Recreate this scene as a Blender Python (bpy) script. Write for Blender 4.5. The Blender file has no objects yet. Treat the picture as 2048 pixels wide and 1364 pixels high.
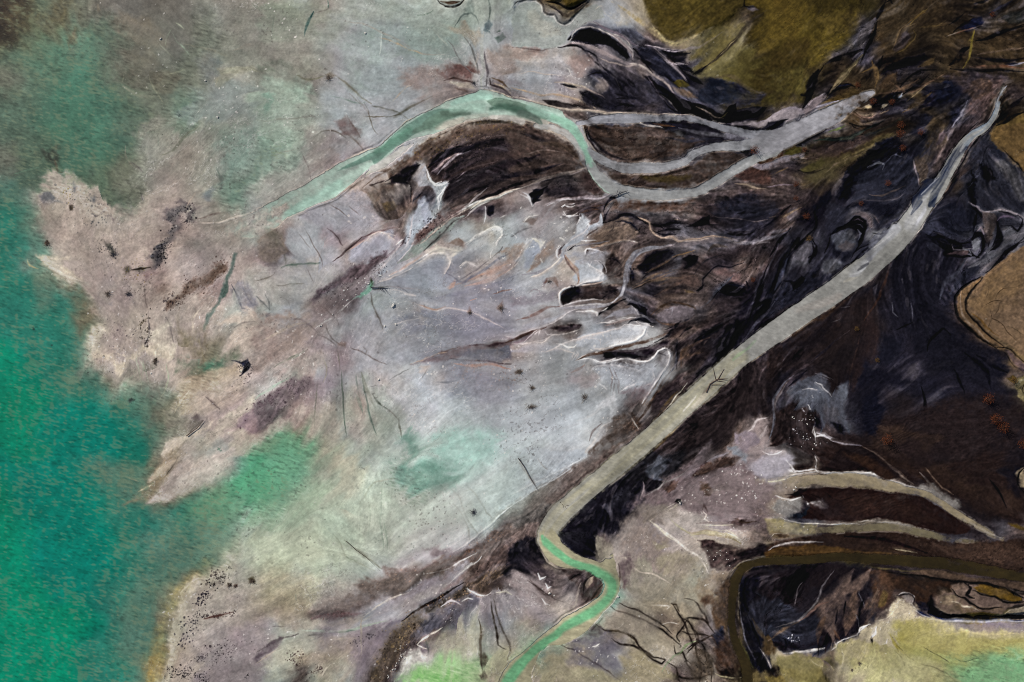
import bpy, bmesh
T = {}
T[0,0]="""iihjjjkkkkkkllll
ihjjjjhkkkkkjlll
ihhhjhjhkkkkjjll
hhhhhhhkkkkjjlll
jhhhggjjkkjjjmmm
jhhgggghjjjjlqqm
hhhggggghjjdlqqq
hhggggghhjldlqqq
hhhggggghllmmllq
jhhhggghjlllllll
jhhhghhjjlllllpd
dhhhhhhjjlmllldd
ddlmljjhjlmmlldq
cdllmmmllmmmllmm"""
T[0,1]="""llpplppppppppppp
llplppqpppppppqq
lllppqqqqppppqqq
lllpqqqqqqqqqqym
klllqqqqqyyyymqy
pklzqqqqqqqyEyqz
ppplqqqqqqqyyEqE
ppppqqqqqqqqyoss
pllmyyqqqqqommmm
ddpyqqyyqqmmmEEE
ddpmyyymommEDDDD
ppmmyoommEEDDDDD
pmmommnEDCBqDCBD
mmqqqqqmEEqqDEyy"""
T[0,2]="""qqLHLqqUXIHIIJJH
qXqGqqqqUKHHIIEJ
qqqqBBBGEEUKKUXI
mmmmyyGGBFEGKKKI
qqqymFBGEGBBKKII
qqqymFBEGBFGBKKI
ymmmEEBBEBBFFJII
EymDEFBBBBAAFFBB
ommmqqqqqqqFAAAA
DEmmqDEEEGFFGGqG
DDEDmqDEEDDGqGDD
yyDDDqqqqqqqDEDD
yyEDDDqqqqqEDDDD
qyyEDEDDDDDDDCBC"""
T[0,3]="""HHIIIJJLLLLLLLLM
HHIIJLFLLLLLLFLL
HIIIIFFLLLLLLLLM
IIIJBFBLLMLLMLLL
IIJLLLMLBBLLBLLL
IIJBLLLLLLMDDDLD
LEBGLLDBBLLFFDLL
GGGGGLLLBLFFDDMM
FGGGLDLLLFDDDDLO
GLLLLLLBBFDDDFFN
DDKKLLBBBFEDFFFN
EDLLBBFFFFDLFBBG
DDDCBBFFFDFBBBBG
DECBBGBFFFFBBBGG"""
T[1,0]="""cdlmmmmmmmzmmllp
cddlmmmmmzmmllmm
cldoommmmzmmmmmm
cceeoommmEmmmEmm
ccdcdemmmmmmEmpm
ccccdemmmmmmmnpl
ccccdennmmmmnnll
acccdommmmnnnemm
aaccdoonmnonfenn
aaccddfoonoffenn
aaacccddddefommm
aaabbbbcdefommmm
aabbbbbccdeommmo
aaabbbbbcfoopppm"""
T[1,1]="""lzqqyyqmyyyEqroq
zzqqqmqxqymnqrrq
mqqqqqzyqqqqxmmy
ppqqqzyqqrqqqmxx
pqqmzzqpqqqqxxxx
pqqyyqqqqxnxxxxx
mmyyqqqqqqqxxxxx
mmmyyyqqxxxxxxxE
mmmpyyqqqqqxxxqq
mpmqyqqqmqqmxxqq
pmzyypmppqrrxxqq
zzmmppmpprrrqqqr
zmfmmpmpprrrrrrr
evvfwwppsstssrrr"""
T[1,2]="""qyqqqEEEDEGGGFFD
rqyyqEEEEGEEDDDD
qqqmmqEEDGDDDBED
qqqmrqEGBEDEEEDB
qqqzEEEGDEEEDBAB
rqqqqqEqBGGEDDBA
qyEEqqqqrDEDDBBA
mqqrqrqrqDDDBBBD
rrqqqDDDqrDDBBDD
rqqymqqqqrDDDDDD
rqqqqqqqqDDDDDCC
rrrrqqqEEDDDDCCC
rrrrrqEEDDDCCCEy
ssrrryEDDDCCCEyy"""
T[1,3]="""FFFBFFqqBFFFBFFG
FBGFBFFqBBBBBGBG
BGFBGFFCBBBFBFGP
BFAFFFCCBBFFFFPN
FBFCCCBCBBBBEPNN
CCCCBCCBBBBEENNN
CBBBCCCBBBBBDNNN
CBBCCCBBBBBBBDNN
BBDCCCBBBBBBBBDN
BDFCCBBBBBBBBBBD
BGGGFBBBCBBBBBBK
DDFGGBBCCCCCCCBC
DCCFGBBCCCCCCCBB
qECDDCCDCCCCCCCB"""
T[2,0]="""bbbbcddddfonoopv
abbbbcdddeooopvv
abbbbbcddeffoevv
abbbbbcccddcvvvp
aabbbbbcccdcdddp
aabbbbbcddddddep
aabbbbbbcddddeop
aabbbbccdddeenmm
aaabbbccddeeommm
aaaaaccdddeommmm
aaaaaacdddfommmy
aaaaaccdddfmmmyy
aaaaaccddefommyy
aaaaacccdeommyyy"""
T[2,1]="""vuuUwwpqupsrrrrr
vvuUwwppuuprqrrr
vvuwwppppuussrrr
uuwwwppppsssssrq
uwwwwppppsssrrqE
wwwwwwppppssryEE
wwwwwpppprryEEEz
XXpwppprymEEyyED
XXXXmnymEEyqyyEG
XXXEEEyqqqqyDGGq
mXmXyqqqqyEDGpyq
ypppyyyyyDGppppU
mwXXXXyyDDypwWWU
ppEpXpyEDpWWWWUU"""
T[2,2]="""rqEEEwwDBCDEyyyz
qqEEUwEEBBGyEyyy
qEEEwwBBByymmyzy
EEEwwBBBymmmyyyE
DEwwBBBEymmmyymE
DDwBBEmmyymmUUmE
BEUBBmmmEymmmDDX
yyEmUummymmpmmEP
yyEzEuumXXXwmDYB
yymmEumXXXXXmDYB
XyyUuUXXXEXEmDYB
pXuUUxzXXXXEzEYB
WuUXXxxXXUUUEEYB
UUUXXXXXUXEEXEYM"""
T[2,3]="""qqECCCCCCCCCCCBC
yUUUUUqqECCCCCCP
UECCCCEUUGECCCCC
UGBGCCCCCCGGCCCC
UUUEEXXXXXGCCCGE
EDCCCCCDDDEGGEDD
YYYYYYDDDDDDDDDD
MMMMYMMMMMMMDDDD
CBCCCEEDDDEMMMMM
BBCDEDDEXDUKOOUE
FBFEEDDXUUUGUUUU
FFBBEEXUQRRRRRRQ
XUUXUUVUQQQQQTTQ
VVQYXXXUUUQTTTTT"""
rows=[]
for r in range(3):
    t=[T[r,c].split('\n') for c in range(4)]
    for j in range(14):
        for c in range(4): assert len(t[c][j])==16,(r,c,j,t[c][j])
        rows.append(''.join(t[c][j] for c in range(4)))
MAP='\n'.join(rows)
LETTERMAP = MAP
PALETTE = """
a 8 127 97 0.06 0.5
b 10 120 104 0.06 0.5
c 44 118 101 0.06 0.5
d 88 124 108 0.06 0.5
e 112 118 100 0.06 0.6
f 122 112 94 0.06 0.6
g 68 106 88 0.06 0.6
h 84 103 86 0.06 0.6
i 70 64 46 0.06 0.6
j 104 106 92 0.06 0.6
k 112 106 98 0.06 0.6
l 135 131 122 0.1 0.7
m 161 150 142 0.1 0.8
n 168 156 148 0.1 0.8
o 180 168 155 0.12 0.7
p 148 153 144 0.12 0.6
q 154 155 157 0.14 0.5
r 168 169 171 0.08 0.35
s 172 177 174 0.06 0.3
t 150 173 165 0.06 0.3
u 116 154 136 0.06 0.3
v 78 142 112 0.06 0.4
w 166 168 148 0.06 0.5
x 130 131 136 0.2 0.5
y 136 126 127 0.25 0.7
z 102 90 90 0.6 1.0
A 16 14 18 0.7 0.8
B 36 34 41 0.9 0.9
C 41 34 33 0.5 0.8
D 61 51 50 0.9 1.2
E 86 73 68 0.9 1.2
F 58 57 65 0.9 0.8
G 84 83 91 0.8 0.8
H 87 71 31 0.25 0.8
I 62 52 24 0.25 0.8
J 50 43 24 0.4 0.8
K 108 100 66 0.3 0.6
L 58 47 33 0.9 1.0
M 40 33 25 0.8 0.8
N 112 92 66 0.12 0.7
O 122 98 38 0.2 0.7
P 100 82 60 0.2 0.7
Q 156 152 92 0.15 0.6
R 158 150 96 0.15 0.6
S 136 150 100 0.06 0.5
T 100 148 112 0.06 0.5
U 164 152 136 0.2 0.7
V 128 118 92 0.3 0.8
W 170 194 150 0.06 0.3
X 150 139 120 0.2 0.8
Y 76 66 42 0.4 0.8
"""
STROKE_TEXT = """
Z 0 0 1
#! main grey stream
w #93918c w1 b1 r0.15 e0.08 q0.25: 2006,178,8 1996,205,8 1990,230,9 1970,256,12 1945,270,16 1925,290,20 1910,315,24 1890,350,26 1868,385,34 1850,402,38 1830,432,40 1800,472,44 1760,512,46 1720,545,48 1670,582,46 1610,622,44 1560,657,44 1510,692,40 1465,727,38 1420,767,39 1380,802,38 1330,847,38 1280,892,38 1230,934,38 1190,968,38 1150,1002,40 1117,1032,42 1098,1058,38 1092,1080,34
w #a09a82 w1 b1 a0.85 r0.1 e0.8 q0.3: 1480,715,32 1420,767,36 1380,802,34 1330,847,34 1280,892,35 1230,934,35 1190,968,35 1150,1002,36 1117,1032,38 1098,1058,34 1092,1080,30
Z 1024 909 3
v #a39c80 b1 e3 a1: 165,470 178,560 215,625 260,660 330,685 420,682 490,705 550,755 558,800 505,860 440,900 360,950 310,985 240,1045 120,1145 -10,1255 -80,1400 105,1400 110,1320 140,1245 190,1162 290,1142 380,1100 440,1060 500,1000 560,930 625,840 640,770 630,680 610,600 580,625 520,640 470,625 400,600 310,545 275,485 230,440
w #66a478 w1 b1 a0.9 r0.5 e0.8: 185,490,20 210,530,46 260,580,42 300,608,40 360,650,40 430,668,44 500,690,52 560,725,64 598,765,64 600,815,60 570,865,60 520,915,62 460,950,62 390,990,54 320,1030,46 260,1085,44 180,1145,48 100,1210,54 30,1290,62 -30,1370,70
#! dark river lower right
Z 1536 909 3
w #2e2614 w1 b2 e0.35 r0.3: 1640,755,60 1535,738,60 1300,694,65 1100,656,70 900,640,64 700,632,58 500,618,52 300,625,48 150,630,48 0,640,45 -60,645,45 -115,665,48 -160,700,52 -193,755,53 -212,830,50 -220,900,50 -221,1000,50 -211,1080,52 -186,1150,58 -156,1220,58 -126,1280,56 -130,1380,56
#! tan side streams
w #8d8068 w1 b3 e0.5 r0.5 a0.85: -60,160,40 0,160,44 150,162,60 300,152,66 450,152,72 600,166,66 750,192,48 850,212,38 950,242,36 1030,292,36 1150,362,34 1250,422,30 1350,482,26 1420,512,18
w #6f6650 w1 b4 e0.6 r0.5 a0.8: -30,430,60 0,425,70 150,442,48 300,455,42 500,442,40 700,432,44 850,452,40 1000,486,34 1100,510,26 1250,520,18
#! upper stream
Z 512 0 3
v #a2b5a8 b5 e4 a0.95: -140,1420 -100,1330 0,1262 150,1190 300,1112 440,1022 600,940 740,872 800,820 900,732 1050,662 1180,592 1310,556 1380,542 1535,590 1640,612 1740,640 1840,665 1870,720 1920,770 1950,830 1985,890 2030,970 2060,1040 2120,1110 2170,1145 2140,1165 2060,1120 2010,1040 1980,970 1950,890 1900,800 1840,760 1740,725 1640,705 1535,715 1400,700 1250,722 1100,792 1000,822 870,852 790,930 700,1002 620,1062 500,1162 350,1232 200,1292 110,1366 0,1420
v #5a7a6c b5 e7 a0.75 r0.8: 480,1030 640,945 760,872 860,770 960,715 1060,665 1200,655 1240,690 1110,740 1060,770 960,800 880,850 800,900 720,980 690,960 640,980 560,1010
v #5d7264 b5 e7 a0.7 r0.9: 1000,740 1090,680 1200,655 1280,660 1230,690 1100,745 1030,765
v #58705f b5 e7 a0.7 r0.9: 1390,610 1440,590 1530,600 1640,640 1740,690 1770,720 1700,730 1600,690 1530,670 1460,650 1410,640
Z 1024 0 3
w #8eae9e w1 b5 e0.8 a0.7 r0.5: 100,650,40 200,690,46 290,725,50 360,770,50 410,840,46 440,910,44 470,975,36 490,1010,30
w #86868c w1 b5 e0.3 r0.5 a0.8: 400,745,24 520,718,42 600,715,50 700,712,54 850,705,42 1000,705,34 1120,725,36 1250,765,34 1400,800,44 1535,810,60 1580,812,60
w #8b8b8e w1 b5 e0.3 r0.4 a0.9: 455,900,26 520,945,48 600,985,56 680,1005,60 820,1012,54 940,995,46 1040,960,50 1085,925,46 1200,890,46 1300,875,50 1430,865,66 1535,850,66
w #90908f w1 b5 e0.25 r0.3 a0.95: 475,990,46 540,1080,66 620,1140,70 750,1162,62 900,1172,54 1050,1162,52 1130,1145,56 1200,1100,58 1300,1040,56 1400,980,62 1480,940,60 1560,900,90
Z 1536 0 3
w #8a888c w1 b5 e0.25 r0.4 a0.95: -30,865,150 0,855,150 100,820,130 250,755,110 400,680,100 500,620,80 590,575,50 625,555,24
w #6e6a70 w1 b5 e0.4 r0.5 a0.8: -20,1005,30 80,972,36 150,950,30 220,930,22
Z 0 0 3
f q: 0,100 300,400 500,700
f q: 700,100 1000,300 1300,500
f q: 1535,700 1200,900 800,1300
f q: 1535,1250 1200,1330 1000,1340
p #2b2016 e160 a0.9 r0.8: -140,-140 120,-140 60,100 -140,330
p #6a6044 e160 a0.5 r1: 60,0 420,20 380,200 200,240 40,160
p #4a8068 e240 a0.35 r1: 380,520 580,440 660,640 600,800 460,760
p #508770 e240 a0.3 r1: 180,200 620,200 600,420 300,520 160,400
p #72675a e80 a0.6 r1: 640,100 900,120 960,300 820,420 680,260
p #5e564a e80 a0.5 r1: 730,450 830,420 960,440 900,510 760,520
p #5a5040 e30 a0.6 r1: 890,430 1020,420 1080,490 980,560 920,530
p #63666a e60 a0.6 r0.8: 1140,320 1280,340 1300,420 1200,480
p #7d8485 e90 a0.7 r0.5: 1080,560 1300,480 1500,520 1520,680 1300,740 1120,700
p #91866f e30 a0.5 r1: 1280,480 1310,430 1400,400 1500,400 1535,430 1400,450 1320,510
s #a09784 w20 a0.7 r0.9 e0.9: 1290,520 1320,450 1400,410 1480,405 1540,430
s #978c80 w26 a0.5 r1: 1400,300 1500,260 1535,290
s #8b8272 w16 a0.5 r1: 1090,260 1180,280 1260,300 1400,340
s #a7a690 w6 a0.8: 1050,135 1080,155 1105,178
s #93a08c w5 a0.7: 1030,190 1050,240 1100,290 1140,335
s #8f9680 w5 a0.6: 1025,170 995,230 985,270
s #908c7c w5 a0.6: 930,230 1000,310 1080,380 1200,470
s #9c9c80 w9 a0.6 r0.7: 1000,450 1060,430 1140,405
s #a09a80 w7 a0.7 r0.8: 890,450 900,490 930,540 980,620
s #868670 w5 a0.5 r0.8: 740,440 735,500
s #8d8876 w30 a0.4 r1: 740,520 830,570 950,580
p #8b837a e40 a0.75 r0.9: 800,760 880,710 980,700 1030,710 960,760 900,790 800,800
d #564c4c n40 r3 a0.7: 820,740 1000,700 960,770 840,790
s #5a5c50 w4 a0.6: 880,680 980,690 1060,690
p #4c5a4c e50 a0.6 r1: 1030,740 1160,720 1210,760 1100,800
s #5c5c4e w16 a0.6 r0.8: 1190,760 1130,800 1090,850 1040,910 980,930
s #5f6656 w8 a0.6: 1180,780 1210,860 1260,900 1250,960
s #57665c w9 a0.6 r0.8: 960,830 965,880
p #9a9688 e90 a0.6 r0.6: 1200,740 1500,720 1300,880 1200,860
p #6d8a80 e130 a0.55 r1: 1320,820 1480,760 1550,800 1550,960 1440,1040 1340,1010
p #588478 e120 a0.35 r1: 1400,860 1540,880 1500,1000 1400,1010
d #24433a n60 r4 a0.6: 1300,830 1535,770 1535,1000 1360,1000
s #3d4c46 w16 a0.8 r0.7: 1300,1000 1315,1050 1335,1130
p #4b4f4c e14 a0.7 r0.9: 1290,1030 1340,1050 1330,1140
p #62666a e30 a0.7 r0.9: 1230,1180 1280,1110 1310,1130 1260,1220
p #5f7a6c e40 a0.5 r1: 1330,1060 1440,1050 1440,1090 1340,1090
s #8f8576 w12 a0.5 r1: 750,870 760,940 800,1000
s #51494a w6 a0.7 r0.8: 780,960 830,1000 880,1050
p #857a76 e50 a0.5 r1: 900,1040 980,1050 960,1110 900,1100
p #9b9085 e120 a0.6 r0.7: 1000,930 1250,900 1280,1100 1150,1250 900,1200
p #aa9d92 e40 a0.85 r0.9: 270,1080 340,1055 450,1080 560,1150 700,1250 620,1330 460,1320 400,1240 320,1160
d #3a3c40 n160 r5 a0.6: 380,1120 500,1090 640,1230 700,1364 420,1364 380,1220
p #64646a e24 a0.5 r0.9: 430,1130 460,1110 470,1150 440,1160
p #606064 e24 a0.5 r0.9: 540,1200 570,1190 575,1230 555,1230
p #6b6a6a e30 a0.7 r1: 270,1190 330,1180 380,1230 280,1230
d #70602a n20 r5 a0.7: 350,1120 400,1120 440,1260 400,1260
p #49423a e10 a0.8 r1: 415,1240 445,1240 440,1270 420,1268
s #403c42 w10 a0.8 r0.7: 840,1140 850,1180 860,1195
p #504c4e e24 a0.5 r1: 770,1270 790,1255 795,1290 760,1290
p #544e50 e14 a0.7 r1: 560,1290 600,1300 580,1310
p #544e50 e20 a0.7 r1: 640,1300 690,1310 680,1335
p #4c484c e40 a0.5 r1: 1010,1320 1040,1270 1090,1220 1120,1190 1130,1230 1100,1290 1060,1364 1000,1364
d #1d1a20 n150 r4.5 a0.8: 1010,1340 1080,1230 1160,1230 1170,1320 1080,1364 1000,1364
s #a39689 w8 a0.7: 1110,1250 1140,1190 1175,1140
p #51484a e30 a0.6 r1: 1150,1240 1180,1250 1170,1330 1140,1330
s #bab0a4 w12 a0.85 h0.1 r0.8: 1190,1335 1280,1340 1360,1325 1430,1300 1500,1275 1540,1260
d #d4ccc2 n30 r3.5 a0.8: 1300,1330 1400,1300 1535,1260 1535,1285 1400,1325
s #5a4e48 w12 a0.7 r1: 1180,1310 1300,1280 1450,1260
p #a4988e e80 a0.6 r0.8: 700,1250 900,1180 1000,1280 900,1370 650,1370
s #6c8c74 w8 a0.5: 80,1040 160,1025 250,1010
p #40463c e40 a0.6 r1: 260,930 340,900 370,980 300,1010
s #4f483c w20 a0.6 r1: 330,960 350,1030 370,1040
p #2c3a30 e16 a0.7 r1: 530,910 565,915 555,935
d #e6e4da n3 r5 a0.9: 955,225 970,225 970,240 955,240
d #dcdad4 n3 r5 a0.9: 1225,475 1240,475 1240,490 1225,490
d #dcdad4 n3 r5 a0.9: 1298,695 1312,695 1312,708 1298,708
d #1a1c1c n3 r6 a0.9: 1070,685 1082,685 1082,698 1070,698
d #20221f n14 r4 a0.8: 700,700 1200,700 1100,1000 700,900
s #867a66 w30 a0.4 r1: 590,20 600,90 570,160
p #5f5340 e50 a0.5 r1: 420,220 470,200 480,280 430,300
Z 512 0 3
f q: 100,1200 600,900 1000,700
f q: 100,150 600,180 1200,300
f q: 1100,900 1400,780 1535,760
f q: 1000,1300 1300,1100 1535,1000
f q: 900,1300 700,1000
p #8b9590 e80 a0.7 r0.6: 420,220 700,140 1000,180 1250,250 1150,360 900,420 800,520 620,560 480,420
p #94999b e60 a0.7 r0.5: 620,420 900,350 1000,420 780,600 640,560
p #99a099 e60 a0.6 r0.7: 900,0 1200,0 1180,150 1000,160 900,90
p #7c8274 e60 a0.7 r0.6: 0,30 260,20 320,200 100,260 0,200
p #868c7c e70 a0.6 r0.6: 130,-20 420,-20 430,120 200,140
p #97a497 e60 a0.7 r0.6: 30,440 250,470 330,560 200,680 60,700 0,600
p #93a193 e60 a0.7 r0.7: 20,760 200,740 260,860 160,1040 20,1040
p #5f8474 e30 a0.6 r1: 20,800 90,830 110,960 60,1040 20,960
p #6b9382 e24 a0.5 r1: 60,540 110,560 90,660 60,690
s #39504c w20 a0.85 r0.7: 345,65 325,110 300,170 290,220
s #55524c w6 a0.8: 350,75 430,48 425,0
s #2f6656 w9 a0.8: 427,0 428,40
s #5b5f54 w5 a0.6: 170,340 230,330 290,318
s #4d5a50 w8 a0.6 r1: 110,100 90,230
p #63665c e30 a0.7 r1: 20,350 110,345 200,390 210,410 130,390 40,380
p #6b6f62 e20 a0.6 r1: 0,380 100,400 110,425 0,420
s #6a6455 w12 a0.7 r0.8: 240,450 300,480 350,480 400,465
p #5e5244 e16 a0.5 r0.8: 410,450 440,430 470,460 430,485
s #5f5a4c w9 a0.8: 470,460 540,500 600,550 640,585 700,620
s #52665a w6 a0.8 r0.6: 440,580 520,590 600,615 660,610
s #4f4e44 w6 a0.75: 700,635 780,645 840,658 875,668
s #4a463b w9 a0.85 r0.5: 790,690 850,680 900,655 950,625 1010,598 1060,575
s #6d685e w5 a0.6: 640,690 720,695 800,690
s #5a5248 w4 a0.7: 870,665 900,690 925,712
s #6c6760 w5 a0.6: 640,600 670,650 690,720 715,780 740,810
s #6a5a52 w7 a0.6: 600,570 650,640 690,700
s #736e66 w6 a0.6: 560,560 640,630
s #665c54 w6 a0.75 r0.7: 0,720 60,725 150,712 250,712 340,705
p #4b4242 e14 a0.6: 270,700 320,690 350,705 290,712
s #675f5a w5 a0.7: 315,890 340,840 390,790 450,780 510,800 550,840
s #5d504a w8 a0.7 r0.7: 490,760 540,800 580,840 620,880 650,905
s #695c58 w10 a0.6 r0.8: 540,690 580,760 620,830
p #6b5d5c e30 a0.6 r1: 480,720 560,700 640,760 600,830 520,780
s #4c3e3e w10 a0.75 r0.8: 270,920 300,970 320,1020 330,1080
s #6c6a60 w5 a0.6: 90,960 150,920 240,905
s #56635a w6 a0.7: 85,860 95,960 90,1060
p #857a76 e60 a0.6 r1: 260,800 420,900 540,960 420,1030 330,1070 290,940
p #98948f e60 a0.6 r0.7: 100,1040 300,1000 360,1060 150,1190 0,1230 0,1120
p #8b7d78 e80 a0.6 r0.9: 900,440 1120,400 1300,420 1300,560 1180,590 1000,640 900,560
p #6b5450 e40 a0.75 r0.9: 1100,430 1200,400 1320,410 1330,500 1260,470 1170,470
s #4c3c38 w14 a0.75 r1: 1120,480 1180,465 1240,480 1310,495
s #4f403a w8 a0.75 r0.8: 1130,490 1180,520 1260,545 1320,550
p #a3978a e14 a0.7 r0.8: 1140,480 1200,490 1290,500 1310,530 1210,520
s #a79b8f w10 a0.6 r0.8: 820,600 880,530 920,510
p #877972 e50 a0.7 r0.8: 1390,290 1535,280 1535,460 1420,420
s #9a9894 w26 a0.8 e0.7: 1360,540 1350,480 1370,420 1365,360 1355,280 1370,180
s #5c5658 w14 a0.8 r0.6: 1380,520 1395,440 1385,370 1375,310
s #3d3636 w14 a0.8 r0.8: 1410,470 1410,510 1480,530 1535,580
s #58493c w14 a0.8 r0.8: 1420,465 1480,490 1535,540
s #aa9a84 w7 a0.7: 1430,500 1490,520 1535,560
s #716d6c w14 a0.7 e0.8: 1335,450 1320,360 1290,270 1250,220
s #6f6a6a w7 a0.6: 1300,440 1230,370 1180,270 1140,230
s #99908a w10 a0.6: 1310,400 1340,330 1320,280
s #3b4342 w12 a0.85 r0.4: 1190,160 1215,110 1250,80 1290,72 1320,90 1340,130
p #66706a e16 a0.6 r0.9: 1240,60 1260,10 1300,0 1310,70
p #545e62 e14 a0.8 r0.7: 1375,140 1400,115 1420,150 1400,190 1370,180
s #4d5450 w10 a0.7 r0.8: 1395,0 1405,60 1400,110
p #44524a e12 a0.8 r0.8: 1430,215 1465,195 1490,225 1455,250
p #9c8d7e e50 a0.6 r0.7: 1200,200 1260,140 1340,180 1350,260 1260,240
s #1e1c1a w10 a0.9 r0.5 h-0.2: 1085,0 1100,20 1130,38 1170,42 1220,25 1250,0
s #44392e w22 a0.8 r0.8: 1100,5 1150,20 1220,10
s #5b6a5e w7 a0.6: 960,100 1020,90 1060,60
s #9fa6a0 w9 a0.7: 880,0 930,40 1000,80
s #a8aaa0 w4 a0.7: 1150,270 1120,240 1070,200
s #93918a w8 a0.6 r0.9: 500,120 640,140 760,200 900,270 1000,320 1150,320
s #a89d8a w6 a0.7 r1: 750,230 800,250 900,290 1000,320
s #b4bab4 w5 a0.7: 760,200 755,260 740,340
d #d8d6cc n26 r4 a0.85: 640,180 800,180 1100,360 1120,420 900,400
d #d8d6cc n26 r3.5 a0.85: 340,620 500,800 500,900 300,960 250,740
s #b6ab9b w9 a0.85 h0.1: 0,1252 90,1218 180,1180 260,1140 340,1090 420,1035 500,995 600,938
s #c8bda9 w7 a0.85 h0.1: 420,1035 520,985 600,938 660,910 740,870
s #b3a99a w14 a0.75 e0.8 h0.1: 740,868 800,815 860,765 910,722 980,695 1050,660
s #b9ae9e w8 a0.85 h0.1: 1050,660 1110,630 1170,592 1240,570 1310,552
s #bdb29e w7 a0.85 h0.1: 1370,540 1440,555 1535,588
p #a5a3a4 e30 a0.7 r0.6: 640,1060 720,1000 800,920 880,860 960,850 880,920 780,990 700,1050
s #b0aeb0 w18 a0.7 e0.8: 640,1050 720,995 800,930 890,870
s #a9a4a2 w16 a0.7 e0.8: 960,835 1050,810 1150,770 1250,735 1330,712
p #a8a6a2 e16 a0.6 r1: 1090,760 1150,735 1170,750 1110,785
s #6f6258 w12 a0.7 r0.9: 640,1130 740,1050 850,980 960,890 1080,830 1200,770
s #8b7f74 w16 a0.6 r1: 420,1200 520,1150 600,1110 680,1060
s #453c38 w5 a0.85: 440,1200 480,1180 530,1155
p #463b37 e60 a0.9 r0.5: 700,1100 790,1030 900,950 1000,885 1140,810 1260,752 1400,722 1600,740 1760,790 1870,850 1960,980 2100,1160 1900,1065 1700,1090 1500,1130 1250,1230 1120,1290 1180,1130 1060,1080 1000,990 870,1070
p #5b4a40 e70 a0.7 r0.9: 690,1110 790,1030 900,960 1000,880 1140,810 1260,750 1400,725 1535,745 1535,800 1300,800 1120,880 980,960 900,1010 760,1080
p #463a36 e60 a0.85 r0.9: 980,1000 1100,930 1250,840 1400,790 1535,790 1535,900 1350,930 1200,1020 1130,1120 1060,1050
p #322a2b e50 a0.8 r1: 1060,960 1200,900 1400,850 1535,840 1535,1000 1300,1040 1180,1120 1100,1060
p #2a2526 e30 a0.85 r1: 1120,1180 1200,1080 1340,1020 1500,960 1535,1060 1400,1110 1250,1170 1140,1220
d #15120f n260 r4 a0.75: 1000,860 1200,760 1500,760 1500,1000 1300,1100 1100,1000
d #7a6858 n160 r4 a0.6: 960,900 1150,800 1400,760 1400,900 1200,950
s #0f0d0f w34 a0.9 r0.9: 1030,1000 1080,950 1160,910 1230,880
s #131012 w20 a0.85 r0.9: 780,1090 840,1055 900,1020 980,985
p #1b181a e16 a0.9 r0.9: 850,1060 920,1030 940,1080 900,1110
s #2a2224 w7 a0.9: 690,1110 740,1100 800,1070
s #120f11 w14 a0.85 r0.8: 1250,1160 1320,1130 1400,1100
s #121012 w16 a0.85 r0.9: 1340,1200 1400,1180 1480,1130 1535,1110
s #8e8286 w10 a0.7 r0.8: 1080,1050 1120,1000 1200,940 1280,900
s #77686a w6 a0.6 r0.9: 1200,1080 1300,1000 1450,960
p #8d8b90 e14 a0.85 r0.8: 950,1040 1000,980 1020,1010 1050,1090 1080,1110 1150,1090 1170,1105 1130,1150 1090,1200 1060,1130 980,1100 930,1080
s #c2bdbe w7 a0.9 h0.1: 1010,990 1030,1040 1055,1090 1080,1108 1120,1090
s #c2bdbe w7 a0.85 h0.1: 1145,1120 1120,1160 1095,1190 1105,1230
p #4a4042 e26 a0.6 r0.8: 690,1140 760,1130 810,1160 800,1190 750,1200
p #5d4d45 e16 a0.6: 705,1160 735,1150 750,1180 720,1200
p #64584f e60 a0.5 r1: 640,1150 700,1140 760,1210 860,1220 940,1180 960,1240 860,1280 760,1240
p #6a5e50 e50 a0.5 r1: 760,1220 860,1200 960,1280 900,1330 800,1310
p #9496a0 e20 a0.8 r0.6: 970,1200 1010,1180 1060,1280 1040,1364 950,1364 960,1290
p #97989d e60 a0.7 r0.5: 350,1250 500,1170 640,1160 700,1280 680,1364 320,1364
s #6f6866 w5 a0.6: 430,1220 500,1260 560,1320
s #6f6866 w5 a0.6: 560,1240 620,1290
s #77706c w14 a0.6 r1: 1090,1364 1180,1270 1300,1200
s #b9b2b0 w10 a0.8 r0.7 h0.1: 1130,1330 1250,1250 1330,1210 1400,1195 1535,1150
s #9c9492 w12 a0.7: 1250,1320 1330,1240 1400,1210
p #232124 e10 a0.9 r0.8: 1385,1280 1400,1240 1430,1230 1430,1280 1400,1300
s #3a3334 w8 a0.8: 1330,1200 1400,1170 1450,1145
d #c9c3bc n14 r5 a0.8: 520,1300 680,1250 700,1330 560,1350
w #9cc0b0 w1 b5 a0.7 r0.5 e0.8: 1180,620,30 1260,590,50 1340,575,60 1400,580,40
w #b7b4a4 w1 b5 a0.7 r0.8 e0.9: 640,1070,14 720,1010,20 800,950,24 880,880,20
w #8fae9f w1 b5 a0.6 r0.6 e0.9: 200,1260,60 350,1190,60 500,1110,60
w #60756e w1 b5 a0.6 r0.9 e0.9: -140,1400,90 -40,1340,90 60,1300,60 120,1260,30
w #a7aa9e w1 b5 a0.7 r0.8 e0.9: 1090,770,30 1200,730,36 1310,700,36 1390,690,20
w #a09c92 w1 b5 a0.7 r0.8 e0.9: 1400,700,16 1535,705,20 1640,715,26 1740,740,26
Z 1024 0 3
f q: 300,200 500,180 700,290 900,430 1100,620
f q: 450,320 650,500 750,590
f q: 1535,80 1300,290 1150,400
f q: 500,840 800,850 1100,800 1400,820
f q: 600,1250 900,1230 1200,1200 1500,1150
p #8f918d e14 a0.85 r0.4: 0,60 60,22 150,12 190,50 200,90 240,105 280,138 330,135 380,95 430,60 520,30 560,100 470,140 410,160 350,200 330,250 240,292 150,285 0,265
p #a09c92 e30 a0.5 r0.8: 100,80 150,60 220,140 300,190 200,230 120,160
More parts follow.
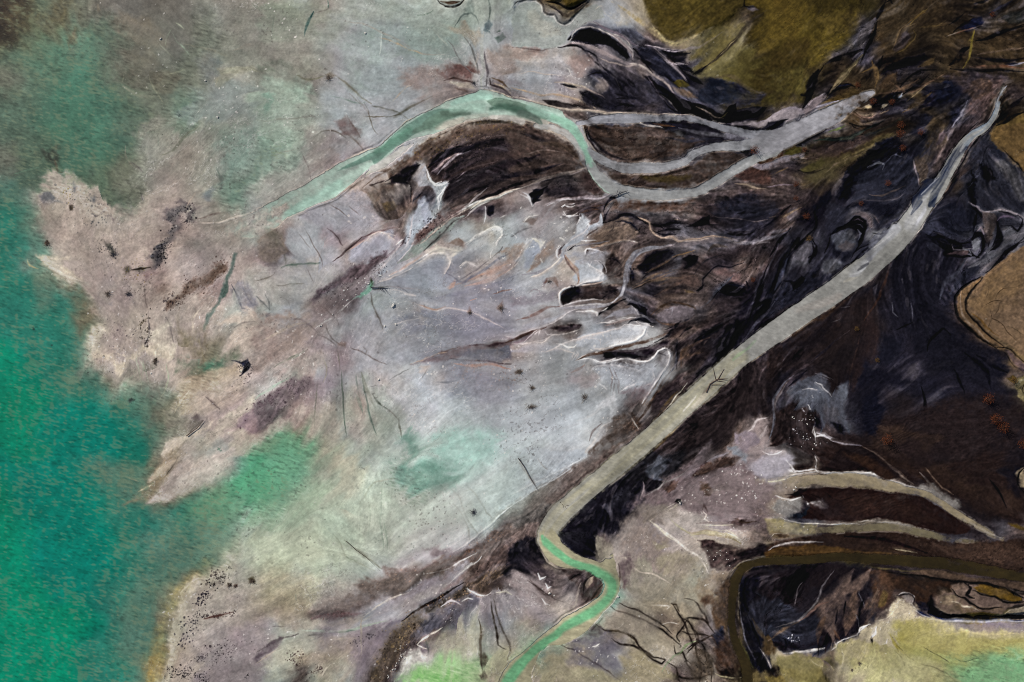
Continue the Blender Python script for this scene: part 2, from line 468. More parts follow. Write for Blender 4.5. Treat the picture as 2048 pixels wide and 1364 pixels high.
s #1b1a1c w7 a0.9 t0.2: 0,62 20,22 60,6 150,2 185,30 195,75 215,92 250,98 270,130 310,146 350,122 390,82 440,42 460,20
s #aaa6a2 w5 a0.7 t0.3: 5,70 30,30 70,16 145,12 176,40 186,80 210,100 244,108 264,138 310,156 358,132 400,92
p #4e411e e8 a0.95: 225,-10 240,15 290,8 330,48 370,42 440,12 465,-10
s #0e0d0e w14 a0.95 h-0.3: 215,22 255,24 290,40 330,62 380,52 450,10
s #3a332c w16 a0.8: 205,40 250,55 290,90 330,100 390,60 460,25
s #121114 w6 a0.8: 225,50 262,70 300,105
s #8d8a8a w22 a0.6 e1: 400,150 480,140 560,175 640,232 700,285
p #222026 e12 a0.95 h-0.15: 340,245 358,215 395,190 440,184 500,190 560,210 610,245 560,262 500,266 450,268 400,258
p #0b0a0e e14 a0.9: 470,225 550,218 630,258 690,300 715,350 690,355 640,310 570,268 500,262
p #3c3b44 e14 a0.7: 390,230 420,205 470,215 450,240
s #a29a98 w6 a0.85 h0.1: 335,262 345,222 388,180 440,170 520,182 600,222 660,262 722,318 720,360
s #55525a w26 a0.7 e1: 450,155 540,165 640,215 720,270 800,300
p #4d4d58 e25 a0.8: 640,180 700,170 770,200 790,250 720,240
s #a49c90 w6 a0.7 r0.9: 560,0 575,60 610,100 625,170
s #b0a89c w8 a0.6 r0.9: 500,60 540,40 560,80 600,100
p #9d9486 e30 a0.6 r1: 600,10 700,60 700,130 640,150 600,90
s #0e0d11 w30 a0.9: 725,300 770,340 810,385 870,425 950,475 1010,530
s #25232a w60 a0.8 e0.8: 760,300 850,340 960,420 1040,490
s #7f777a w7 a0.8: 860,318 930,368 1000,430 1050,492
s #6d676d w9 a0.7: 780,300 860,350 930,420 1000,470
s #17161a w22 a0.85: 900,312 1000,322 1070,312
s #8a8082 w16 a0.7 e1: 800,282 900,298 1000,300 1100,282 1160,258 1260,200
s #131216 w44 a0.85 e0.8: 955,345 1020,392 1085,432
s #0c0b0e w16 a0.95: 1050,445 1095,480 1142,503
s #0f0e12 w18 a0.85: 1085,445 1130,420 1168,396
s #78716a w10 a0.6: 980,370 1050,385
p #4d411f e34 a0.8 r0.6: 830,-20 800,60 830,130 870,190 900,236 950,258 1010,245 1080,215 1160,190 1250,130 1330,80 1390,30 1395,-20
p #443a1a e60 a0.6 r1: 960,-20 980,60 1080,100 1200,60 1240,-20
s #948566 w36 a0.6 e1 r1: 600,10 680,60 760,120 830,180 900,232 960,264 1040,242 1150,195 1240,140
s #a5976f w10 a0.6 r1: 840,160 880,205 930,250 990,258 1060,232 1120,208
p #6e6138 e50 a0.6 r0.8: 1180,230 1330,150 1400,180 1300,300 1180,400 1080,330
p #3e341a e60 a0.75 r0.6: 1440,110 1545,70 1545,500 1500,540 1430,470 1420,300
p #645a30 e70 a0.6 r0.6: 1290,400 1380,320 1470,330 1440,450 1400,520 1330,470
s #3c342a w22 a0.7: 1545,60 1450,122 1380,200 1300,285 1220,355 1150,405
s #a08f66 w4 a0.5 r1: 1340,240 1290,290 1240,340
p #57481f e8 a0.9: 1395,-20 1388,42 1420,52 1450,40 1500,55 1560,62 1560,-20
p #5f5658 e8 a0.8: 1400,50 1450,42 1480,66 1440,80
s #14120f w8 a0.9: 1392,0 1390,45 1420,52 1470,48
s #85797a w20 a0.75 h0.08: 280,282 350,266 420,270 500,302 600,342 700,388 760,392 830,425 900,482 960,545 1012,605
s #0d0c10 w8 a0.9 h-0.1: 265,286 340,274 410,286 450,322 490,362 540,402 600,452 650,522 690,560 745,592
s #978c88 w5 a0.8: 470,332 500,328 522,372 560,432 622,475 652,532
p #2a282f e30 a0.8: 450,445 490,400 530,385 565,415 600,470 625,520 600,540 540,470
p #0d0c10 e10 a0.9: 640,555 660,500 690,548 760,592 700,582
p #3c3942 e50 a0.8 r1: 580,540 700,440 780,440 840,500 890,565 860,610 760,615 640,605
p #5d5458 e40 a0.6 r1: 560,360 660,400 760,420 730,470 620,440
p #0c0b0f e14 a0.9: 790,442 835,460 880,515 925,565 870,545 825,500
p #0a090c e10 a0.95: 860,555 960,570 1012,590 1018,650 1000,668 930,600
s #6b6460 w4 a0.8: 880,560 960,620 1000,668
s #0b0a0d w10 a0.8: 620,560 700,575 760,590
s #0b0a0d w14 a0.7: 640,615 720,630 800,640
p #060608 e10 a1 r0.1: 1015,600 1060,600 1120,640 1200,692 1260,697 1275,680 1400,650 1480,640 1520,648 1470,700 1400,720 1300,738 1220,736 1120,706 1040,690 1010,655
s #5a5048 w10 a0.8: 1110,640 1160,682 1220,706 1270,690
p #2d2c34 e40 a0.85 r0.6: 1090,560 1200,482 1290,470 1380,520 1490,575 1500,605 1400,640 1280,622 1180,602
s #5a4e38 w30 a0.5 e1: 1220,470 1320,460 1400,520 1500,570
s #a08e7c w9 a0.8 h0.06: 0,520 100,556 180,572 250,566 330,582 420,612 500,655
p #37302f e8 a0.9 h-0.08: 180,602 230,598 330,620 420,640 505,662 420,657 300,646 220,634
s #9d9088 w6 a0.8: 190,640 300,655 420,665 520,672
p #28262a e6 a0.9 h-0.08: 295,500 340,497 400,514 350,522
s #a89a8a w7 a0.7: 260,490 330,490 420,512 470,545 540,590
p #9a989a e30 a0.6 r0.8: 40,425 140,372 280,332 330,400 360,440 250,452 120,442
s #c3bcb6 w5 a0.8: 310,400 345,410 360,440 330,456
s #a9a09a w6 a0.6: 40,440 100,430 200,445 300,450
p #98847c e30 a0.7 r0.6: 0,292 150,300 210,312 100,352 0,345
p #8d7770 e40 a0.6: 350,300 440,320 450,420 380,440 340,360
s #4a3a38 w4 a0.8: 0,288 100,291 180,298 240,296
p #29262b e26 a0.8 r1: 410,570 450,540 540,560 620,610 560,640 440,615
p #9a8f8c e30 a0.5 r1: 480,500 540,480 560,540 500,540
p #43362f e20 a0.9 r0.7: 440,762 520,750 640,752 780,765 850,765 930,785 1050,830 1150,842 1080,882 1000,930 900,950 800,968 700,958 600,930 540,890 480,832
p #584a46 e30 a0.7 r1: 640,770 780,770 930,800 980,850 850,840 720,800
s #1f1b1d w16 a0.8: 450,772 480,832 540,892 600,932 700,960
s #2c2220 w9 a0.8: 695,828 735,845 772,835
d #77675e n160 r3 a0.6: 560,770 800,770 1000,850 900,900 700,860
d #1d191a n130 r3 a0.6: 560,780 800,800 1050,860 900,930 640,900
p #24222a e8 a0.9: 780,724 850,717 950,735 1060,752 1000,768 900,742
s #5e3f2c w8 a0.5: 850,742 920,748 980,752
s #aba19c w5 a0.85: 770,722 785,745 850,750 920,762
s #77757c w26 a0.6 e1: 1000,765 1150,802 1300,812 1480,792
s #33323a w18 a0.7: 920,830 1050,840 1150,838 1250,836
s #26242a w16 a0.7: 1110,870 1200,860 1300,845
s #1f1d22 w16 a0.8: 1110,935 1200,915 1300,908 1390,915
p #40352f e18 a0.9 r0.7: 530,1002 600,1022 700,1052 850,1048 950,1028 1080,990 1180,932 1300,912 1400,922 1420,950 1330,1002 1230,1062 1150,1112 1050,1132 900,1135 750,1126 640,1092 570,1042
p #40361f e30 a0.6: 800,1050 950,1042 1090,1050 1000,1092 850,1090
p #100f11 e10 a0.9: 1370,895 1420,900 1440,930 1420,955 1390,940
s #b5adab w6 a0.9 h0.1: 560,955 680,985 850,985 980,970 1050,942 1078,900 1090,880
s #b0a498 w6 a0.8 h0.1: 430,762 460,842 510,912 590,960
s #2a2326 w12 a0.7: 440,772 470,845 525,915 600,962
s #c4bdba w7 a0.7: 700,990 800,985 900,985
s #a69a8c w8 a0.8 h0.08: 0,578 100,602 200,632 330,660 450,670 700,686 1000,688 1100,710 1200,738 1280,744
s #a3978d w12 a0.7 e1 h0.08: 0,722 100,732 200,772 300,832 380,872 440,955
s #8f8272 w7 a0.6 r1: 50,745 150,760 260,810 360,855
s #a89c94 w6 a0.7: 600,1125 720,1148 880,1145 1040,1140 1120,1110
s #a89c94 w5 a0.7: 660,1182 780,1192 920,1198 1060,1188
p #463831 e40 a0.5 r0.6: 0,760 150,770 320,850 420,960 440,1000 200,1060 0,1090
s #1f1c1d w8 a0.7 r1: 40,800 160,840 280,880
s #6b5c56 w6 a0.6 r1: 60,920 180,900 320,920
s #2b2524 w10 a0.7 r1: 0,960 120,940 260,980
s #8a7e7c w7 a0.85 h0.1: 0,1142 100,1112 200,1082 300,1052 400,1022 465,990
s #0e0d0f w12 a0.9 r0.9 h-0.1: 0,1118 60,1102 120,1086
s #17151a w8 a0.7: 180,1090 280,1066 380,1040
p #0f0e11 e8 a0.95: 100,1162 140,1140 168,1152 150,1190 122,1228 112,1200
s #c0bab9 w10 a0.85: 55,1165 105,1192 118,1240
p #2e292b e26 a0.8 r1: 190,1150 260,1120 350,1110 400,1150 320,1190 230,1185
p #362a26 e26 a0.8 r0.6: 440,1020 490,1040 530,1110 570,1150 500,1170 440,1120
s #9a9094 w14 a0.7 r0.8: 200,1230 300,1205 420,1195 520,1190 600,1160
s #c5bfc0 w10 a0.9 h0.12: 298,1252 325,1236 380,1222
s #c5bfc0 w10 a0.9 h0.12: 305,1300 340,1308 400,1292
s #b4afb1 w16 a0.8: 400,1300 440,1332 475,1370
s #4c4240 w9 a0.8: 330,1268 380,1250 440,1250
s #47362c w16 a0.7 r1: 440,1270 500,1240 560,1225
p #5a4a44 e16 a0.6: 75,1330 110,1305 155,1310 130,1340
s #b9b1ad w5 a0.8: 70,1340 100,1300 150,1300
s #8b8688 w20 a0.6: 180,1320 240,1250 300,1210
s #7a6a60 w6 a0.7: 540,1290 560,1240 600,1200 650,1165
s #121013 w6 a0.9: 575,1210 620,1180 690,1142
s #151317 w9 a0.85: 590,1340 640,1300 700,1288 760,1312 830,1360
s #1b191d w8 a0.7: 540,1370 560,1300 590,1240
s #5e5252 w7 a0.7: 620,1290 700,1268 780,1290
p #131216 e22 a0.9: 1085,1345 1150,1290 1185,1300 1130,1355
p #2c2a31 e50 a0.8 r0.8: 1180,1240 1350,1190 1545,1190 1545,1370 1300,1350
s #37312f w30 a0.6 r0.9: 700,1220 900,1230 1100,1220
s #8d7b6c w6 a0.8 r0.9: 1330,1100 1400,1112 1480,1130 1540,1132
p #4a332c e20 a0.7: 1320,1060 1430,1010 1540,1030 1540,1110 1400,1090
s #8b8088 w14 a0.8: 1440,985 1490,1000 1545,1005
p #4a2f24 e10 a0.7: 1460,960 1540,940 1540,985 1490,985
s #121114 w16 a0.8: 1430,775 1490,770 1545,760
s #85798a w10 a0.6: 1290,745 1400,755 1500,725 1545,720
Z 1536 0 3
f q: 1535,100 1300,200 1000,350 700,500
f q: 1000,20 900,100 700,300 600,450
f q: 900,900 500,1100 300,1300
p #584920 e60 a0.6 r0.8: -40,60 120,20 330,60 300,200 120,260 -40,300
p #54471f e80 a0.7 r1: 200,80 480,20 540,120 440,300 300,360 180,300
p #3b3018 e40 a0.7 r1: 0,330 120,230 260,220 220,330 100,430 0,440
p #4a4222 e60 a0.7 r1: 0,440 160,420 260,460 200,580 60,640 -20,640
p #62522a e26 a0.4 r1: 300,100 420,60 480,150 400,220
s #0b0a0a w22 a0.95 r0.8: 715,0 690,40 660,90 640,140
s #575052 w40 a0.85 e0.6: 640,110 610,160 585,220 560,280
p #4b4648 e16 a0.8: 560,180 640,100 660,110 640,170 600,240 560,320 535,300 540,230
s #0c0b0b w18 a0.95 r0.6: 655,130 640,190 600,270 565,340 545,380
s #080808 w12 a0.9: 700,20 735,10 745,30
s #0d0b0a w40 a0.8 r1 e0.8: 560,300 470,340 400,360 340,390
s #0d0b0a w60 a0.85 r0.8 e0.8: 300,420 270,480 240,560 200,570
s #0a0908 w30 a0.9 r0.8: 270,440 290,480 250,540 225,600 205,650
s #4b4330 w40 a0.7: 560,330 500,400 430,490 370,560
s #71674c w14 a0.6 r1: 480,420 430,480 380,545 340,590
s #7c7276 w44 a0.8 e0.8: 335,560 290,600 240,640 195,690
s #857b80 w20 a0.7: 60,690 130,650 190,660 215,690 180,740
p #0f0f14 e12 a0.95: -20,740 50,710 110,716 70,750 0,790 -30,790
s #877d82 w16 a0.8: -10,715 60,680 120,655 190,655
s #8a8187 w8 a0.7 r0.8: 60,790 130,760 180,730 190,700
s #14120f w20 a0.9 r0.7: 290,590 340,570 400,520 480,500 520,520
s #1a1a22 w12 a0.8: 350,560 410,520 500,500
p #4a3c24 e20 a0.7 r0.8: 330,620 420,570 520,530 560,560 480,590 380,640
s #8f8890 w12 a0.8: 200,690 300,640 420,600
s #131114 w18 a0.85 r0.8: 440,700 360,750 300,790 240,840 130,880
s #4e4239 w26 a0.8: 470,640 560,680 650,690 720,660
s #7a6a58 w8 a0.7: 500,660 560,690 640,690 700,670
s #85705c w10 a0.6: 470,620 540,650 600,640
p #a0917c e6 a0.85: 560,640 600,625 615,640 590,655
p #a0968c e6 a0.8: 675,640 700,615 715,630 690,652
s #8d8f96 w14 a0.85: 730,605 745,585 755,570
s #7f8087 w14 a0.7: 765,600 785,580 800,560
s #15131a w26 a0.85 r0.7: 610,650 680,600 760,560 850,540
p #151317 e20 a0.85 r0.8: 700,400 820,350 940,330 900,390 760,430 690,440
s #0a090a w26 a0.9 r0.6: 720,420 800,400 900,370
s #0c0b0a w20 a0.9 r0.7: 690,330 660,400 650,450
p #3d3122 e40 a0.7 r1: 880,60 1000,20 1100,60 1000,160 880,200
s #6a5734 w7 a0.7: 830,160 900,90 960,50
s #5c4a2c w6 a0.6: 880,180 960,160 1060,150
p #3a3230 e12 a0.8: 740,290 790,200 830,190 850,230 800,290 760,310
s #6b5840 w8 a0.7: 740,300 770,210 800,170 870,150
s #62502f w7 a0.7: 860,190 880,220 820,290 760,320
s #5f4c32 w12 a0.7 r0.8: 560,440 640,400 660,470 640,520
s #5c4932 w24 a0.6 r1: 620,360 640,430 650,500
p #1c1a24 e14 a0.9: 1130,160 1230,110 1300,130 1270,165 1180,190
s #4c4444 w20 a0.6: 1200,90 1330,110 1400,70
s #7d6e60 w6 a0.8: 1070,215 1140,195 1210,180 1290,155
s #0a090a w16 a0.9: 1110,190 1180,140 1240,110
s #0c0b0c w24 a0.9 r0.6: 1250,250 1330,230 1430,190 1540,160
s #0b0a0b w18 a0.85: 1240,20 1320,0
s #23232c w26 a0.7: 1330,80 1400,50 1460,10
p #232523 e26 a0.7: 1400,110 1540,50 1540,130 1440,150
s #7a6a3a w14 a0.8: 1240,195 1225,250 1210,310 1190,370
s #6e5a34 w10 a0.6: 1195,350 1170,400
s #0c0a0b w40 a0.9 r0.8: 1200,290 1160,310 1120,360 1080,390
s #0f0d0d w10 a0.9: 1080,410 1180,420 1300,418 1420,425 1540,425
s #4f3d33 w22 a0.7: 1200,400 1350,400 1535,400
s #5a4a3c w12 a0.7 r0.8: 1250,330 1400,310 1535,290
s #1a1718 w20 a0.8: 1220,340 1400,370 1530,345
s #878088 w10 a0.85: 1430,400 1480,385 1540,370
s #1e1e26 w10 a0.9: 1420,390 1490,378
p #3c3436 e50 a0.8 r0.8: 1080,440 1230,430 1430,450 1400,520 1260,560 1100,540
p #4b3c38 e40 a0.7 r1: 1200,560 1340,480 1400,500 1370,590 1280,680 1180,690
p #1e1d26 e50 a0.85 r0.7: 970,560 1080,500 1150,540 1130,600 1030,650 960,640
p #1f1f27 e40 a0.85: 860,720 920,690 960,720 940,800 860,800
p #1f1f28 e40 a0.8: 1040,700 1120,660 1160,720 1080,760
p #413628 e30 a0.8 r1: 940,800 980,700 1060,680 1080,760 1000,850 930,900
p #4b4034 e16 a0.6 r1: 900,960 960,900 1040,800 1080,850 1000,920 960,990
s #6f6b74 w10 a0.7: 1190,600 1160,660 1120,730 1095,770
p #50444a e14 a0.7: 1020,800 1060,780 1040,860 1005,880
s #564b3c w22 a0.7 r0.9: 870,960 910,930 940,900
p #4b4240 e10 a0.85: 870,960 900,1020 930,1080 940,1120 915,1140 900,1080 880,1020
s #7c7476 w6 a0.85: 872,962 885,1020 905,1080 912,1140
s #5e4a3c w7 a0.7: 700,470 850,560 960,500 1060,440
s #5a4738 w14 a0.6 r0.9: 660,560 780,540 900,480
s #131012 w20 a0.8 r0.9: 800,570 900,510 960,450
s #3f3428 w30 a0.6 r0.9: 800,680 900,620 980,560
s #141115 w12 a0.7: 820,720 900,660 1000,590 1080,480
p #2d2624 e30 a0.7 r0.8: 560,700 700,680 780,700 700,760 600,780
s #15130f w10 a0.8: 480,740 560,760 640,750 720,700
s #56493a w8 a0.7: 500,720 560,745 680,720
s #30322a w34 a0.6 e1: 400,860 540,830 680,780 790,720
s #1c1d1e w14 a0.7: 340,840 460,850 600,810 720,760
p #4d4226 e14 a0.8: 90,910 160,880 210,890 200,915 130,920
p #4b412a e26 a0.7 r0.8: 180,1010 280,970 420,930 540,880 660,820 740,790 760,810 640,880 520,950 380,1000 240,1040
s #6f6144 w9 a0.6 r0.8: 430,960 560,900 680,840 750,800
p #4f3a30 e30 a0.7 r1: 210,920 340,890 470,860 560,820 560,850 440,920 300,950 220,960
s #15120f w10 a0.8 r0.7: 160,1020 240,1040 340,1010
s #776048 w6 a0.6 r1: -10,1060 80,1020 180,990 300,960
p #1b1a20 e36 a0.9 r0.6: 500,990 600,910 700,870 760,870 820,930 800,960 700,940 620,960 560,1060 490,1180 440,1200 430,1120
p #0c0c11 e30 a0.9 r0.6: 470,1020 560,950 640,920 600,990 540,1080 460,1170
s #6e6e78 w16 a0.7 r0.8 e1: 610,1000 660,970 700,950 790,930 820,960
s #8a8a92 w8 a0.7: 640,980 670,990 690,970
p #33333b e50 a0.8 r0.8: 560,1080 640,1020 800,960 860,1000 890,1080 880,1140 760,1200 600,1190 520,1160
s #50484a w12 a0.7: 540,1170 620,1195 740,1195 840,1150
s #5a5052 w9 a0.6: 640,1150 740,1130 830,1110
p #2a2a31 e60 a0.8 r0.7: 300,1210 460,1230 520,1180 700,1230 870,1160 880,1210 760,1310 620,1360 300,1370
p #0a090c e14 a0.95: 430,1364 490,1320 540,1295 580,1310 588,1370
s #574f52 w14 a0.7: 500,1300 560,1275 620,1290 650,1330
s #0b0a0d w6 a0.9: 560,1310 580,1330 580,1364
p #151318 e40 a0.9 r0.8: 180,1300 260,1220 360,1150 390,1180 340,1270 280,1364 180,1380
p #3f3634 e60 a0.6 r0.9: -20,1100 120,1100 240,1140 200,1220 60,1260 -20,1260
s #807078 w7 a0.7: 0,1120 60,1110 140,1108
p #60565a e20 a0.6 r1: 120,1270 170,1240 190,1290 140,1330
s #6d5c4c w16 a0.5 r1: 0,1300 100,1290 200,1250
p #665230 e26 a0.95: 1300,850 1340,790 1420,740 1540,680 1540,900 1500,900 1430,900 1360,870
p #755f36 e30 a0.7 r0.8: 1480,720 1560,700 1560,780 1500,790
p #6f5a42 e20 a0.9: 1380,860 1470,890 1560,900 1560,1030 1530,1010 1470,950 1420,900
s #13110d w26 a0.9 r0.8: 1540,670 1470,700 1420,740 1370,760
s #12110e w60 a0.8 r0.8 e1: 1400,640 1430,620 1400,700 1380,740
s #1b181a w30 a0.8 r0.7: 1440,650 1500,610 1540,580
s #0e0c0d w12 a0.9 r0.7: 1360,870 1420,910 1470,960 1520,1010 1560,1050
s #7d6e50 w8 a0.6: 1280,860 1330,800 1380,770
p #29292f e60 a0.8 r0.7: 1240,850 1330,830 1400,910 1480,1000 1540,1080 1540,1364 1200,1364 1160,1100
p #4a494f e30 a0.7 r0.9: 1330,960 1420,960 1500,1060 1540,1140 1540,1240 1440,1130 1340,1040
p #0b0b0f e26 a0.9: 1280,1030 1320,1040 1350,1100 1320,1120 1280,1080
p #0d0d11 e20 a0.85: 1200,1140 1230,1170 1250,1240 1215,1230
s #0e0e12 w16 a0.8: 1340,1100 1390,1180 1410,1240
s #55535a w12 a0.8: 1200,1210 1260,1240 1290,1275 1400,1270 1480,1290 1540,1310
s #78757a w5 a0.8: 1285,1272 1350,1265 1420,1275 1500,1300
s #0a0a0e w20 a0.8: 1230,1250 1280,1300 1320,1364
s #0c0c10 w20 a0.8: 1340,1300 1370,1340 1380,1370
s #17161b w30 a0.7 e1: 1150,940 1130,1050 1080,1150 1010,1230
s #0b0a0c w12 a0.9 h-0.2: 1420,560 1395,600 1385,650 1350,710 1300,770 1240,850 1180,950 1120,1060 1060,1160 1000,1240 950,1320
s #0b0a0c w9 a0.9 h-0.2: 1260,730 1190,800 1130,880 1060,970 1050,1010 1000,1070 930,1130 890,1190 850,1260 790,1320 720,1380
s #4a433f w14 a0.8: 1310,800 1230,880 1170,980 1100,1080
p #574a46 e40 a0.5 r1: 1000,900 1100,830 1060,920 1010,990
w #262b3c w1 b1 a0.85 r0.9 e0.6: 1175,880,50 1130,920,52 1090,980,48 1050,1050,60
w #171b2c w1 b1 a0.9 r0.8 e0.7: 1010,1090,60 960,1110,60 915,1160,56 890,1200,44 870,1240,20
w #141a2a w1 b1 a0.85 r0.8 e0.7: 1040,1080,40 1015,1130,40 985,1190,36 970,1240,22
w #b5b5ba w1 b1 a0.8 r0.7 e0.7: 1230,800,16 1190,850,22 1150,910,14
w #7a8694 w1 b1 a0.7 r0.6: 1400,570,18 1375,640,20 1340,720,24 1280,770,34 1220,810,40 1185,860,44
w #b2b2b8 w1 b1 a0.6 r0.9 e0.8: 1000,1070,10 980,1130,20 930,1190,50 900,1260,70 850,1340,90
Z 0 455 3
f q: 600,0 700,400 850,700
f q: 950,480 1150,330 1380,180
f q: 1000,1300 1200,1100 1500,900
f q: 1230,650 1380,200
f q: 200,180 350,250 500,330
p #a0958a e60 a0.7 r0.8: 480,60 900,-20 1000,60 900,220 640,250 420,260 330,200 420,150
p #bfb3a0 e40 a0.9 r0.7 h0.1: 215,180 290,170 400,180 350,230 430,270 500,320 480,345 400,320 310,275 240,225
s #d0c6b4 w16 a0.8 e0.9 r0.7: 245,205 300,240 370,280 440,310 490,325
p #a99d94 e40 a0.8 r0.6: 340,190 520,190 620,240 560,330 450,280 370,230
s #a8a07c w8 a0.5 r1: 155,190 175,230 230,250
p #9d9188 e80 a0.7 r0.7: 520,300 800,260 960,300 860,520 700,540 560,450
p #8a7f7c e60 a0.5 r1: 600,360 760,330 800,460 640,500
p #444248 e40 a0.55 r1: 910,200 950,120 990,50 1020,0 1045,0 1030,80 990,160 950,230
d #18171c n200 r4.5 a0.8: 890,220 950,100 1010,-10 1060,0 1020,120 960,230
p #46443f e24 a0.5 r1: 620,100 660,110 685,160 670,180 640,140
d #23252a n90 r4 a0.75: 540,90 700,80 690,260 540,280
p #4c463f e24 a0.5 r1: 750,260 790,240 810,260 780,300 755,290
s #3a322c w14 a0.85 r1: 780,250 840,240 900,240
d #6d5f28 n50 r4 a0.6: 720,230 920,180 900,330 740,300
d #413a36 n120 r3.5 a0.7: 740,240 940,240 900,420 760,420
s #423a38 w5 a0.7: 865,370 880,430 895,490
p #4e4a4e e20 a0.5 r1: 755,400 770,380 780,405 765,415
p #524436 e12 a0.8 r1: 625,395 645,380 655,400 640,412
p #696870 e20 a0.7 r1: 640,435 660,430 665,450 645,450
p #443224 e12 a0.75 r1: 265,100 285,85 300,100 280,112
p #6c5a50 e30 a0.8 r1: 1000,470 1050,410 1150,320 1240,260 1370,180 1375,220 1280,310 1180,370 1100,430 1010,500
d #3c2c26 n260 r4 a0.75: 990,480 1100,360 1240,260 1370,180 1370,230 1250,320 1120,420 1020,500
d #2f282c n80 r4 a0.8: 970,520 990,450 1130,320 1140,350 1020,480
s #2d2a2e w9 a0.85 r0.6: 1000,530 1020,570 1035,620 1045,680
p #9c9389 e40 a0.6 r0.8: 1060,520 1160,420 1280,380 1240,500 1140,590 1060,620
p #5f6b64 e16 a0.8 r0.5: 1380,240 1410,140 1425,150 1400,240 1370,320 1340,400 1300,470 1240,600 1220,640 1215,620 1260,500 1310,420 1340,340
p #525f58 e12 a0.7 r0.8: 1340,360 1370,310 1370,370 1330,420
s #5a5c60 w10 a0.6 r1: 1390,340 1430,430 1450,480 1500,490
s #565860 w8 a0.6 r1: 1450,340 1490,430 1530,480
p #707076 e40 a0.5 r1: 1400,330 1500,340 1535,480 1440,490
p #b2a699 e50 a0.8 r0.6: 1280,540 1400,520 1540,520 1540,720 1400,780 1360,700 1400,600
s #77706a w8 a0.6: 1400,610 1450,570 1535,560
d #e2dcd2 n14 r5 a0.85: 1160,520 1200,520 1190,680 1160,600
s #b9ae9e w20 a0.6: 1160,640 1165,540 1190,500
s #a59b82 w5 a0.7: 1190,640 1205,700 1220,770 1240,810
p #c0b4a2 e40 a0.9 r0.7 h0.1: 500,680 540,610 600,570 640,600 580,680 620,740 740,780 800,740 900,720 1020,720 1045,750 1000,800 930,790 870,760 800,800 740,860 690,810 560,780
p #c7bdac e40 a0.7 r0.7: 900,600 980,560 1020,580 1040,690 1030,750 940,740 900,690
p #a3978c e60 a0.7 r0.9: 560,680 680,580 860,480 900,540 860,700 760,740 640,730
p #8d827e e40 a0.5 r1: 600,660 720,580 740,680 640,710
s #a89b8f w20 a0.5: 780,700 830,600 890,520
s #beb2a4 w20 a0.5: 840,700 870,600 900,560
p #aa9d90 e26 a0.7 r0.8 h0.1: 530,480 560,450 600,500 590,530 550,510
s #2d2a2f w12 a0.8 r1: 890,500 893,580 890,660 880,690
d #28241f n60 r5 a0.8: 830,570 900,500 905,690 870,690
s #4f4836 w12 a0.7 r1: 830,580 870,550 890,530
d #3a343a n24 r5 a0.7: 620,560 860,620 860,700 620,700
p #453f38 e10 a0.85 r1: 920,790 935,780 935,830 920,820
s #a9b09a w5 a0.6: 830,760 830,840 840,930 850,1000
s #a9b09a w5 a0.6: 860,780 870,860 890,950
s #a9b09a w5 a0.6: 820,870 780,910 740,960
s #a3ab93 w6 a0.7: 990,810 1005,900 985,970 955,1030
s #a9b09a w4 a0.6: 840,780 860,830 845,900
p #66604e e80 a0.5 r1: 360,360 500,360 560,500 500,640 420,560
p #7f7762 e60 a0.4 r1: 420,420 520,440 540,560 460,640 440,540
p #726a58 e100 a0.6 r1: 1080,560 1220,620 1320,680 1300,760 1180,780 1080,700
p #68665c e100 a0.5 r1: 600,850 900,860 1000,1000 900,1200 860,1000
p #626a5a e60 a0.6 r1: 1080,780 1250,820 1400,720 1440,800 1230,880 1080,880
p #4a7460 e50 a0.5 r1: 1200,810 1340,790 1330,850 1240,860
p #a99c88 e50 a0.7 r0.9 h0.1: 1050,1070 1080,940 1200,900 1320,840 1480,840 1400,930 1300,1000 1220,1080 1120,1110
p #b2a698 e50 a0.7 r0.7: 1120,1050 1220,980 1360,900 1480,870 1500,950 1380,1060 1300,1080 1200,1100
s #c5b8a0 w14 a0.7 e0.9 r0.8: 1050,1110 1080,1040 1130,980
p #232430 e10 a0.95 r0.8: 1390,800 1450,815 1480,795 1505,825 1490,850 1450,890 1470,840 1430,820
d #24242c n50 r4 a0.85: 1420,800 1510,800 1500,870 1430,900
d #3f3a3a n40 r4 a0.7: 1390,960 1430,900 1530,820 1535,860 1420,980
s #3a3634 w8 a0.85 r0.5: 1120,1250 1140,1220 1180,1190 1225,1160
s #504846 w6 a0.7: 1230,1020 1280,1060 1325,1090
p #615654 e26 a0.5 r1: 1160,1130 1200,1100 1220,1150 1170,1160
p #7a756a e50 a0.6 r0.8: 1000,1110 1120,1130 1220,1160 1120,1240 1020,1250 980,1180
p #c3b7a6 e30 a0.9 r0.6 h0.1: 985,1364 1000,1310 1050,1260 1130,1250 1220,1190 1300,1150 1200,1240 1100,1300 1040,1364
p #a9a394 e40 a0.7 r0.6: 1180,1290 1300,1180 1420,1090 1535,1000 1535,1060 1400,1180 1300,1280 1220,1340
d #5b5c58 n80 r3 a0.6: 1200,1250 1340,1120 1535,1010 1535,1050 1360,1200 1260,1364
p #84767a e30 a0.7 r0.8: 1420,1190 1480,1120 1540,1080 1540,1230 1460,1230
p #b7b0a0 e40 a0.8: 1380,1220 1480,1230 1540,1250 1540,1364 1400,1364
d #2a5a48 n10 r5 a0.8: 1300,1320 1330,1320 1330,1345 1300,1345
d #2e3030 n24 r4.5 a0.7: 160,500 760,900 830,1060 600,1000 380,720
d #222624 n4 r7 a0.8: 195,600 212,600 212,615 195,615
p #3c4440 e14 a0.7 r1: 770,1040 790,1025 800,1045 780,1055
d #e8e6dc n3 r4 a0.9: 900,870 912,870 912,880 900,880
Z 512 455 3
f q: 0,1050 400,600 850,100
f q: 700,350 900,200 1150,20
f q: 800,380 1100,480 1300,500 1500,600
f q: 900,830 1200,760 1500,680
f q: 700,500 680,900 720,1200
f q: 350,900 340,1200
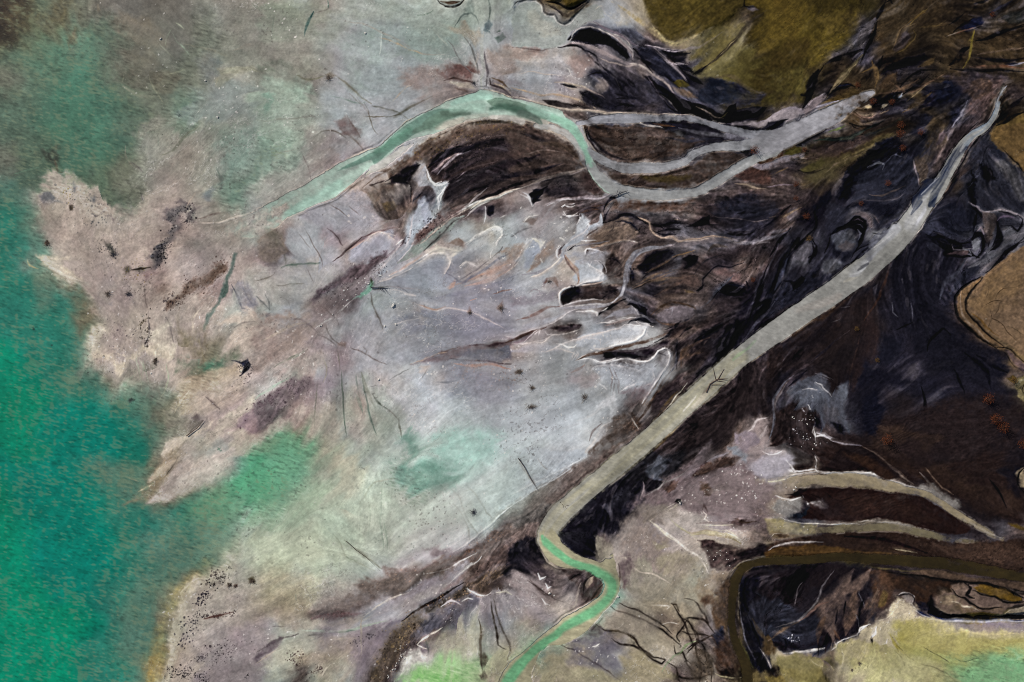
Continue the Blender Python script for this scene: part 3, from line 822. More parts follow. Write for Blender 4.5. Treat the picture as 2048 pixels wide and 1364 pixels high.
p #4f4038 e20 a0.0: 0,0 1,0 1,1
p #7a6f66 e30 a0.8 r0.7: 0,80 60,20 140,30 160,140 120,200 40,190 0,150
p #5c564c e40 a0.5 r0.8: 50,20 120,30 110,110 60,110
p #9a9ea0 e60 a0.7 r0.5: 170,20 380,30 420,180 300,200 180,180
p #9698a0 e50 a0.8 r0.5: 560,180 640,90 740,40 820,60 830,110 760,150 640,190
s #b9b1ac w12 a0.8 h0.1: 620,110 680,60 740,35 800,42 835,50
s #8a7570 w12 a0.7: 540,140 600,100 680,60
s #a78f82 w7 a0.6: 560,150 640,90 700,60
s #39302f w10 a0.8 r0.6: 455,205 500,175 540,145 600,95 640,60
s #5a4a48 w14 a0.7 r0.8: 640,60 760,20 860,-10
s #403536 w6 a0.8: 430,0 480,50 515,110
s #57504e w5 a0.7: 660,110 680,150 690,180
p #55494f e26 a0.85 r0.7: 300,440 420,350 520,270 640,210 740,160 800,130 790,160 700,220 560,310 440,380 340,450
p #4a3d40 e16 a0.7 r1: 590,280 700,200 760,160 720,210 640,270
d #241d20 n160 r3.5 a0.8: 340,440 560,280 780,130 800,160 600,300 400,430
s #7c7378 w14 a0.7: 620,300 720,230 800,170 880,90 930,0
s #b4aeae w9 a0.8 r0.7: 720,270 780,220 830,150 870,90
s #c3bcba w8 a0.8 r0.7 h0.1: 840,110 870,70 890,60
s #3b3133 w16 a0.75 r0.8: 860,110 890,70 920,20
s #6a5e60 w26 a0.6 r0.8: 940,80 1010,30 1080,0
s #35292a w9 a0.85 r0.6: 980,150 1040,110 1090,70 1150,20 1180,0
s #8d8580 w20 a0.6: 940,110 1040,70 1120,10
s #3b3030 w7 a0.8: 880,80 920,100 990,140
s #55504e w6 a0.7: 830,130 840,190 850,210
s #c0bab7 w10 a0.85 h0.12: 735,330 800,300 880,260 940,210 1000,185 1060,165 1120,165 1165,200 1165,250
s #c6c1be w16 a0.8 r0.9 h0.12: 1000,180 1060,145 1120,130 1180,150 1215,150
s #b8b1ae w8 a0.75: 740,320 840,270 920,240
s #9a9290 w6 a0.7: 930,210 990,160 1020,120
p #9a8c86 e40 a0.6 r0.8: 1020,130 1100,80 1200,90 1220,140 1120,130
s #b2a8a2 w9 a0.7: 900,200 960,150 1020,110
p #8d9096 e60 a0.8 r0.4: 760,340 950,220 1080,180 1150,200 1150,300 1000,360 840,370
s #c9c3bf w16 a0.75 r0.9 h0.1: 1260,110 1290,80 1340,50 1400,20 1460,10 1490,40 1440,100
s #c2bcb8 w14 a0.7 r1: 1220,240 1260,210 1330,230 1310,180
p #b5b0ae e26 a0.6 r1: 1240,110 1330,50 1400,60 1360,110 1270,130
s #5f4a44 w14 a0.6 r0.8: 1210,130 1240,100 1220,70
s #9a8478 w14 a0.6: 1190,350 1260,330 1360,280 1450,240 1535,210
s #a08676 w20 a0.5 r0.8: 1330,290 1420,260 1500,220
p #a59084 e14 a0.7: 1140,360 1190,320 1195,345 1160,370
s #44404a w6 a0.6: 1120,310 1130,280 1200,330 1300,270 1390,200
s #b0a69e w6 a0.7: 1390,180 1440,160 1480,140
p #757880 e80 a0.6 r0.7: 850,360 1100,360 1400,330 1535,300 1535,420 1300,460 1100,460 950,430
p #787b84 e80 a0.7 r0.7: 850,540 1100,500 1300,520 1500,600 1300,660 1000,640 860,620
s #a9a6a6 w8 a0.8 r0.6: 800,370 860,385 920,405 960,415
s #aaa4a2 w7 a0.75 r0.6: 920,440 1000,470 1080,490 1160,480 1250,500 1300,515 1350,535 1420,570 1500,605
s #97857c w10 a0.6: 980,460 1060,485 1140,470
s #4e4b50 w6 a0.7: 840,350 880,370 920,400
s #b3afae w5 a0.7 r0.8: 800,585 900,560 1000,535
p #5c4a44 e18 a0.5: 1270,515 1285,475 1292,500 1290,525
p #6c5c56 e18 a0.5 r0.8: 1450,490 1475,440 1485,490 1470,510
s #6f5c56 w9 a0.6: 1420,400 1480,380 1535,370
s #9c8278 w16 a0.5 r0.9: 1280,440 1320,430
p #6e6062 e24 a0.8 r0.8: 920,820 1030,780 1150,740 1280,710 1420,690 1540,660 1540,720 1400,720 1280,760 1160,800 1040,810
s #35272a w9 a0.85 r0.7: 1535,680 1460,690 1400,710 1350,705 1280,720
s #4a3833 w8 a0.8 r0.8: 1230,720 1150,745 1080,765 1020,790
s #a59486 w8 a0.7 r0.8: 920,815 1000,790 1080,760 1150,755
p #62616a e26 a0.75 r0.8: 1180,770 1300,730 1420,730 1535,720 1535,790 1400,800 1280,800
s #33282a w12 a0.85 r0.8: 1160,790 1230,800 1330,800 1450,810 1535,815
s #9d8072 w16 a0.6 r0.9: 1180,820 1300,830 1420,820 1535,850
d #a58a7a n90 r5 a0.6: 1150,810 1535,820 1535,1000 1200,980
d #6c5852 n60 r4 a0.6: 1150,810 1535,820 1535,920 1200,900
p #a79a92 e26 a0.7: 970,870 990,830 1030,830 1010,880
s #77706e w16 a0.6: 1300,790 1270,850 1230,910 1190,970
s #5c6066 w10 a0.6: 1080,930 1150,935 1220,915
p #797a84 e60 a0.6 r0.8: 1150,900 1350,880 1535,960 1535,1060 1300,1040 1180,1000
p #96989e e80 a0.6: 800,700 1000,640 1200,680 1000,760 860,790
s #45403c w9 a0.9 r0.4: 690,290 700,330 690,362
s #3f4a40 w14 a0.85: 695,310 688,345 678,370
s #4a4a48 w6 a0.8: 700,365 760,370 800,362
s #4a443e w7 a0.85 r0.5: 690,390 700,450 720,500 745,550 762,595 765,620
s #443d3a w6 a0.8 r0.6: 420,480 450,520 480,550 500,600
s #443d3a w6 a0.8 r0.6: 420,570 430,630 470,680 520,710
s #4a4340 w6 a0.8 r0.6: 360,640 420,660 480,710
s #40352f w7 a0.85 r0.6: 580,735 640,750 700,785 785,825
p #716158 e18 a0.5 r0.8: 480,680 540,700 535,725 490,710
s #59554e w5 a0.7: 650,720 670,740 660,770
s #6d8479 w6 a0.7 r0.8: 700,370 640,400 600,420
p #8aa79b e20 a0.7 r0.7: 570,430 620,390 690,360 690,380 640,410
s #b9b6b2 w8 a0.6 r1: 580,420 520,480 460,540 400,570 350,610
d #dcdad4 n70 r4 a0.9: 700,280 740,300 540,440 400,590 350,590 440,480 560,380
d #e2e0dc n24 r5 a0.9: 800,440 1000,450 1080,700 900,780 780,600
d #c9c6c2 n60 r3 a0.7: 500,560 700,560 700,800 480,760
p #9c9a94 e60 a0.6 r0.6: 0,230 250,200 500,260 360,400 200,440 0,420
s #565249 w6 a0.75 r0.6: 0,320 60,300 110,270 120,240
s #44564c w8 a0.8 r0.6: 150,235 180,220 260,212 380,205
s #59574f w5 a0.7: 170,150 180,220
s #59574f w5 a0.7: 100,340 170,345 240,335 300,330
s #55514c w5 a0.7: 130,390 190,440 210,490
s #444a4a w8 a0.75 r0.9: 0,410 40,450 80,490
s #444a4a w6 a0.75 r0.9: 50,390 70,440 80,490
p #58585c e10 a0.7: 55,520 80,510 85,535 60,540
s #68625e w4 a0.6: 250,30 330,120
s #68625e w4 a0.6: 290,0 340,90 390,190 400,250
s #68625e w4 a0.6: 300,230 350,340
p #8d8078 e60 a0.7 r0.9: 0,540 180,500 320,520 340,640 200,760 0,840
s #584e50 w8 a0.75 r0.7: 180,540 270,545 310,575 370,635
s #a29688 w20 a0.5 r0.9: 40,680 200,590 320,560
s #7a7d70 w14 a0.5 r0.9: 110,840 200,790 300,720
s #5c7766 w5 a0.6: 210,800 260,760 290,735
p #958a84 e60 a0.6 r1: 60,900 200,800 400,720 420,820 300,900
s #8a9c8c w20 a0.5 r0.8 e1: 0,1030 100,960 190,910
d #4e4a48 n60 r3 a0.6: 0,930 180,880 200,940 0,1060
p #6a5d60 e40 a0.85 r0.9: 0,1060 120,970 220,920 320,890 330,940 250,1000 180,1080 100,1150 0,1220
d #352b2f n260 r3.5 a0.7: 0,1050 200,920 320,890 260,1020 120,1150 0,1220
p #b0a59a e30 a0.7 r0.6: 0,1240 100,1190 200,1120 260,1060 320,1050 240,1170 100,1260 0,1290
s #65665c w6 a0.7: 365,940 360,1040 350,1130 340,1220
s #5c665c w6 a0.6: 510,860 520,1000 530,1130 545,1270
p #a9a092 e80 a0.6: 300,1140 480,1100 520,1280 400,1340 300,1280
s #59665d w9 a0.7 r0.7: 610,900 620,1000 625,1060 640,1110
s #5a665d w8 a0.7 r0.7: 650,920 670,1040 690,1150 720,1250
s #4d5249 w10 a0.8 r0.6: 700,1000 740,1050 790,1085
s #66625a w7 a0.7: 790,1085 830,1130 850,1160
s #56544a w14 a0.75 r0.7: 850,1140 860,1200 870,1260
s #748678 w24 a0.5: 600,1000 640,1100
s #727468 w26 a0.5 e1: 640,880 680,1000 720,1080
s #8a8578 w7 a0.6: 390,780 420,860 400,940
s #6d6a62 w7 a0.6: 490,740 500,860
p #7f8f86 e34 a0.85 r0.8: 890,1260 910,1200 970,1190 1000,1240 960,1300 960,1364 870,1364
p #93bcae e90 a0.4 r0.5: 960,1230 1080,1260 1150,1290 1120,1364 980,1364
p #6e857a e24 a0.8 r0.8: 1000,1340 1060,1330 1070,1364 990,1364
p #6a9474 e160 a0.6 r0.7: 30,1370 140,1240 220,1180 310,1270 340,1364
p #7d9378 e50 a0.6 r0.8: 0,1320 100,1270 160,1280 40,1364
s #5a5a58 w6 a0.6: 800,920 860,880 920,845
s #5a5a58 w6 a0.6: 970,920 1010,880 1030,840
s #5a5a58 w4 a0.6: 690,960 740,945
s #6b6a6a w5 a0.5: 1380,1180 1450,1240 1490,1280
Z 1024 455 3
f q: 1500,60 1200,130 900,300 700,380
f q: 1500,500 1100,600 800,750 450,800
f q: 500,50 200,250 0,350
f q: 700,750 200,720 0,740
f q: 1300,900 900,1300
s #8f8d92 w26 a0.7 e0.8: 460,0 400,70 330,130 290,200 200,260 60,290
s #4a4548 w12 a0.6: 0,60 60,20 120,0
s #bfbab9 w12 a0.8 h0.1: 0,230 40,180 80,110 130,75 180,95
p #b5aea8 e16 a0.7: 100,95 140,70 190,100 170,140 130,120
s #c0bcbc w6 a0.8: 140,215 175,150 215,95
s #9f9390 w16 a0.5: 180,60 220,30 250,0
p #514649 e14 a0.8: 285,120 305,112 312,150 292,165
s #c8c2c2 w6 a0.9 h0.1: 275,185 268,145 290,112 310,112
s #26222a w8 a0.9: 335,150 355,120 385,105
s #c2bcbb w5 a0.8: 330,160 345,125 380,98
p #3a2f2f e8 a0.85: 445,150 455,132 468,140 455,160
s #bdb6b5 w8 a0.85 h0.1: 440,165 450,130 500,132 550,148
s #bdb6b5 w6 a0.8: 425,70 470,75 520,70
p #51443c e20 a0.8 r0.8: 500,40 600,10 690,10 680,60 600,90 520,110 460,100
p #6b5a4e e26 a0.6 r1: 480,60 560,40 540,90 480,95
s #221e20 w8 a0.7: 540,60 620,30 680,10
s #8f857e w9 a0.7: 470,110 560,100 660,75 760,90
p #9d9da3 e26 a0.8 r0.5: 370,220 430,190 510,200 560,240 560,290 500,320 420,310 380,260
s #c6c0c1 w10 a0.9 h0.12: 480,205 470,235 510,260 540,285 520,315 460,330 400,345
s #bcb4b4 w6 a0.8: 490,195 520,205 545,215
s #101014 w9 a0.85: 520,205 545,220 560,260
p #3b322f e20 a0.9 r0.8: 550,160 640,180 650,250 640,310 570,320 555,250
s #231e20 w8 a0.8 r0.8: 560,180 620,190 650,230
p #2f2828 e18 a0.92 r0.6 h-0.1: 285,430 300,390 350,365 420,345 520,330 600,340 650,350 640,390 590,420 500,430 400,430 350,450 300,470
p #0e0d10 e14 a0.9 r0.9: 300,440 320,395 375,370 360,420 330,460
p #3e332f e20 a0.7 r1: 420,370 520,350 600,370 540,410 440,415
s #141215 w14 a0.85 r0.9: 520,400 580,380 640,365
s #c2bbb8 w6 a0.9 h0.12: 285,475 280,440 290,400 320,370 380,355 400,348 480,342 560,322
s #b9b2b2 w6 a0.8: 285,470 340,455 400,440 480,430 560,435
s #7c7a80 w40 a0.9 e0.5 h-0.05: 950,105 880,118 800,132 735,165 695,210 680,270 678,330 665,390 625,430
s #918e94 w34 a0.85 e0.6: 640,420 590,455 500,470 400,475 290,482
s #59575f w12 a0.7 r0.8: 800,130 740,170 705,220 695,290 690,350
s #17161a w14 a0.85: 720,240 705,300 710,330
s #aaa4a2 w5 a0.8: 640,410 600,450 500,462 400,466 300,476
s #655d60 w30 a0.8 e0.6: 1535,85 1400,92 1280,70 1160,72 1050,95 950,108 880,118
s #a5968f w6 a0.8: 830,0 845,40 890,65 960,70 1010,82 1100,72 1200,55
s #8d8080 w4 a0.7: 985,85 960,105 880,115
s #151317 w22 a0.85 r0.8: 1280,15 1340,30 1420,20
s #1b181b w18 a0.7 r0.9: 860,40 900,20 1000,15
s #3b3330 w40 a0.5 r1: 700,60 800,80 900,90
p #131216 e20 a0.88 r0.9: 1010,190 1080,165 1110,180 1060,230 1020,240
p #1c1a1e e24 a0.8 r1: 760,240 850,200 940,150 960,160 880,230 800,290
s #121114 w12 a0.8 r0.8: 780,280 860,250 920,220 980,200
s #6b584a w14 a0.6 r0.9: 720,350 800,310 900,260 1000,240
s #75614f w10 a0.6 r0.9: 800,330 900,310 1000,300 1080,330
p #60504a e50 a0.6 r1: 1000,290 1130,290 1130,340 1020,360
p #675757 e40 a0.55 r1: 1180,260 1340,250 1360,330 1220,330
s #17151a w10 a0.85: 1100,380 1130,365 1150,340
s #8b7668 w6 a0.7: 1000,370 1040,375
s #4f4a50 w20 a0.6 r0.9: 1150,450 1220,390 1300,310 1360,270
s #211e22 w18 a0.7 r0.9: 1180,480 1240,420 1320,340
p #0d0c10 e18 a0.92 r0.6: 1250,375 1310,345 1390,370 1400,410 1330,425 1270,410
s #0b0a0d w26 a0.85 r0.8 e0.9: 1530,220 1500,300 1470,400 1440,500 1420,560
s #3a373d w10 a0.7: 1500,260 1470,340 1440,440 1400,540
s #141217 w40 a0.7 r0.9 e1: 1400,330 1430,420 1360,540 1300,620
s #2b2830 w40 a0.7 e1: 1535,380 1500,440 1450,520
s #0f0e10 w20 a0.9 r0.5: 520,520 570,490 620,462 690,430
s #bab4b4 w8 a0.8: 505,525 500,505 440,500 380,505
s #8d8a8f w24 a0.8: 560,540 640,510 700,490
p #837f85 e20 a0.85: 600,520 680,475 740,470 760,500 700,520 640,540
s #121118 w16 a0.9 h-0.15: 680,475 710,458 760,470 800,480
p #16141a e10 a0.92 r0.7: 745,490 790,470 808,490 805,520 760,520
s #b5aeae w5 a0.9: 710,462 730,485 745,510 790,525
s #0f0f14 w26 a0.9 h-0.15: 735,555 770,540 810,565 835,590
s #bdb6b4 w6 a0.85: 520,560 600,565 680,550 740,530
s #b8b0ae w7 a0.85: 735,555 760,580 800,585 845,595
p #a3a3a8 e30 a0.7 r0.6: 440,640 560,600 680,570 780,580 780,640 700,680 600,690 480,670
s #cbc5c4 w12 a0.9 h0.12: 770,585 795,605 785,640 740,670 680,690 580,720
s #c2bbba w7 a0.8: 470,650 560,620 640,600 690,570
s #c0b8b4 w6 a0.8: 430,690 520,730 600,715
s #8c7a76 w14 a0.6: 560,580 640,565 720,545
p #6c6266 e16 a0.9: 860,540 890,500 940,475 1010,475 1070,500 1085,525 1030,565 960,580 900,565
s #3e3026 w9 a0.8: 830,520 860,490 930,455 1010,455 1080,480 1100,500
s #57443a w10 a0.8: 860,545 900,575 970,590 1040,570 1095,530
s #877f84 w6 a0.7: 930,490 970,480 960,530
p #4e4446 e20 a0.7: 800,480 830,440 890,435 880,460 830,490
s #100e12 w12 a0.85 r0.8: 910,620 970,600 1030,560 1110,530
s #0f0d10 w16 a0.85 r0.9: 1010,660 1040,620 1080,600
p #0f0e11 e18 a0.9 r1: 1100,690 1150,620 1210,580 1260,570 1230,620 1160,660 1120,700
p #0c0b0e e30 a0.9 r0.8: 1240,780 1220,720 1270,640 1320,560 1380,540 1400,600 1340,680 1280,780
s #4a3c34 w26 a0.6 r1: 1060,700 1120,740 1200,690
s #5a4639 w20 a0.6 r1: 1000,800 1080,760 1160,740
p #6a554a e16 a0.5 r1: 1020,740 1060,720 1060,800 1020,820
s #1a1719 w10 a0.7 r0.9: 990,680 1000,760 985,850
s #5d5258 w9 a0.7: 850,690 800,720 700,735 600,750 550,755
p #2a2427 e16 a0.9 r0.8: 540,760 640,735 760,730 880,690 950,680 900,730 850,770 800,800 740,785 660,765 560,780
p #141317 e12 a0.9 r0.9: 545,780 560,760 660,755 760,770 740,785 640,768
s #53433b w18 a0.8 r0.8: 380,800 460,770 560,745 700,700 800,680 900,650 980,620
s #c6bfbe w7 a0.9 h0.12: 510,805 580,800 640,775 720,790 800,808 850,780 880,745 920,725
p #9a979b e26 a0.8: 870,780 900,735 940,735 945,790 910,850 870,830
s #d0caca w9 a0.9 h0.12: 900,730 935,725 955,760 948,800 920,845 890,880 840,960 800,1030 780,1060
s #2a272c w9 a0.7: 860,760 890,755 930,765
s #c2bbb8 w6 a0.8 r0.8: 660,800 740,830 840,850 850,885 820,920 740,930 700,970
s #c0b9b6 w5 a0.7 r0.9: 850,870 830,930 760,960
s #9e9593 w8 a0.6: 460,860 500,840 580,820
p #9c9da2 e50 a0.7 r0.6: 480,850 620,820 780,850 800,900 700,930 560,940
s #6a5f60 w8 a0.6 e1: 570,830 600,890 630,950 640,1010
s #655a5a w6 a0.5 e1: 620,880 610,950 600,1010
p #5b4d4c e24 a0.8 r1: 680,1030 740,980 790,1000 770,1060 700,1100 650,1090
s #43362f w20 a0.85 r0.7: 950,850 900,930 860,1010 800,1100 740,1170
s #6f5848 w9 a0.6 r0.8: 960,860 930,930 870,1000 800,1070
p #3a3030 e26 a0.85 r0.7: 1010,860 1020,920 960,1000 880,1100 830,1110 860,1010 930,930
s #b8b0ab w14 a0.75: 600,1160 540,1200 500,1260 450,1320 400,1370
p #b5b2b2 e18 a0.7 r0.8: 555,1020 605,1000 610,1060 620,1130 580,1160 570,1080
s #b7b3b2 w10 a0.7: 560,1060 500,1110 430,1150 380,1160
s #9a9496 w10 a0.6: 420,1170 300,1200 250,1210
s #5d4d4a w14 a0.7: 540,1180 480,1220 450,1280
p #46372f e30 a0.85 r1: 560,1190 640,1130 760,1130 780,1180 700,1260 600,1340 500,1380 470,1360 520,1280
s #a59a92 w6 a0.8 r0.9: 700,1110 730,1160 760,1200
d #8a6a5a n60 r4 a0.6: 620,1130 760,1140 760,1230 640,1200
s #302523 w14 a0.8: 830,1180 760,1240 690,1320 640,1364
s #4e3d31 w18 a0.8: 1030,960 980,1030 900,1110 830,1180 760,1250
s #7d6b5a w7 a0.7 r0.7: 1010,990 950,1060 870,1130
s #423d39 w8 a0.9 r0.5: 1520,590 1440,650 1380,700 1300,760 1240,810 1180,850 1100,910
s #bab3a5 w5 a0.8: 1480,630 1400,690
s #bab3a5 w5 a0.8: 1050,930 1000,1000 940,1070 870,1150
s #1b181a w16 a0.8 r0.8: 1100,880 1160,840 1260,790 1350,700
s #9a948d w7 a0.7: 1000,1130 960,1170 930,1220 900,1250
s #4a3c28 w24 a0.7 r0.7 e0.9: 1540,720 1450,790 1350,860 1260,940 1180,1030 1070,1070 1000,1170 900,1280 820,1370
p #2b2321 e60 a0.8 r0.4: 1160,1080 1300,950 1540,800 1540,1100 1400,1150 1250,1250 1000,1364 900,1364
p #8a7c7a e40 a0.8 r1: 1400,1250 1470,1150 1540,1130 1540,1364 1320,1364 1300,1310
s #b5aaa8 w9 a0.8 r0.9: 1540,1130 1480,1150 1440,1210 1400,1240
s #9a8e8c w16 a0.7 r0.9: 1535,1180 1500,1240 1440,1300
p #66595a e30 a0.6 r1: 1110,1364 1180,1290 1200,1330 1170,1364
p #54424c e16 a0.5: 0,660 80,640 140,620 100,660 20,690
p #352c2c e12 a0.9 r0.9: 215,605 280,590 350,582 410,588 380,610 310,622 240,620
s #54443f w22 a0.85 r0.8: 0,670 70,640 140,622 200,600
s #c2bab8 w7 a0.8: 130,640 160,620 150,650
s #bcb4b2 w10 a0.6 r1: 0,690 90,690 150,685 230,655
s #c2bab6 w7 a0.7 r1: 200,750 260,730 320,740 380,760
s #b8b0ae w6 a0.7: 380,800 400,760 380,740
s #a3a1a6 w60 a0.5 e1: 0,740 150,720 300,740
d #d9d5d2 n40 r4 a0.8: 20,700 300,680 420,800 250,880 60,840
d #d9d5d2 n40 r3 a0.8: 480,840 800,860 800,940 560,960
s #b7b4b6 w6 a0.6: 0,30 30,60 20,80
p #7f7a80 e30 a0.6 r0.8: 0,470 120,470 260,440 280,400 160,400 0,420
s #6d5b57 w16 a0.7 r0.8: 20,560 120,540 200,490 280,470
s #9a979b w30 a0.6: 0,620 120,600 240,560 320,510
s #8f8684 w14 a0.6: 240,80 200,140 150,190
s #6e5f5c w20 a0.6 r0.8: 330,180 350,230 400,290
s #5e4c48 w10 a0.6: 320,160 340,220 380,270
p #63555a e18 a0.5: 200,320 225,308 235,330 215,350
Z 1536 455 3
f q: 1500,800 1200,820 900,860 600,1000
f q: 800,200 780,500 700,800 500,1100
f q: 1100,100 1050,400 1150,700 1400,900
f q: 1500,1250 1100,1150 800,1150
f q: 300,50 150,200 20,400
p #212128 e30 a0.85 r0.9: 380,20 460,0 520,10 540,80 500,180 440,240 380,300 300,350 200,420 60,500 0,540 -20,450 60,330 150,300 260,270 340,240 420,200 380,100
p #54535a e16 a0.8 r0.7: 390,40 430,10 510,10 530,60 500,110 440,120 420,70
p #4a494f e20 a0.8 r0.7: 180,140 230,95 265,110 260,170 230,230 170,260 100,300 70,320 110,240
p #505057 e20 a0.7 r0.7: 340,200 400,175 440,200 450,240 400,270 340,280 320,240
s #7d7a80 w10 a0.6: 190,140 225,100 260,110
s #0a090c w14 a0.9: 375,40 400,10 450,-10 520,10 560,60 540,120 500,180
s #0a090c w12 a0.9 r0.8: 250,60 285,110 280,170 220,180
s #0b0a0d w22 a0.9 r0.7: 290,0 240,50 200,90 120,160 70,230 30,330 -20,420
s #0a090c w26 a0.85 r0.8: 60,240 40,330 10,400 -20,440
p #09080b e8 a0.95: 90,320 150,325 190,300 205,290 225,305 190,350 160,370 130,340
s #3f3c42 w12 a0.6: 20,250 80,170 150,90
s #4a4548 w26 a0.6 r0.9: 0,30 60,20 110,0
s #0c0b0f w26 a0.8 r0.9: 0,180 40,110 90,50 130,0
s #0e0d10 w12 a0.95 h-0.2: 740,5 700,60 640,110 580,140 520,200 470,235 400,300 345,345 280,385 220,430 140,480 70,530 0,575
s #0d0c0f w8 a0.9 h-0.2: 905,0 860,60 800,120 740,185 690,240 620,300 540,360
s #6a5648 w8 a0.6: 735,30 650,130 560,190 460,260 370,330
s #9d8f84 w5 a0.85: 890,20 850,75 790,130 730,195 680,245 610,305 540,355 470,405 400,450 300,510 240,550 150,600 60,640 0,690
w #b7b7bc w1 b1 a0.8 r0.3 e0.8: 760,0,60 700,80,40 640,150,30 590,200,40 540,250,60 500,290,40
w #d4d4d6 w1 b1 a0.9 r0.3 e0.6: 490,285,6 540,270,12 580,240,16 600,200,8
w #33343e w1 b1 a0.8 r0.3 e0.6: 540,255,10 565,235,22 600,215,16
w #6d6d78 w1 b1 a0.6 r0.3 e0.9: 700,20,30 640,80,40 600,150,50 610,190,30
w #b5afa2 w1 b1 a0.8 r0.3 e0.6: 450,330,10 490,315,22 530,300,10
w #a59a92 w1 b1 a0.5 r0.3 e0.9: 420,410,40 300,460,50 180,500,40
s #312a28 w60 a0.7 e1: 900,40 820,140 740,240 620,330 480,420
p #3d2c20 e40 a0.75 r0.8: 160,600 280,530 400,470 470,420 430,480 330,540 230,600 100,650
p #2a211e e60 a0.8 r0.6: 0,720 200,620 420,520 600,420 650,520 600,700 400,760 250,830 0,900
s #4a3022 w16 a0.6 e1 r0.6: 740,210 700,330 640,460 580,560
p #1d1c22 e80 a0.9 r0.5: 700,200 900,50 1000,150 1060,200 1180,200 1100,330 1090,420 1130,560 1230,680 1400,780 1470,900 1400,960 1100,880 900,700 760,500
p #1a1a21 e60 a0.7 r0.7: 680,600 800,660 780,760 700,800 650,720
s #3a3a41 w34 a0.8 r0.6 e1: 1180,190 1130,270 1060,330 1030,430
s #2c2c33 w60 a0.8 e1: 1330,130 1250,230 1150,310 1090,400
s #57555b w40 a0.7 e1 r0.7: 1450,120 1340,180 1200,240
p #525157 e30 a0.8 r0.8: 1300,0 1480,0 1540,60 1500,100 1400,140 1330,160 1340,80
s #0a090c w44 a0.9 r0.4: 1375,0 1385,50 1370,110 1330,140
s #0b0a0d w30 a0.9 r0.5: 940,40 1010,70 1060,105 1130,130 1190,135 1230,165 1260,180
s #0b0a0d w34 a0.9 r0.7: 1000,60 1060,60 1090,100 1060,150 1150,160 1230,170
s #6b6668 w5 a0.7: 1000,60 1060,95 1110,90 1170,120 1230,120
s #76767d w5 a0.8: 1140,120 1200,130 1215,170
p #66666d e8 a0.9: 1215,75 1245,58 1275,75 1270,115 1240,130 1220,110
s #0c0b0e w16 a0.9: 1215,70 1240,50 1290,60 1285,120 1255,170
p #3d3d44 e20 a0.7 r0.7: 1100,-10 1230,-10 1240,40 1180,80 1120,50
p #54545c e14 a0.8: 1220,0 1270,-10 1300,20 1310,100 1290,110 1280,40
s #151418 w20 a0.8: 1290,0 1320,60 1310,120
p #695542 e14 a0.97 r0.4: 1290,290 1350,230 1420,180 1545,105 1620,90 1620,760 1540,770 1480,740 1400,690 1330,640 1280,590 1230,540 1200,480 1190,420 1230,360
p #735c42 e60 a0.7 r0.7: 1270,330 1400,230 1500,180 1480,400 1350,560 1260,520 1210,430
p #625040 e50 a0.6 r0.8: 1380,430 1560,360 1560,620 1420,600 1330,520
p #6a543e e16 a0.9: 1130,430 1150,370 1220,320 1290,280 1230,360 1185,420 1195,480 1210,530 1290,610 1360,680 1410,720 1400,735 1340,720 1260,650 1190,580 1140,510
s #8c7a6c w10 a0.6: 1150,400 1160,480 1190,560 1250,620 1320,690
s #0c0b0b w11 a0.95 r0.3 h-0.35: 1270,295 1200,335 1150,375 1125,420 1130,480 1150,540 1190,590 1250,645 1310,690 1370,730
s #14100e w7 a0.95 r0.3 h-0.3: 1280,300 1235,355 1195,400 1185,440 1195,500 1220,545 1260,590 1310,640 1370,690 1410,725
s #16120f w8 a0.9 r0.4 h-0.3: 1370,725 1410,725 1470,750 1510,790 1545,820
s #221c1a w4 a0.9: 1390,735 1440,780 1480,830 1540,870
p #57474b e14 a0.8: 1410,735 1460,755 1510,800 1545,830 1545,870 1490,830 1440,770
s #0f0d0e w10 a0.85 r0.8: 1300,270 1370,210 1440,150 1500,100 1545,80
s #3a2d20 w3 a0.6 r0.9: 1270,480 1330,450 1380,440 1440,450
s #3a2d20 w3 a0.6 r0.9: 1350,440 1360,400 1400,360 1470,350 1540,330
s #3a2d20 w3 a0.6 r0.9: 1320,500 1330,550 1370,560 1400,590 1430,640 1500,690
s #3a2d20 w3 a0.5 r0.9: 1380,440 1370,500 1340,540
s #45392a w3 a0.5 r0.9: 1290,440 1310,380 1300,340
s #45392a w3 a0.5 r0.9: 1400,590 1450,600 1530,650
s #45392a w3 a0.5 r0.9: 1330,550 1310,600 1350,640
s #5c4322 w14 a0.5 r0.8: 1220,520 1300,600 1370,650
s #0d0c0f w16 a0.85: 950,750 970,690 1020,640 1060,610 1100,650
s #0d0c0f w9 a0.8 r0.8: 770,610 830,590 870,570
s #0c0c10 w16 a0.85: 1120,850 1140,910 1170,1000
s #0f0e12 w36 a0.7 e1: 1180,750 1260,810 1310,880 1330,970
s #0f0e12 w30 a0.7 e1: 1250,760 1350,830 1440,870
s #0f0e13 w24 a0.8 e0.9: 920,960 940,1050 930,1200
s #6b696e w5 a0.8: 748,455 745,515 780,548
s #55535a w6 a0.7: 850,440 870,560
s #47454b w10 a0.6: 840,130 830,200
s #3f3a3c w12 a0.6 e1: 820,0 830,140 800,260
p #312522 e60 a0.8 r0.6: 480,900 520,780 580,620 640,600 650,760 560,880 520,980
s #48362e w8 a0.6 r0.9: 560,620 530,720 500,840 490,960
s #4c4040 w10 a0.7 r0.7: 490,620 420,670 360,720 290,780 200,840 140,890 80,960 40,1040 30,1120 10,1230
s #6a6264 w8 a0.7: 110,930 60,1010 40,1090 30,1180
s #17151a w16 a0.7: 430,660 340,740 260,800
s #57514f w6 a0.6: 370,570 430,545
s #5d5755 w7 a0.6: 420,480 490,470
s #3c3638 w9 a0.6: 90,800 150,730 260,700
p #4d4d55 e34 a0.85 r0.8: 140,980 200,910 280,880 350,930 380,1000 420,960 470,950 470,1060 440,1120 380,1060 330,1080 240,1110 180,1070
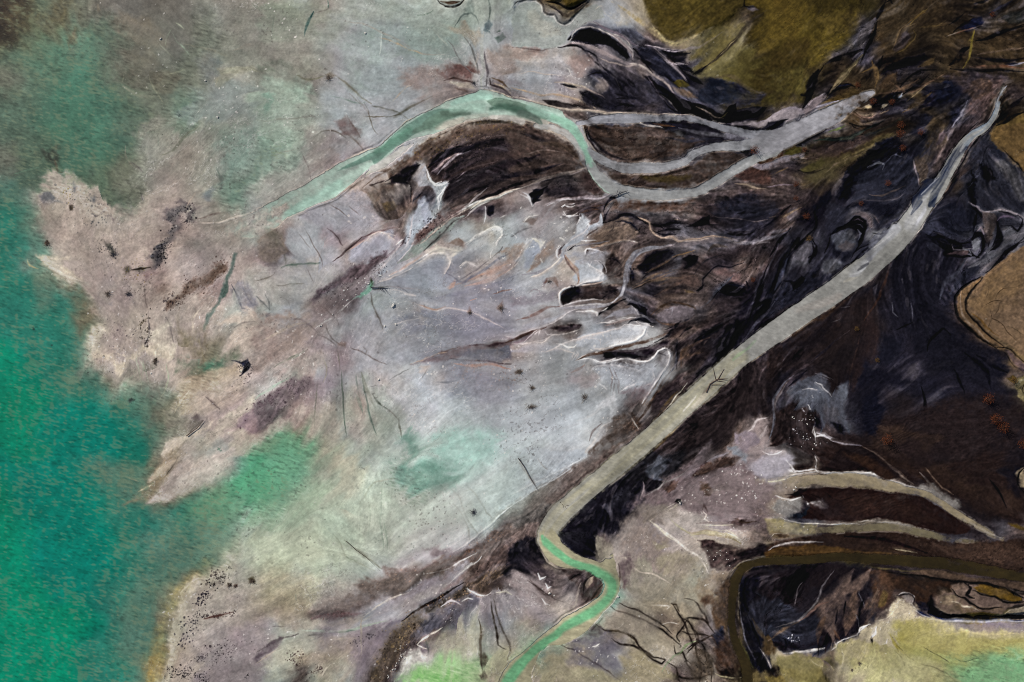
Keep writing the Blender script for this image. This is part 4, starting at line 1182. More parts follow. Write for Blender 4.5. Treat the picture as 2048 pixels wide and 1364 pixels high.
p #717178 e26 a0.7 r1: 200,960 260,920 330,950 340,1000 240,1030 200,1060
s #b9b4b4 w9 a0.85: 270,960 300,940 340,970 365,990 378,1015
s #b9b4b4 w10 a0.85: 240,1060 250,1090 270,1095
s #a5a0a1 w7 a0.7: 190,1000 230,960 290,950
s #8a8789 w9 a0.6: 280,980 270,1040
s #93898a w5 a0.7: 280,870 340,880 400,910
s #4a4c55 w30 a0.7 e1: 440,1050 450,1130 480,1230
s #3e3d44 w30 a0.7 e1: 320,1080 330,1180 310,1240
p #2c2320 e40 a0.8 r0.8: 30,1140 160,1060 260,1120 300,1230 240,1364 20,1364
d #c9c2be n60 r4 a0.85: 150,1140 260,1100 380,1300 250,1330 150,1310
s #b5adab w7 a0.8 r0.8: 280,1180 260,1240 280,1265 330,1260 380,1290
s #8c8488 w8 a0.6: 300,1255 400,1275 500,1300 560,1310
p #a9a0a0 e20 a0.8 r0.8: 0,1364 20,1330 80,1320 110,1364
p #2a211f e80 a0.8 r0.7: 480,1260 700,1140 1000,1060 1200,1000 1540,1050 1540,1364 500,1364
p #1b1a21 e50 a0.85 r0.5: 540,830 800,850 900,900 700,960 640,1100 680,1200 600,1220 540,1060
p #3a2c24 e60 a0.7 r0.7: 620,1240 760,1190 900,1200 1000,1280 900,1364 640,1364
p #6b6145 e14 a0.9 r0.6: 1490,930 1520,900 1560,890 1560,1060 1510,1030 1480,980
p #4a3d22 e10 a0.8: 1440,905 1480,890 1510,910 1490,930
s #18140e w5 a0.9: 1545,930 1520,970 1545,1005
s #807860 w10 a0.7: 1500,940 1520,920 1550,910
Z 0 909 3
f q: 800,250 1000,80 1300,-100
f q: 1000,1300 1050,1000 1250,700
f q: 1100,1350 1300,1180 1535,1100
p #8a7d68 e60 a0.7 r1: 800,270 900,150 1000,0 1100,-40 1060,60 980,180 900,280
p #bcae9a e30 a0.8 r0.8 h0.1: 900,140 960,70 1030,20 1060,30 1020,80 960,130 930,160
s #3c3a36 w8 a0.7 r0.8: 1000,110 1050,50 1070,10
p #bab0a6 e40 a0.9 r0.6 h0.1: 980,220 1060,130 1160,60 1260,0 1400,-40 1390,20 1330,90 1250,150 1150,210 1080,260 960,290 870,285
p #968c84 e30 a0.6 r1: 960,210 1040,140 1140,50 1120,110 1020,210
s #c4ba9c w14 a0.5 e1 r1: 830,220 880,190 920,170
p #3d9468 e120 a0.7 r0.9: 1380,180 1480,60 1545,20 1545,330 1440,330
p #6f9c76 e140 a0.5 r0.8: 1120,320 1350,180 1420,330 1300,440 1120,430
p #b5ac9a e60 a0.8 r0.6 h0.1: 1000,1364 1000,1240 1010,1120 1040,1000 1080,900 1090,840 1150,770 1260,700 1340,660 1420,680 1200,820 1130,930 1090,1100 1050,1240 1040,1364
s #cdc3b2 w14 a0.8 r0.6: 1095,880 1090,840 1130,790 1200,740
p #a0978c e140 a0.6 r0.7: 1230,780 1400,730 1545,700 1545,980 1300,1000 1150,1020
p #8a8080 e90 a0.7 r0.9: 1200,1364 1230,1200 1340,1120 1420,1050 1545,1040 1545,1364
d #2c2626 n150 r5 a0.85: 1220,760 1280,690 1400,680 1340,760 1260,800
d #24202a n120 r5 a0.85: 1160,900 1230,820 1260,840 1200,900
d #24202a n120 r5 a0.85: 1090,1000 1190,950 1210,1060 1150,1120 1060,1180
d #2a2022 n90 r4.5 a0.8: 1200,960 1420,940 1420,975 1240,985
d #201c20 n200 r4 a0.85: 1000,1280 1120,1270 1240,1340 1240,1364 1000,1340
d #2a2428 n200 r4 a0.8: 1120,1280 1200,1190 1400,1100 1500,1110 1400,1200 1250,1290
p #2f2820 e12 a0.85 r1: 1365,775 1385,775 1385,795 1370,800
p #4a2a22 e8 a0.85 r1: 1400,785 1420,780 1420,797 1405,800
p #453a2c e14 a0.85 r1: 1490,745 1525,735 1530,780 1495,780
s #5c4640 w10 a0.7 r1: 1220,985 1300,970 1400,950
p #8f855a e80 a0.5 r1: 880,1180 960,1000 1060,800 1200,680 1240,690 1100,850 1010,1000 960,1190 940,1364 860,1364
p #948152 e60 a0.5 r1: 900,1240 980,1100 990,1240 960,1364 890,1364
d #33463c n16 r4 a0.7: 1200,580 1280,500 1320,640 1220,640
d #1c1c1c n10 r4 a0.9: 1470,1340 1490,1310 1500,1330 1480,1350
s #a09880 w6 a0.6: 760,140 830,160
Z 512 909 3
f q: 0,1150 400,1030 900,960 1500,480
f q: 760,150 770,570
f q: 400,420 740,700
f q: 700,1364 850,1050 1000,930
f q: 1340,980 1370,1340
p #5f9a76 e200 a0.6 r0.6: -20,-20 250,-20 330,100 220,220 100,300 -20,300
p #3c9a68 e160 a0.5 r0.6: -20,100 120,120 100,260 -20,280
p #84a284 e140 a0.6 r0.6: 80,240 320,180 420,260 300,400 60,420 -20,360
p #b7ac98 e80 a0.7 r0.6: 420,-20 560,-20 640,160 560,320 460,200
p #b4b096 e140 a0.6 r0.6: 0,440 300,420 420,520 300,640 0,640
p #9cb0a0 e120 a0.5 r0.6: 380,340 600,350 560,500 420,440
p #7aa494 e60 a0.7 r0.8: 860,140 960,100 1060,20 1140,80 1220,140 1140,170 1040,170 960,220 880,200
p #86908a e80 a0.6 r0.9: 820,0 900,-20 960,60 940,200 850,210
p #7fb49a e30 a0.6 r0.7: 920,150 1000,120 1060,150 960,210
p #a5b4ac e100 a0.6 r0.5: 800,230 1060,180 1160,300 1100,440 860,440
p #b7b0aa e60 a0.5 r0.8: 820,240 940,230 960,290 840,290
s #565c54 w8 a0.75 r0.7: 1050,10 1110,45 1180,90 1220,130
s #565c54 w8 a0.75 r0.8: 1110,90 1170,150 1220,155
s #68655f w7 a0.7 r0.7: 1090,150 1120,190 1145,225
s #665e58 w7 a0.75 r0.6: 1140,180 1210,250 1235,320 1270,390 1320,450 1340,480
s #665e58 w6 a0.7 r0.6: 1180,290 1230,360 1270,430 1285,500
s #5f554f w7 a0.8 r0.6: 1270,200 1310,240 1350,290 1380,340 1415,385
s #7c7670 w6 a0.6: 1230,225 1290,215 1340,270
p #54505a e8 a0.85: 1295,335 1310,325 1325,350 1310,362
s #7a7a70 w8 a0.6 r0.8: 860,145 780,150 700,175 660,230 620,290 590,330
s #565f58 w9 a0.7: 700,160 685,200
s #5c6b62 w5 a0.7 r0.7: 775,120 750,220 750,380 760,480 775,575
s #5c6b62 w5 a0.7 r0.7: 775,360 780,450 795,540 790,580
s #6d786e w5 a0.6 r0.8: 675,280 685,400 675,480 665,560
s #6d786e w4 a0.5: 620,380 615,520
s #605d50 w6 a0.75 r0.6: 460,460 510,530 535,600 580,630 640,660 710,705
s #504c40 w8 a0.8 r0.6: 540,520 600,565 660,610 710,650 750,690
s #4f5a4a w9 a0.8: 540,600 560,625 610,635
s #9a9a88 w6 a0.5: 400,420 460,470
p #a8a2aa e60 a0.5: 900,620 1050,560 1200,560 1040,640
p #6c6266 e50 a0.75 r0.9: 1040,560 1100,540 1180,580 1300,520 1420,470 1535,400 1535,440 1380,520 1240,610 1120,640 1060,600
s #bcb8b8 w7 a0.8 r0.6 h0.1: 1180,580 1260,530 1340,470 1420,410 1480,360 1535,315
p #4a3a36 e34 a0.85 r0.8: 1220,600 1340,520 1460,450 1535,410 1535,480 1460,510 1300,590 1180,660
d #7a5a48 n80 r4 a0.7: 1200,600 1400,490 1535,430 1400,540 1240,620
p #675854 e50 a0.85 r0.9: 620,760 760,730 880,690 1000,690 1100,640 1180,640 1080,690 940,730 800,800 640,820
d #a08474 n140 r5 a0.6: 600,800 760,760 900,700 920,760 760,830 620,830
p #574a46 e60 a0.7 r1: 560,830 700,790 900,760 760,850 640,930 540,930
p #6a5656 e40 a0.8 r0.9: 330,990 400,960 540,940 600,970 480,990
d #5a4040 n70 r4 a0.7: 340,990 400,900 560,950 560,990
p #7b6f6a e60 a0.6 r1: 360,880 500,830 620,850 560,930 400,940
s #a09c98 w60 a0.7 r0.7 e0.7: 640,1000 760,940 900,880 1050,820 1180,740 1300,650
p #8f8c90 e40 a0.8 r0.7: 660,960 800,880 960,800 1100,720 1240,650 1300,640 1220,720 1100,790 940,870 780,940 680,1000
s #b9b2a6 w7 a0.8 r0.7: 640,980 720,920 800,870 920,825
s #b5b0ac w6 a0.8 r0.8: 1020,720 1120,695 1220,640 1330,580
s #b5b0ac w7 a0.8 r0.8: 1170,770 1240,700 1330,640 1360,600
p #4b3e3a e40 a0.85 r0.9: 1280,740 1340,670 1440,590 1535,540 1535,640 1440,680 1340,740
p #6b6062 e30 a0.7 r0.8: 1280,760 1400,690 1500,650 1400,730
p #77727a e26 a0.8 r0.6: 800,1000 940,950 1080,860 1240,760 1280,780 1100,880 900,990 780,1040
s #1e1716 w14 a0.9 r0.6 h-0.1: 870,1000 940,950 1020,900 1100,855 1180,810 1260,765
s #9aa296 w16 a0.6 r0.7: 280,1060 420,1060 560,1060 680,1030 780,1000
s #47524c w5 a0.7 r0.8: 440,1070 560,1065 600,1060
p #988f84 e50 a0.6: 240,1010 440,1010 600,1000 560,1050 300,1050 160,1050
s #3c3434 w12 a0.85 r0.8: 0,1190 60,1150 120,1120 190,1100 260,1080
s #3c3434 w6 a0.85 r0.8: 90,1050 140,1040 190,1036
s #3c3836 w7 a0.8 r0.7: 320,1085 380,1080 430,1070
p #5a5054 e26 a0.75 r0.9: -20,1220 60,1140 150,1110 110,1160 0,1250
s #a4998c w9 a0.6: 0,1250 60,1210 140,1160
p #a7a696 e60 a0.7 r0.7: 40,1260 140,1180 260,1120 340,1140 200,1250 180,1364 40,1364
p #948a7e e80 a0.6 r0.8: 300,1120 560,1080 620,1200 560,1364 300,1364
d #3f3230 n110 r4.5 a0.75: 190,1180 290,1180 250,1300 200,1300
d #3a2f2c n60 r4 a0.7: 300,1330 380,1260 400,1310 340,1320
d #e0d8ca n60 r4 a0.7: 80,1230 420,1150 460,1240 140,1364
s #b6ac9c w7 a0.7: 390,1364 420,1300 470,1250
p #7a7076 e60 a0.7 r0.8: 560,1120 700,1050 820,1020 800,1100 700,1200 660,1300 600,1364 560,1200
d #3f3a3e n60 r4.5 a0.75: 570,1110 740,1060 720,1090 580,1150
s #988f84 w10 a0.6: 640,980 640,1060 630,1200
p #5a4e42 e60 a0.75 r0.8: 700,1364 720,1250 780,1140 840,1040 900,990 1000,930 1020,990 960,1060 900,1150 840,1240 760,1364
d #2a231e n150 r4.5 a0.8: 700,1364 780,1140 900,990 1020,920 1020,980 900,1160 780,1364
d #8c7656 n160 r5 a0.75: 720,1340 790,1140 900,990 1010,930 960,1060 860,1200 780,1364
d #e0d8cc n70 r5 a0.85: 840,1160 910,1140 860,1280 760,1364 740,1340
p #66626a e50 a0.7 r1: 960,1090 1020,990 1120,920 1240,860 1340,820 1360,900 1260,960 1160,960 1080,1040
p #4c4a52 e40 a0.6 r1: 990,1000 1080,940 1140,990 1100,1040 1010,1040
p #463e38 e40 a0.7 r0.9: 1020,920 1120,860 1240,790 1300,770 1320,830 1240,860 1140,890 1060,930
d #a2846a n90 r4.5 a0.7: 1000,930 1120,860 1260,780 1280,810 1140,900
p #4c4038 e40 a0.7 r0.9: 1290,750 1400,700 1500,660 1535,640 1535,700 1440,740 1380,800 1320,790
d #7a644e n80 r4.5 a0.7: 1300,760 1440,690 1535,660 1480,720 1360,790
s #c9c4c0 w8 a0.85 r0.6: 1280,800 1320,830 1380,850 1420,820
s #b7b2b2 w9 a0.8 r0.8: 1120,900 1180,870 1230,900
s #b9b4b0 w7 a0.8 r0.8: 1240,880 1280,860 1310,870
p #958e8e e50 a0.6 r0.9: 1340,860 1450,800 1535,790 1535,900 1420,960 1340,940
s #b0aa9c w10 a0.7: 1440,830 1500,820 1535,840
d #d8d2ca n50 r4 a0.85: 1060,960 1300,840 1340,960 1180,1040
s #bdb6aa w9 a0.7 r0.9: 960,1140 1000,1110 1060,1070 1120,1040
s #c1baae w6 a0.8: 960,1140 1000,1160 1030,1170
s #3e4440 w5 a0.75: 1020,1110 1030,1160 1035,1280
s #3b352e w14 a0.8 r0.7: 1340,990 1350,1100 1355,1200 1360,1340
p #4d463a e20 a0.7 r1: 1340,1180 1400,1200 1370,1260 1345,1240
s #3b352e w10 a0.85 r0.7: 1410,890 1420,990 1440,1060 1460,1140 1500,1170
s #3b352e w12 a0.85 r0.7: 1430,870 1450,980 1490,1080 1520,1150 1510,1240
p #443c34 e14 a0.8 r1: 1340,1310 1370,1300 1390,1340 1350,1360
s #6d6454 w7 a0.6: 1400,1330 1470,1300 1535,1230
p #c3c2b8 e60 a0.8 r0.5: 880,1230 960,1150 1060,1170 1080,1260 960,1290 870,1340
p #9dc28a e90 a0.9 r0.5: 860,1380 940,1290 1120,1210 1300,1190 1300,1300 1080,1380
p #86bd72 e80 a0.8 r0.6: 900,1380 980,1310 1140,1290 1240,1330 1120,1390
p #a8a68c e100 a0.5 r0.6: 1060,1100 1320,1020 1330,1180 1100,1200
p #a9a488 e80 a0.6 r0.6: 1400,1220 1535,1180 1535,1364 1400,1364
d #26221f n24 r4 a0.8: 960,370 1100,450 1120,560 1000,440
d #3c4a48 n40 r4 a0.6: 640,380 1100,420 1000,600 700,600
s #4c5c58 w8 a0.6 r0.8: 230,810 235,880
Z 1024 909 3
f q: 300,60 0,230
f q: 900,200 700,500 650,700 700,900
f q: 1400,400 1100,600 900,900
f q: 500,950 900,1100 1200,1300
p #9da0a6 e26 a0.9 r0.3: 0,-40 440,-40 400,30 330,90 240,150 150,200 60,260 0,300 -60,320
s #b9b9bb w6 a0.8 r0.8: 430,0 370,50 300,90 220,130 120,175 40,220 -40,260
s #b3b1b3 w6 a0.7 r0.8: 350,80 290,130 200,180 100,240 0,310
s #aaa6a6 w5 a0.6: 390,60 340,110 290,165
s #5c504c w9 a0.85: 30,25 60,60 95,110 130,160 155,205
s #6b5b55 w6 a0.5: 150,20 190,70 220,90
p #50403a e30 a0.9 r0.8: 300,150 360,90 440,20 520,-20 620,-20 560,60 460,130 380,190 300,260 250,310 200,290 240,230
p #37302e e30 a0.9 r0.7: 0,410 100,370 200,310 240,300 200,360 170,430 100,450 0,450
s #5d4c46 w20 a0.7 r0.8: 0,470 80,440 160,400
p #5a4b47 e26 a0.85 r0.8: 0,450 150,410 180,440 160,490 80,520 0,560
p #1a181b e30 a0.93 r0.9: -20,590 60,520 140,505 170,530 190,590 210,640 130,650 60,700 -20,720
p #332c2e e30 a0.7 r1: 60,640 150,620 210,650 240,690 150,720 60,700
p #8c7f7e e60 a0.6 r1: 0,720 90,690 200,780 240,860 130,870 0,830
p #3c3436 e40 a0.7 r1: 120,660 220,680 260,740 240,800 160,760
s #cbc5c2 w12 a0.85 h0.1: 150,705 165,740 200,730
s #cbc5c2 w9 a0.85: 195,770 215,800 235,795
s #cbc5c2 w8 a0.85: 180,860 205,900 235,905
d #d4cfca n26 r4 a0.85: 150,700 260,760 250,860 150,880
p #3f3533 e16 a0.92 r0.8: 260,670 350,685 430,690 500,715 545,760 540,800 480,870 440,880 400,820 330,740
p #8a7c6e e10 a0.8: 440,790 460,740 490,730 485,775 450,805
p #57493f e10 a0.8: 470,860 500,800 540,770 550,800 510,850
s #0e0c0e w8 a0.9: 430,830 445,760 490,720
s #0f0d0e w8 a0.9: 470,870 510,810 550,770
s #201a19 w5 a0.85 r0.6: 330,760 400,720 450,745
s #2a2221 w5 a0.8: 90,750 160,800 220,845 290,880 350,905
s #3b302d w6 a0.7: 100,740 180,830 240,850
s #8f857c w9 a0.75: 420,770 390,840 370,900 340,950
s #b9aea2 w6 a0.85 h0.1: 560,790 520,855 440,895 360,945 310,985
s #c2b7a8 w6 a0.85 h0.1: 640,780 625,850 570,920 510,985 440,1050
s #c2b7a8 w5 a0.75 h0.08: 190,1165 145,1230 115,1310 100,1370
s #b3a898 w7 a0.7: 330,560 400,600 470,635 530,640
s #a99c8c w6 a0.7: 185,500 180,560 215,640 260,675 330,690
s #4a4038 w4 a0.7: 235,640 290,645 340,675 400,680
p #97896f e12 a0.6: 200,560 230,620 280,640 330,660 270,665 220,640
p #1b191d e30 a0.93 r0.6: 560,150 640,90 760,40 860,-20 640,-20 720,30 800,60 860,110 900,160 820,200 780,220 700,260 640,300 600,380 640,440 580,470 520,430 480,470 500,540 470,600 420,590 340,540 280,490 300,430 380,350 450,280 520,200
p #2a2829 e40 a0.9 r0.7: 620,100 780,0 900,-20 1060,-20 1000,90 920,170 860,160 780,130 700,180
p #44444c e30 a0.7 r1: 780,60 880,20 960,10 900,110 830,100
p #3c3a40 e30 a0.7 r1: 560,310 640,250 720,220 640,310 590,360
p #131216 e16 a0.9 r0.9: 440,350 560,330 600,400 540,440 480,430
p #141317 e14 a0.9 r0.9: 420,420 520,440 500,520 470,600 420,570 440,500
p #67595a e60 a0.8 r0.9: 900,160 1000,90 1100,40 1250,30 1400,60 1535,40 1535,420 1300,420 1150,360 960,320 860,300 720,360 690,300 780,240
p #796b6b e70 a0.7 r1: 1000,180 1200,120 1500,140 1500,320 1300,380 1100,330
p #48393a e30 a0.7 r1: 1060,70 1160,40 1260,50 1200,100 1100,120
p #4a3b39 e30 a0.7 r1: 900,200 960,150 1010,150 960,210
p #8a7d76 e60 a0.8 r1: 640,440 720,350 800,310 900,340 860,420 900,500 1000,560 1060,640 960,700 820,720 660,640 620,540
p #948a78 e50 a0.7 r0.9: 880,560 1000,560 1130,640 1160,720 1050,760 960,740
p #8a8374 e20 a0.7 r0.8: 480,580 510,490 580,540 610,600 600,660 520,640
p #8f887a e40 a0.75 r0.8: 650,680 760,640 900,680 1000,760 1120,780 1100,880 960,900 820,880 680,820 640,760
d #c8bfb4 n120 r3.5 a0.8: 660,400 900,360 1000,520 1150,640 1000,700 700,650
d #d5ccc4 n60 r4 a0.85: 980,120 1300,60 1500,200 1420,330 1150,400
d #ddd5cc n60 r3 a0.9: 1120,560 1330,570 1300,680 1180,640
s #c9bfb5 w9 a0.8 r0.9: 820,400 870,430 930,470 1000,540 1060,580 1110,610 1150,660 1180,720
s #b9ac9e w7 a0.6 r1: 640,580 700,640 760,700 850,720 920,760 970,790
s #b2a69a w5 a0.6 r1: 700,620 690,700 720,800
p #433634 e20 a0.85 r0.9: 1130,520 1250,530 1350,560 1440,550 1460,590 1400,620 1360,660 1300,700 1200,690 1160,610
p #2c2424 e14 a0.85 r0.7: 1350,590 1420,570 1500,540 1545,560 1545,600 1450,620 1400,650
s #8d8068 w34 a0.7 e0.8 r0.6: 1020,450 1080,480 1160,470 1240,480 1310,500 1370,530
s #a89f90 w5 a0.7: 1120,440 1200,450 1280,455 1340,490 1380,520
p #433432 e14 a0.7: 1300,395 1400,390 1380,430 1310,430
s #776a66 w26 a0.6 e1: 1100,420 1250,410 1400,440 1535,400
s #c4baa8 w6 a0.8: 930,350 990,310 970,330
p #16130f e8 a0.95: 985,285 1000,265 1018,272 1015,292 998,300
s #cac1b5 w7 a0.9: 1000,286 1014,290 1018,280
s #cbbfb5 w9 a0.85: 1140,340 1160,360 1150,390 1180,410
s #4a3c3a w16 a0.7: 1140,330 1150,300 1170,340
s #4c3e3a w9 a0.8 r0.6: 640,650 650,700 640,770 650,800
p #6a5c5c e26 a0.8 r0.9: 640,640 700,600 730,660 690,760 660,800
s #2c2520 w8 a0.9 r0.6: 590,905 650,945 720,970 800,1000 870,1040 930,1080 970,1110 1010,1150
s #2c2520 w9 a0.9 r0.6: 640,890 690,920 760,940 830,980 900,1030 950,1070
s #3b3329 w8 a0.9 r0.6: 500,1010 560,1050 640,1060 720,1110 770,1160
s #2c2520 w9 a0.9 r0.6: 600,1100 640,1140 720,1150 800,1180 850,1210 910,1220
s #2c2520 w8 a0.9 r0.6: 680,1070 740,1120 780,1170 840,1220 900,1250 920,1230 860,1215
s #2c2520 w9 a0.9 r0.6: 965,900 1000,960 1035,1030 1060,1090 1090,1150
s #3a3026 w12 a0.85 r0.7: 960,900 985,905 1000,940
s #2c2520 w8 a0.9 r0.6: 1030,870 1090,880 1120,930 1150,980 1190,1050 1210,1090
s #2c2520 w8 a0.9 r0.6: 1030,975 1090,980 1150,1000 1200,1060
s #2c2520 w9 a0.9 r0.6: 1040,980 1010,1040 985,1080 1000,1120
s #2c2520 w10 a0.9 r0.6: 1040,990 1080,1040 1110,1100 1080,1160 1050,1190
s #2c2520 w10 a0.9 r0.6: 960,1140 975,1190 1020,1180 1040,1220 1080,1250
s #2c2520 w12 a0.9 r0.6: 1110,1110 1150,1160 1160,1220 1190,1300 1200,1364
s #2c2520 w12 a0.9 r0.6: 1090,1130 1110,1200 1130,1280 1130,1364
s #2c2520 w9 a0.9 r0.6: 1210,1080 1150,1110 1090,1140 1050,1170
s #2c2520 w9 a0.9 r0.6: 1030,1200 1060,1260 1090,1300
s #2c2520 w9 a0.9 r0.6: 1000,1050 1060,1070 1130,1080 1200,1100
s #2c2520 w9 a0.9 r0.6: 930,1240 990,1280 1000,1330 1060,1340 1140,1330 1200,1310
s #2c2520 w7 a0.9 r0.6: 1000,970 1050,1000 1090,1070 1100,1130
s #2c2520 w10 a0.8 r0.6: 980,1320 1020,1364
s #2c2520 w7 a0.9 r0.6: 1260,1140 1300,1190 1340,1210 1360,1240
s #3a302c w7 a0.8 r0.6: 270,1135 360,1165 430,1210 500,1250 560,1290 620,1330 680,1370
d #3a3026 n200 r4 a0.7: 980,1000 1200,1060 1200,1364 1060,1364 960,1150
p #4a4036 e40 a0.7 r0.8: 1080,1220 1180,1180 1220,1280 1200,1350 1090,1350
p #67626a e60 a0.6 r1: 340,1160 460,1050 580,1060 640,1180 580,1260 420,1270 310,1250
p #55504c e26 a0.6 r1: 400,1060 500,1020 560,1040 500,1090
d #d0c8c0 n30 r3.5 a0.8: 320,1200 480,1130 640,1250 380,1280
s #d0c9c2 w7 a0.8: 480,1150 510,1145 530,1130
s #bdb4a8 w8 a0.8 r1: 840,905 900,905 950,915 930,930
s #bdb4a8 w6 a0.8 r1: 900,1030 950,1010 990,1010
s #c6bdae w7 a0.8: 640,1045 670,1020 660,1030
p #8a8068 e60 a0.7 r0.6: 640,1260 800,1200 900,1260 1000,1364 600,1370
p #938c74 e60 a0.8 r0.5: 150,1220 300,1200 360,1290 600,1300 680,1364 120,1364
p #857b70 e60 a0.6: 600,900 800,960 900,1050 760,1100 620,1050
s #7e8a66 w20 a0.5 e1: 990,1200 1050,1140 1100,1120
s #79856a w16 a0.5 e1: 900,1300 960,1210 1020,1170
p #5a4738 e24 a0.85 r0.8: 1190,870 1260,800 1310,760 1310,900 1290,1000 1270,1100 1210,1040
p #80705c e50 a0.6 r0.8: 1080,760 1220,720 1300,720 1260,800 1180,880 1100,880
p #5e4a3c e20 a0.7 r0.9: 1120,880 1200,830 1200,900 1150,920
s #b0a393 w6 a0.8: 1310,715 1340,680 1400,640 1500,625 1545,620
s #6c5a38 w12 a0.7: 1330,690 1400,650 1500,640
p #1d1c22 e20 a0.93 r0.7: 1360,760 1420,720 1545,690 1545,1364 1480,1330 1440,1260 1400,1170 1380,1080 1360,900
p #34343c e40 a0.8 r0.9: 1420,860 1520,800 1545,900 1545,1040 1480,1080 1400,1000
p #45454c e30 a0.7 r1: 1440,1020 1520,960 1535,1100 1470,1080
s #0c0b0e w26 a0.85 r0.8: 1400,780 1380,860 1420,940
s #86828a w6 a0.7: 1360,900 1380,1020 1410,1140 1460,1230 1500,1300
s #a5a2a6 w9 a0.8 r0.8: 1490,1210 1520,1270 1500,1300
p #0b0a0d e12 a0.93: 1440,1180 1480,1190 1530,1280 1540,1330 1490,1300 1460,1250
s #7b7060 w5 a0.7: 1360,760 1355,900 1355,1000
p #39291f e26 a0.8 r0.8: 1200,1100 1280,1080 1330,1180 1370,1260 1300,1330 1230,1280
p #1e1813 e20 a0.85 r0.7: 1250,1290 1340,1270 1390,1330 1340,1350 1270,1340
s #a89c7c w8 a0.8 r0.8: 1220,1310 1260,1330 1320,1340 1380,1340
p #6a5c3c e20 a0.7: 1420,1330 1545,1310 1545,1370 1410,1370
s #4d4032 w12 a0.7: 1290,900 1280,1000 1290,1100 1330,1180
p #2a2c38 e24 a0.7 r0.9: 1210,1060 1260,1040 1270,1100 1220,1150
Z 1536 909 3
f q: 1535,60 1200,60 900,10
f q: 200,300 600,250 900,300 1200,430
f q: 550,700 400,900 250,1150
f q: 600,680 560,900 440,1200
f q: 1500,1000 1000,1000 800,1100
p #a59c9c e30 a0.75 r0.8: -20,-20 60,-20 120,60 160,100 100,140 -20,170
s #cfc9c6 w9 a0.9 r0.7: 80,40 110,80 160,105 230,95
s #bdb5b2 w6 a0.9: 270,-10 282,30 275,70 300,100
d #d6d0ca n30 r4 a0.85: 60,0 260,0 280,90 120,90
p #2c2320 e30 a0.9 r0.7: 130,-20 280,-20 270,80 170,95 130,40
p #2b201c e60 a0.9 r0.5: 290,-20 700,-20 1000,60 1400,-20 1540,60 1540,400 1400,390 1200,300 1000,180 840,150 600,100 300,95
p #382a22 e70 a0.6 r0.8: 700,20 900,80 1100,220 1300,340 1540,380 1540,250 1300,200 1100,60
p #1c1a1e e50 a0.7 r0.8: 1400,-20 1540,-20 1540,260 1470,220 1420,100
s #0f0d0d w14 a0.8: 1320,140 1390,220 1430,310
s #2e2119 w60 a0.5 e1: 600,20 800,60 950,160
p #2a1d19 e14 a0.95 r0.4 h-0.05: 110,255 200,215 340,195 500,190 640,195 760,215 840,235 920,255 1000,300 1120,365 1220,420 1180,470 1080,475 960,455 850,420 740,395 620,390 500,405 360,395 200,375 110,370 200,340 250,300 220,265
p #33241e e50 a0.7 r0.9: 400,260 700,250 900,330 1000,420 700,370 450,370
s #1a1312 w10 a0.7 r0.8: 260,240 340,280 400,350 480,380
s #1a1312 w7 a0.6 r0.9: 330,220 420,270 520,250
p #23262b e16 a0.85 r0.8: 100,360 200,340 250,310 200,380 120,376
p #777370 e24 a0.85 r0.7: 60,260 120,265 200,250 210,300 160,350 80,360 40,320
s #c6c0bc w9 a0.85: 50,240 90,262 140,265 200,250
s #bfb8b6 w9 a0.8 r0.9: 210,245 240,290 270,290 310,280 340,310
p #8d8688 e18 a0.7 r1: 250,280 310,260 345,310 280,310
p #20191a e10 a0.9: 100,235 160,240 230,215 190,205 160,225
s #c7bfba w7 a0.9 r0.4 h0.1: 30,160 100,145 160,120 260,105 340,102 440,105 540,108 600,118 660,130
s #b9b1ad w8 a0.8 r0.8 h0.1: 600,112 680,140 760,165 860,185 910,210
p #8b8480 e22 a0.8 r0.9: 540,112 640,118 760,165 860,180 930,220 900,230 780,200 660,160
s #a8a29c w9 a0.7 r0.9: 900,200 960,245 1040,300 1130,350 1200,400
p #7a7470 e24 a0.8 r1: 900,190 1000,180 1060,240 1160,300 1140,330 1040,290 950,240
s #8d857e w14 a0.8 r0.8: 1040,290 1140,360 1240,420 1330,470 1400,500
s #6b5d54 w12 a0.7 r1: 700,40 780,110 870,170
s #7c6656 w6 a0.7 r0.7: 940,70 1000,140 1060,200 1110,240
s #625750 w10 a0.6 r0.9: 900,100 960,160 1050,250
s #c9c2ba w5 a0.9 r0.6 h0.1: 80,370 130,392 210,405 300,412 360,422 440,426 530,415
s #b3aaa2 w8 a0.8 r0.9: 540,405 600,395 680,400 760,410 840,430 900,455
p #8a8078 e16 a0.7 r1: 560,410 600,390 700,390 780,400 880,430 960,470 800,435 680,410
p #857a58 e20 a0.8 r0.7: -20,390 60,380 180,400 300,425 280,470 120,460 0,470
p #6d5c44 e24 a0.7: 0,460 100,460 200,470 80,500 20,510
s #b3a898 w5 a0.85: 20,495 40,475 100,475
p #3c2c20 e14 a0.7: 30,480 100,470 120,485 60,500
p #33261f e20 a0.95 r0.5: -20,560 80,510 180,480 300,478 500,462 700,458 860,475 1000,500 1130,525 1300,520 1540,510 1540,690 1400,690 1200,650 1000,620 800,600 500,590 300,590 100,600 -20,600
p #46352c e40 a0.7 r1: 1000,560 1200,520 1540,540 1540,700 1300,660 1100,600
d #5e4c40 n200 r4 a0.5: 900,500 1540,520 1540,710 1200,650 900,580
d #1d1614 n200 r4 a0.6: 900,500 1540,520 1540,710 1200,650 900,580
s #1b1312 w20 a0.7: 450,490 600,500 780,540 950,580
p #4f3a22 e16 a0.9 r0.5: -20,590 60,560 150,545 300,540 400,560 500,580 300,600 100,620 -20,630
s #9b928e w8 a0.85: 0,580 60,545 150,520 250,522 330,530
s #5c4428 w10 a0.7 r0.6: 40,600 200,585 400,590 600,590 900,620 1080,640
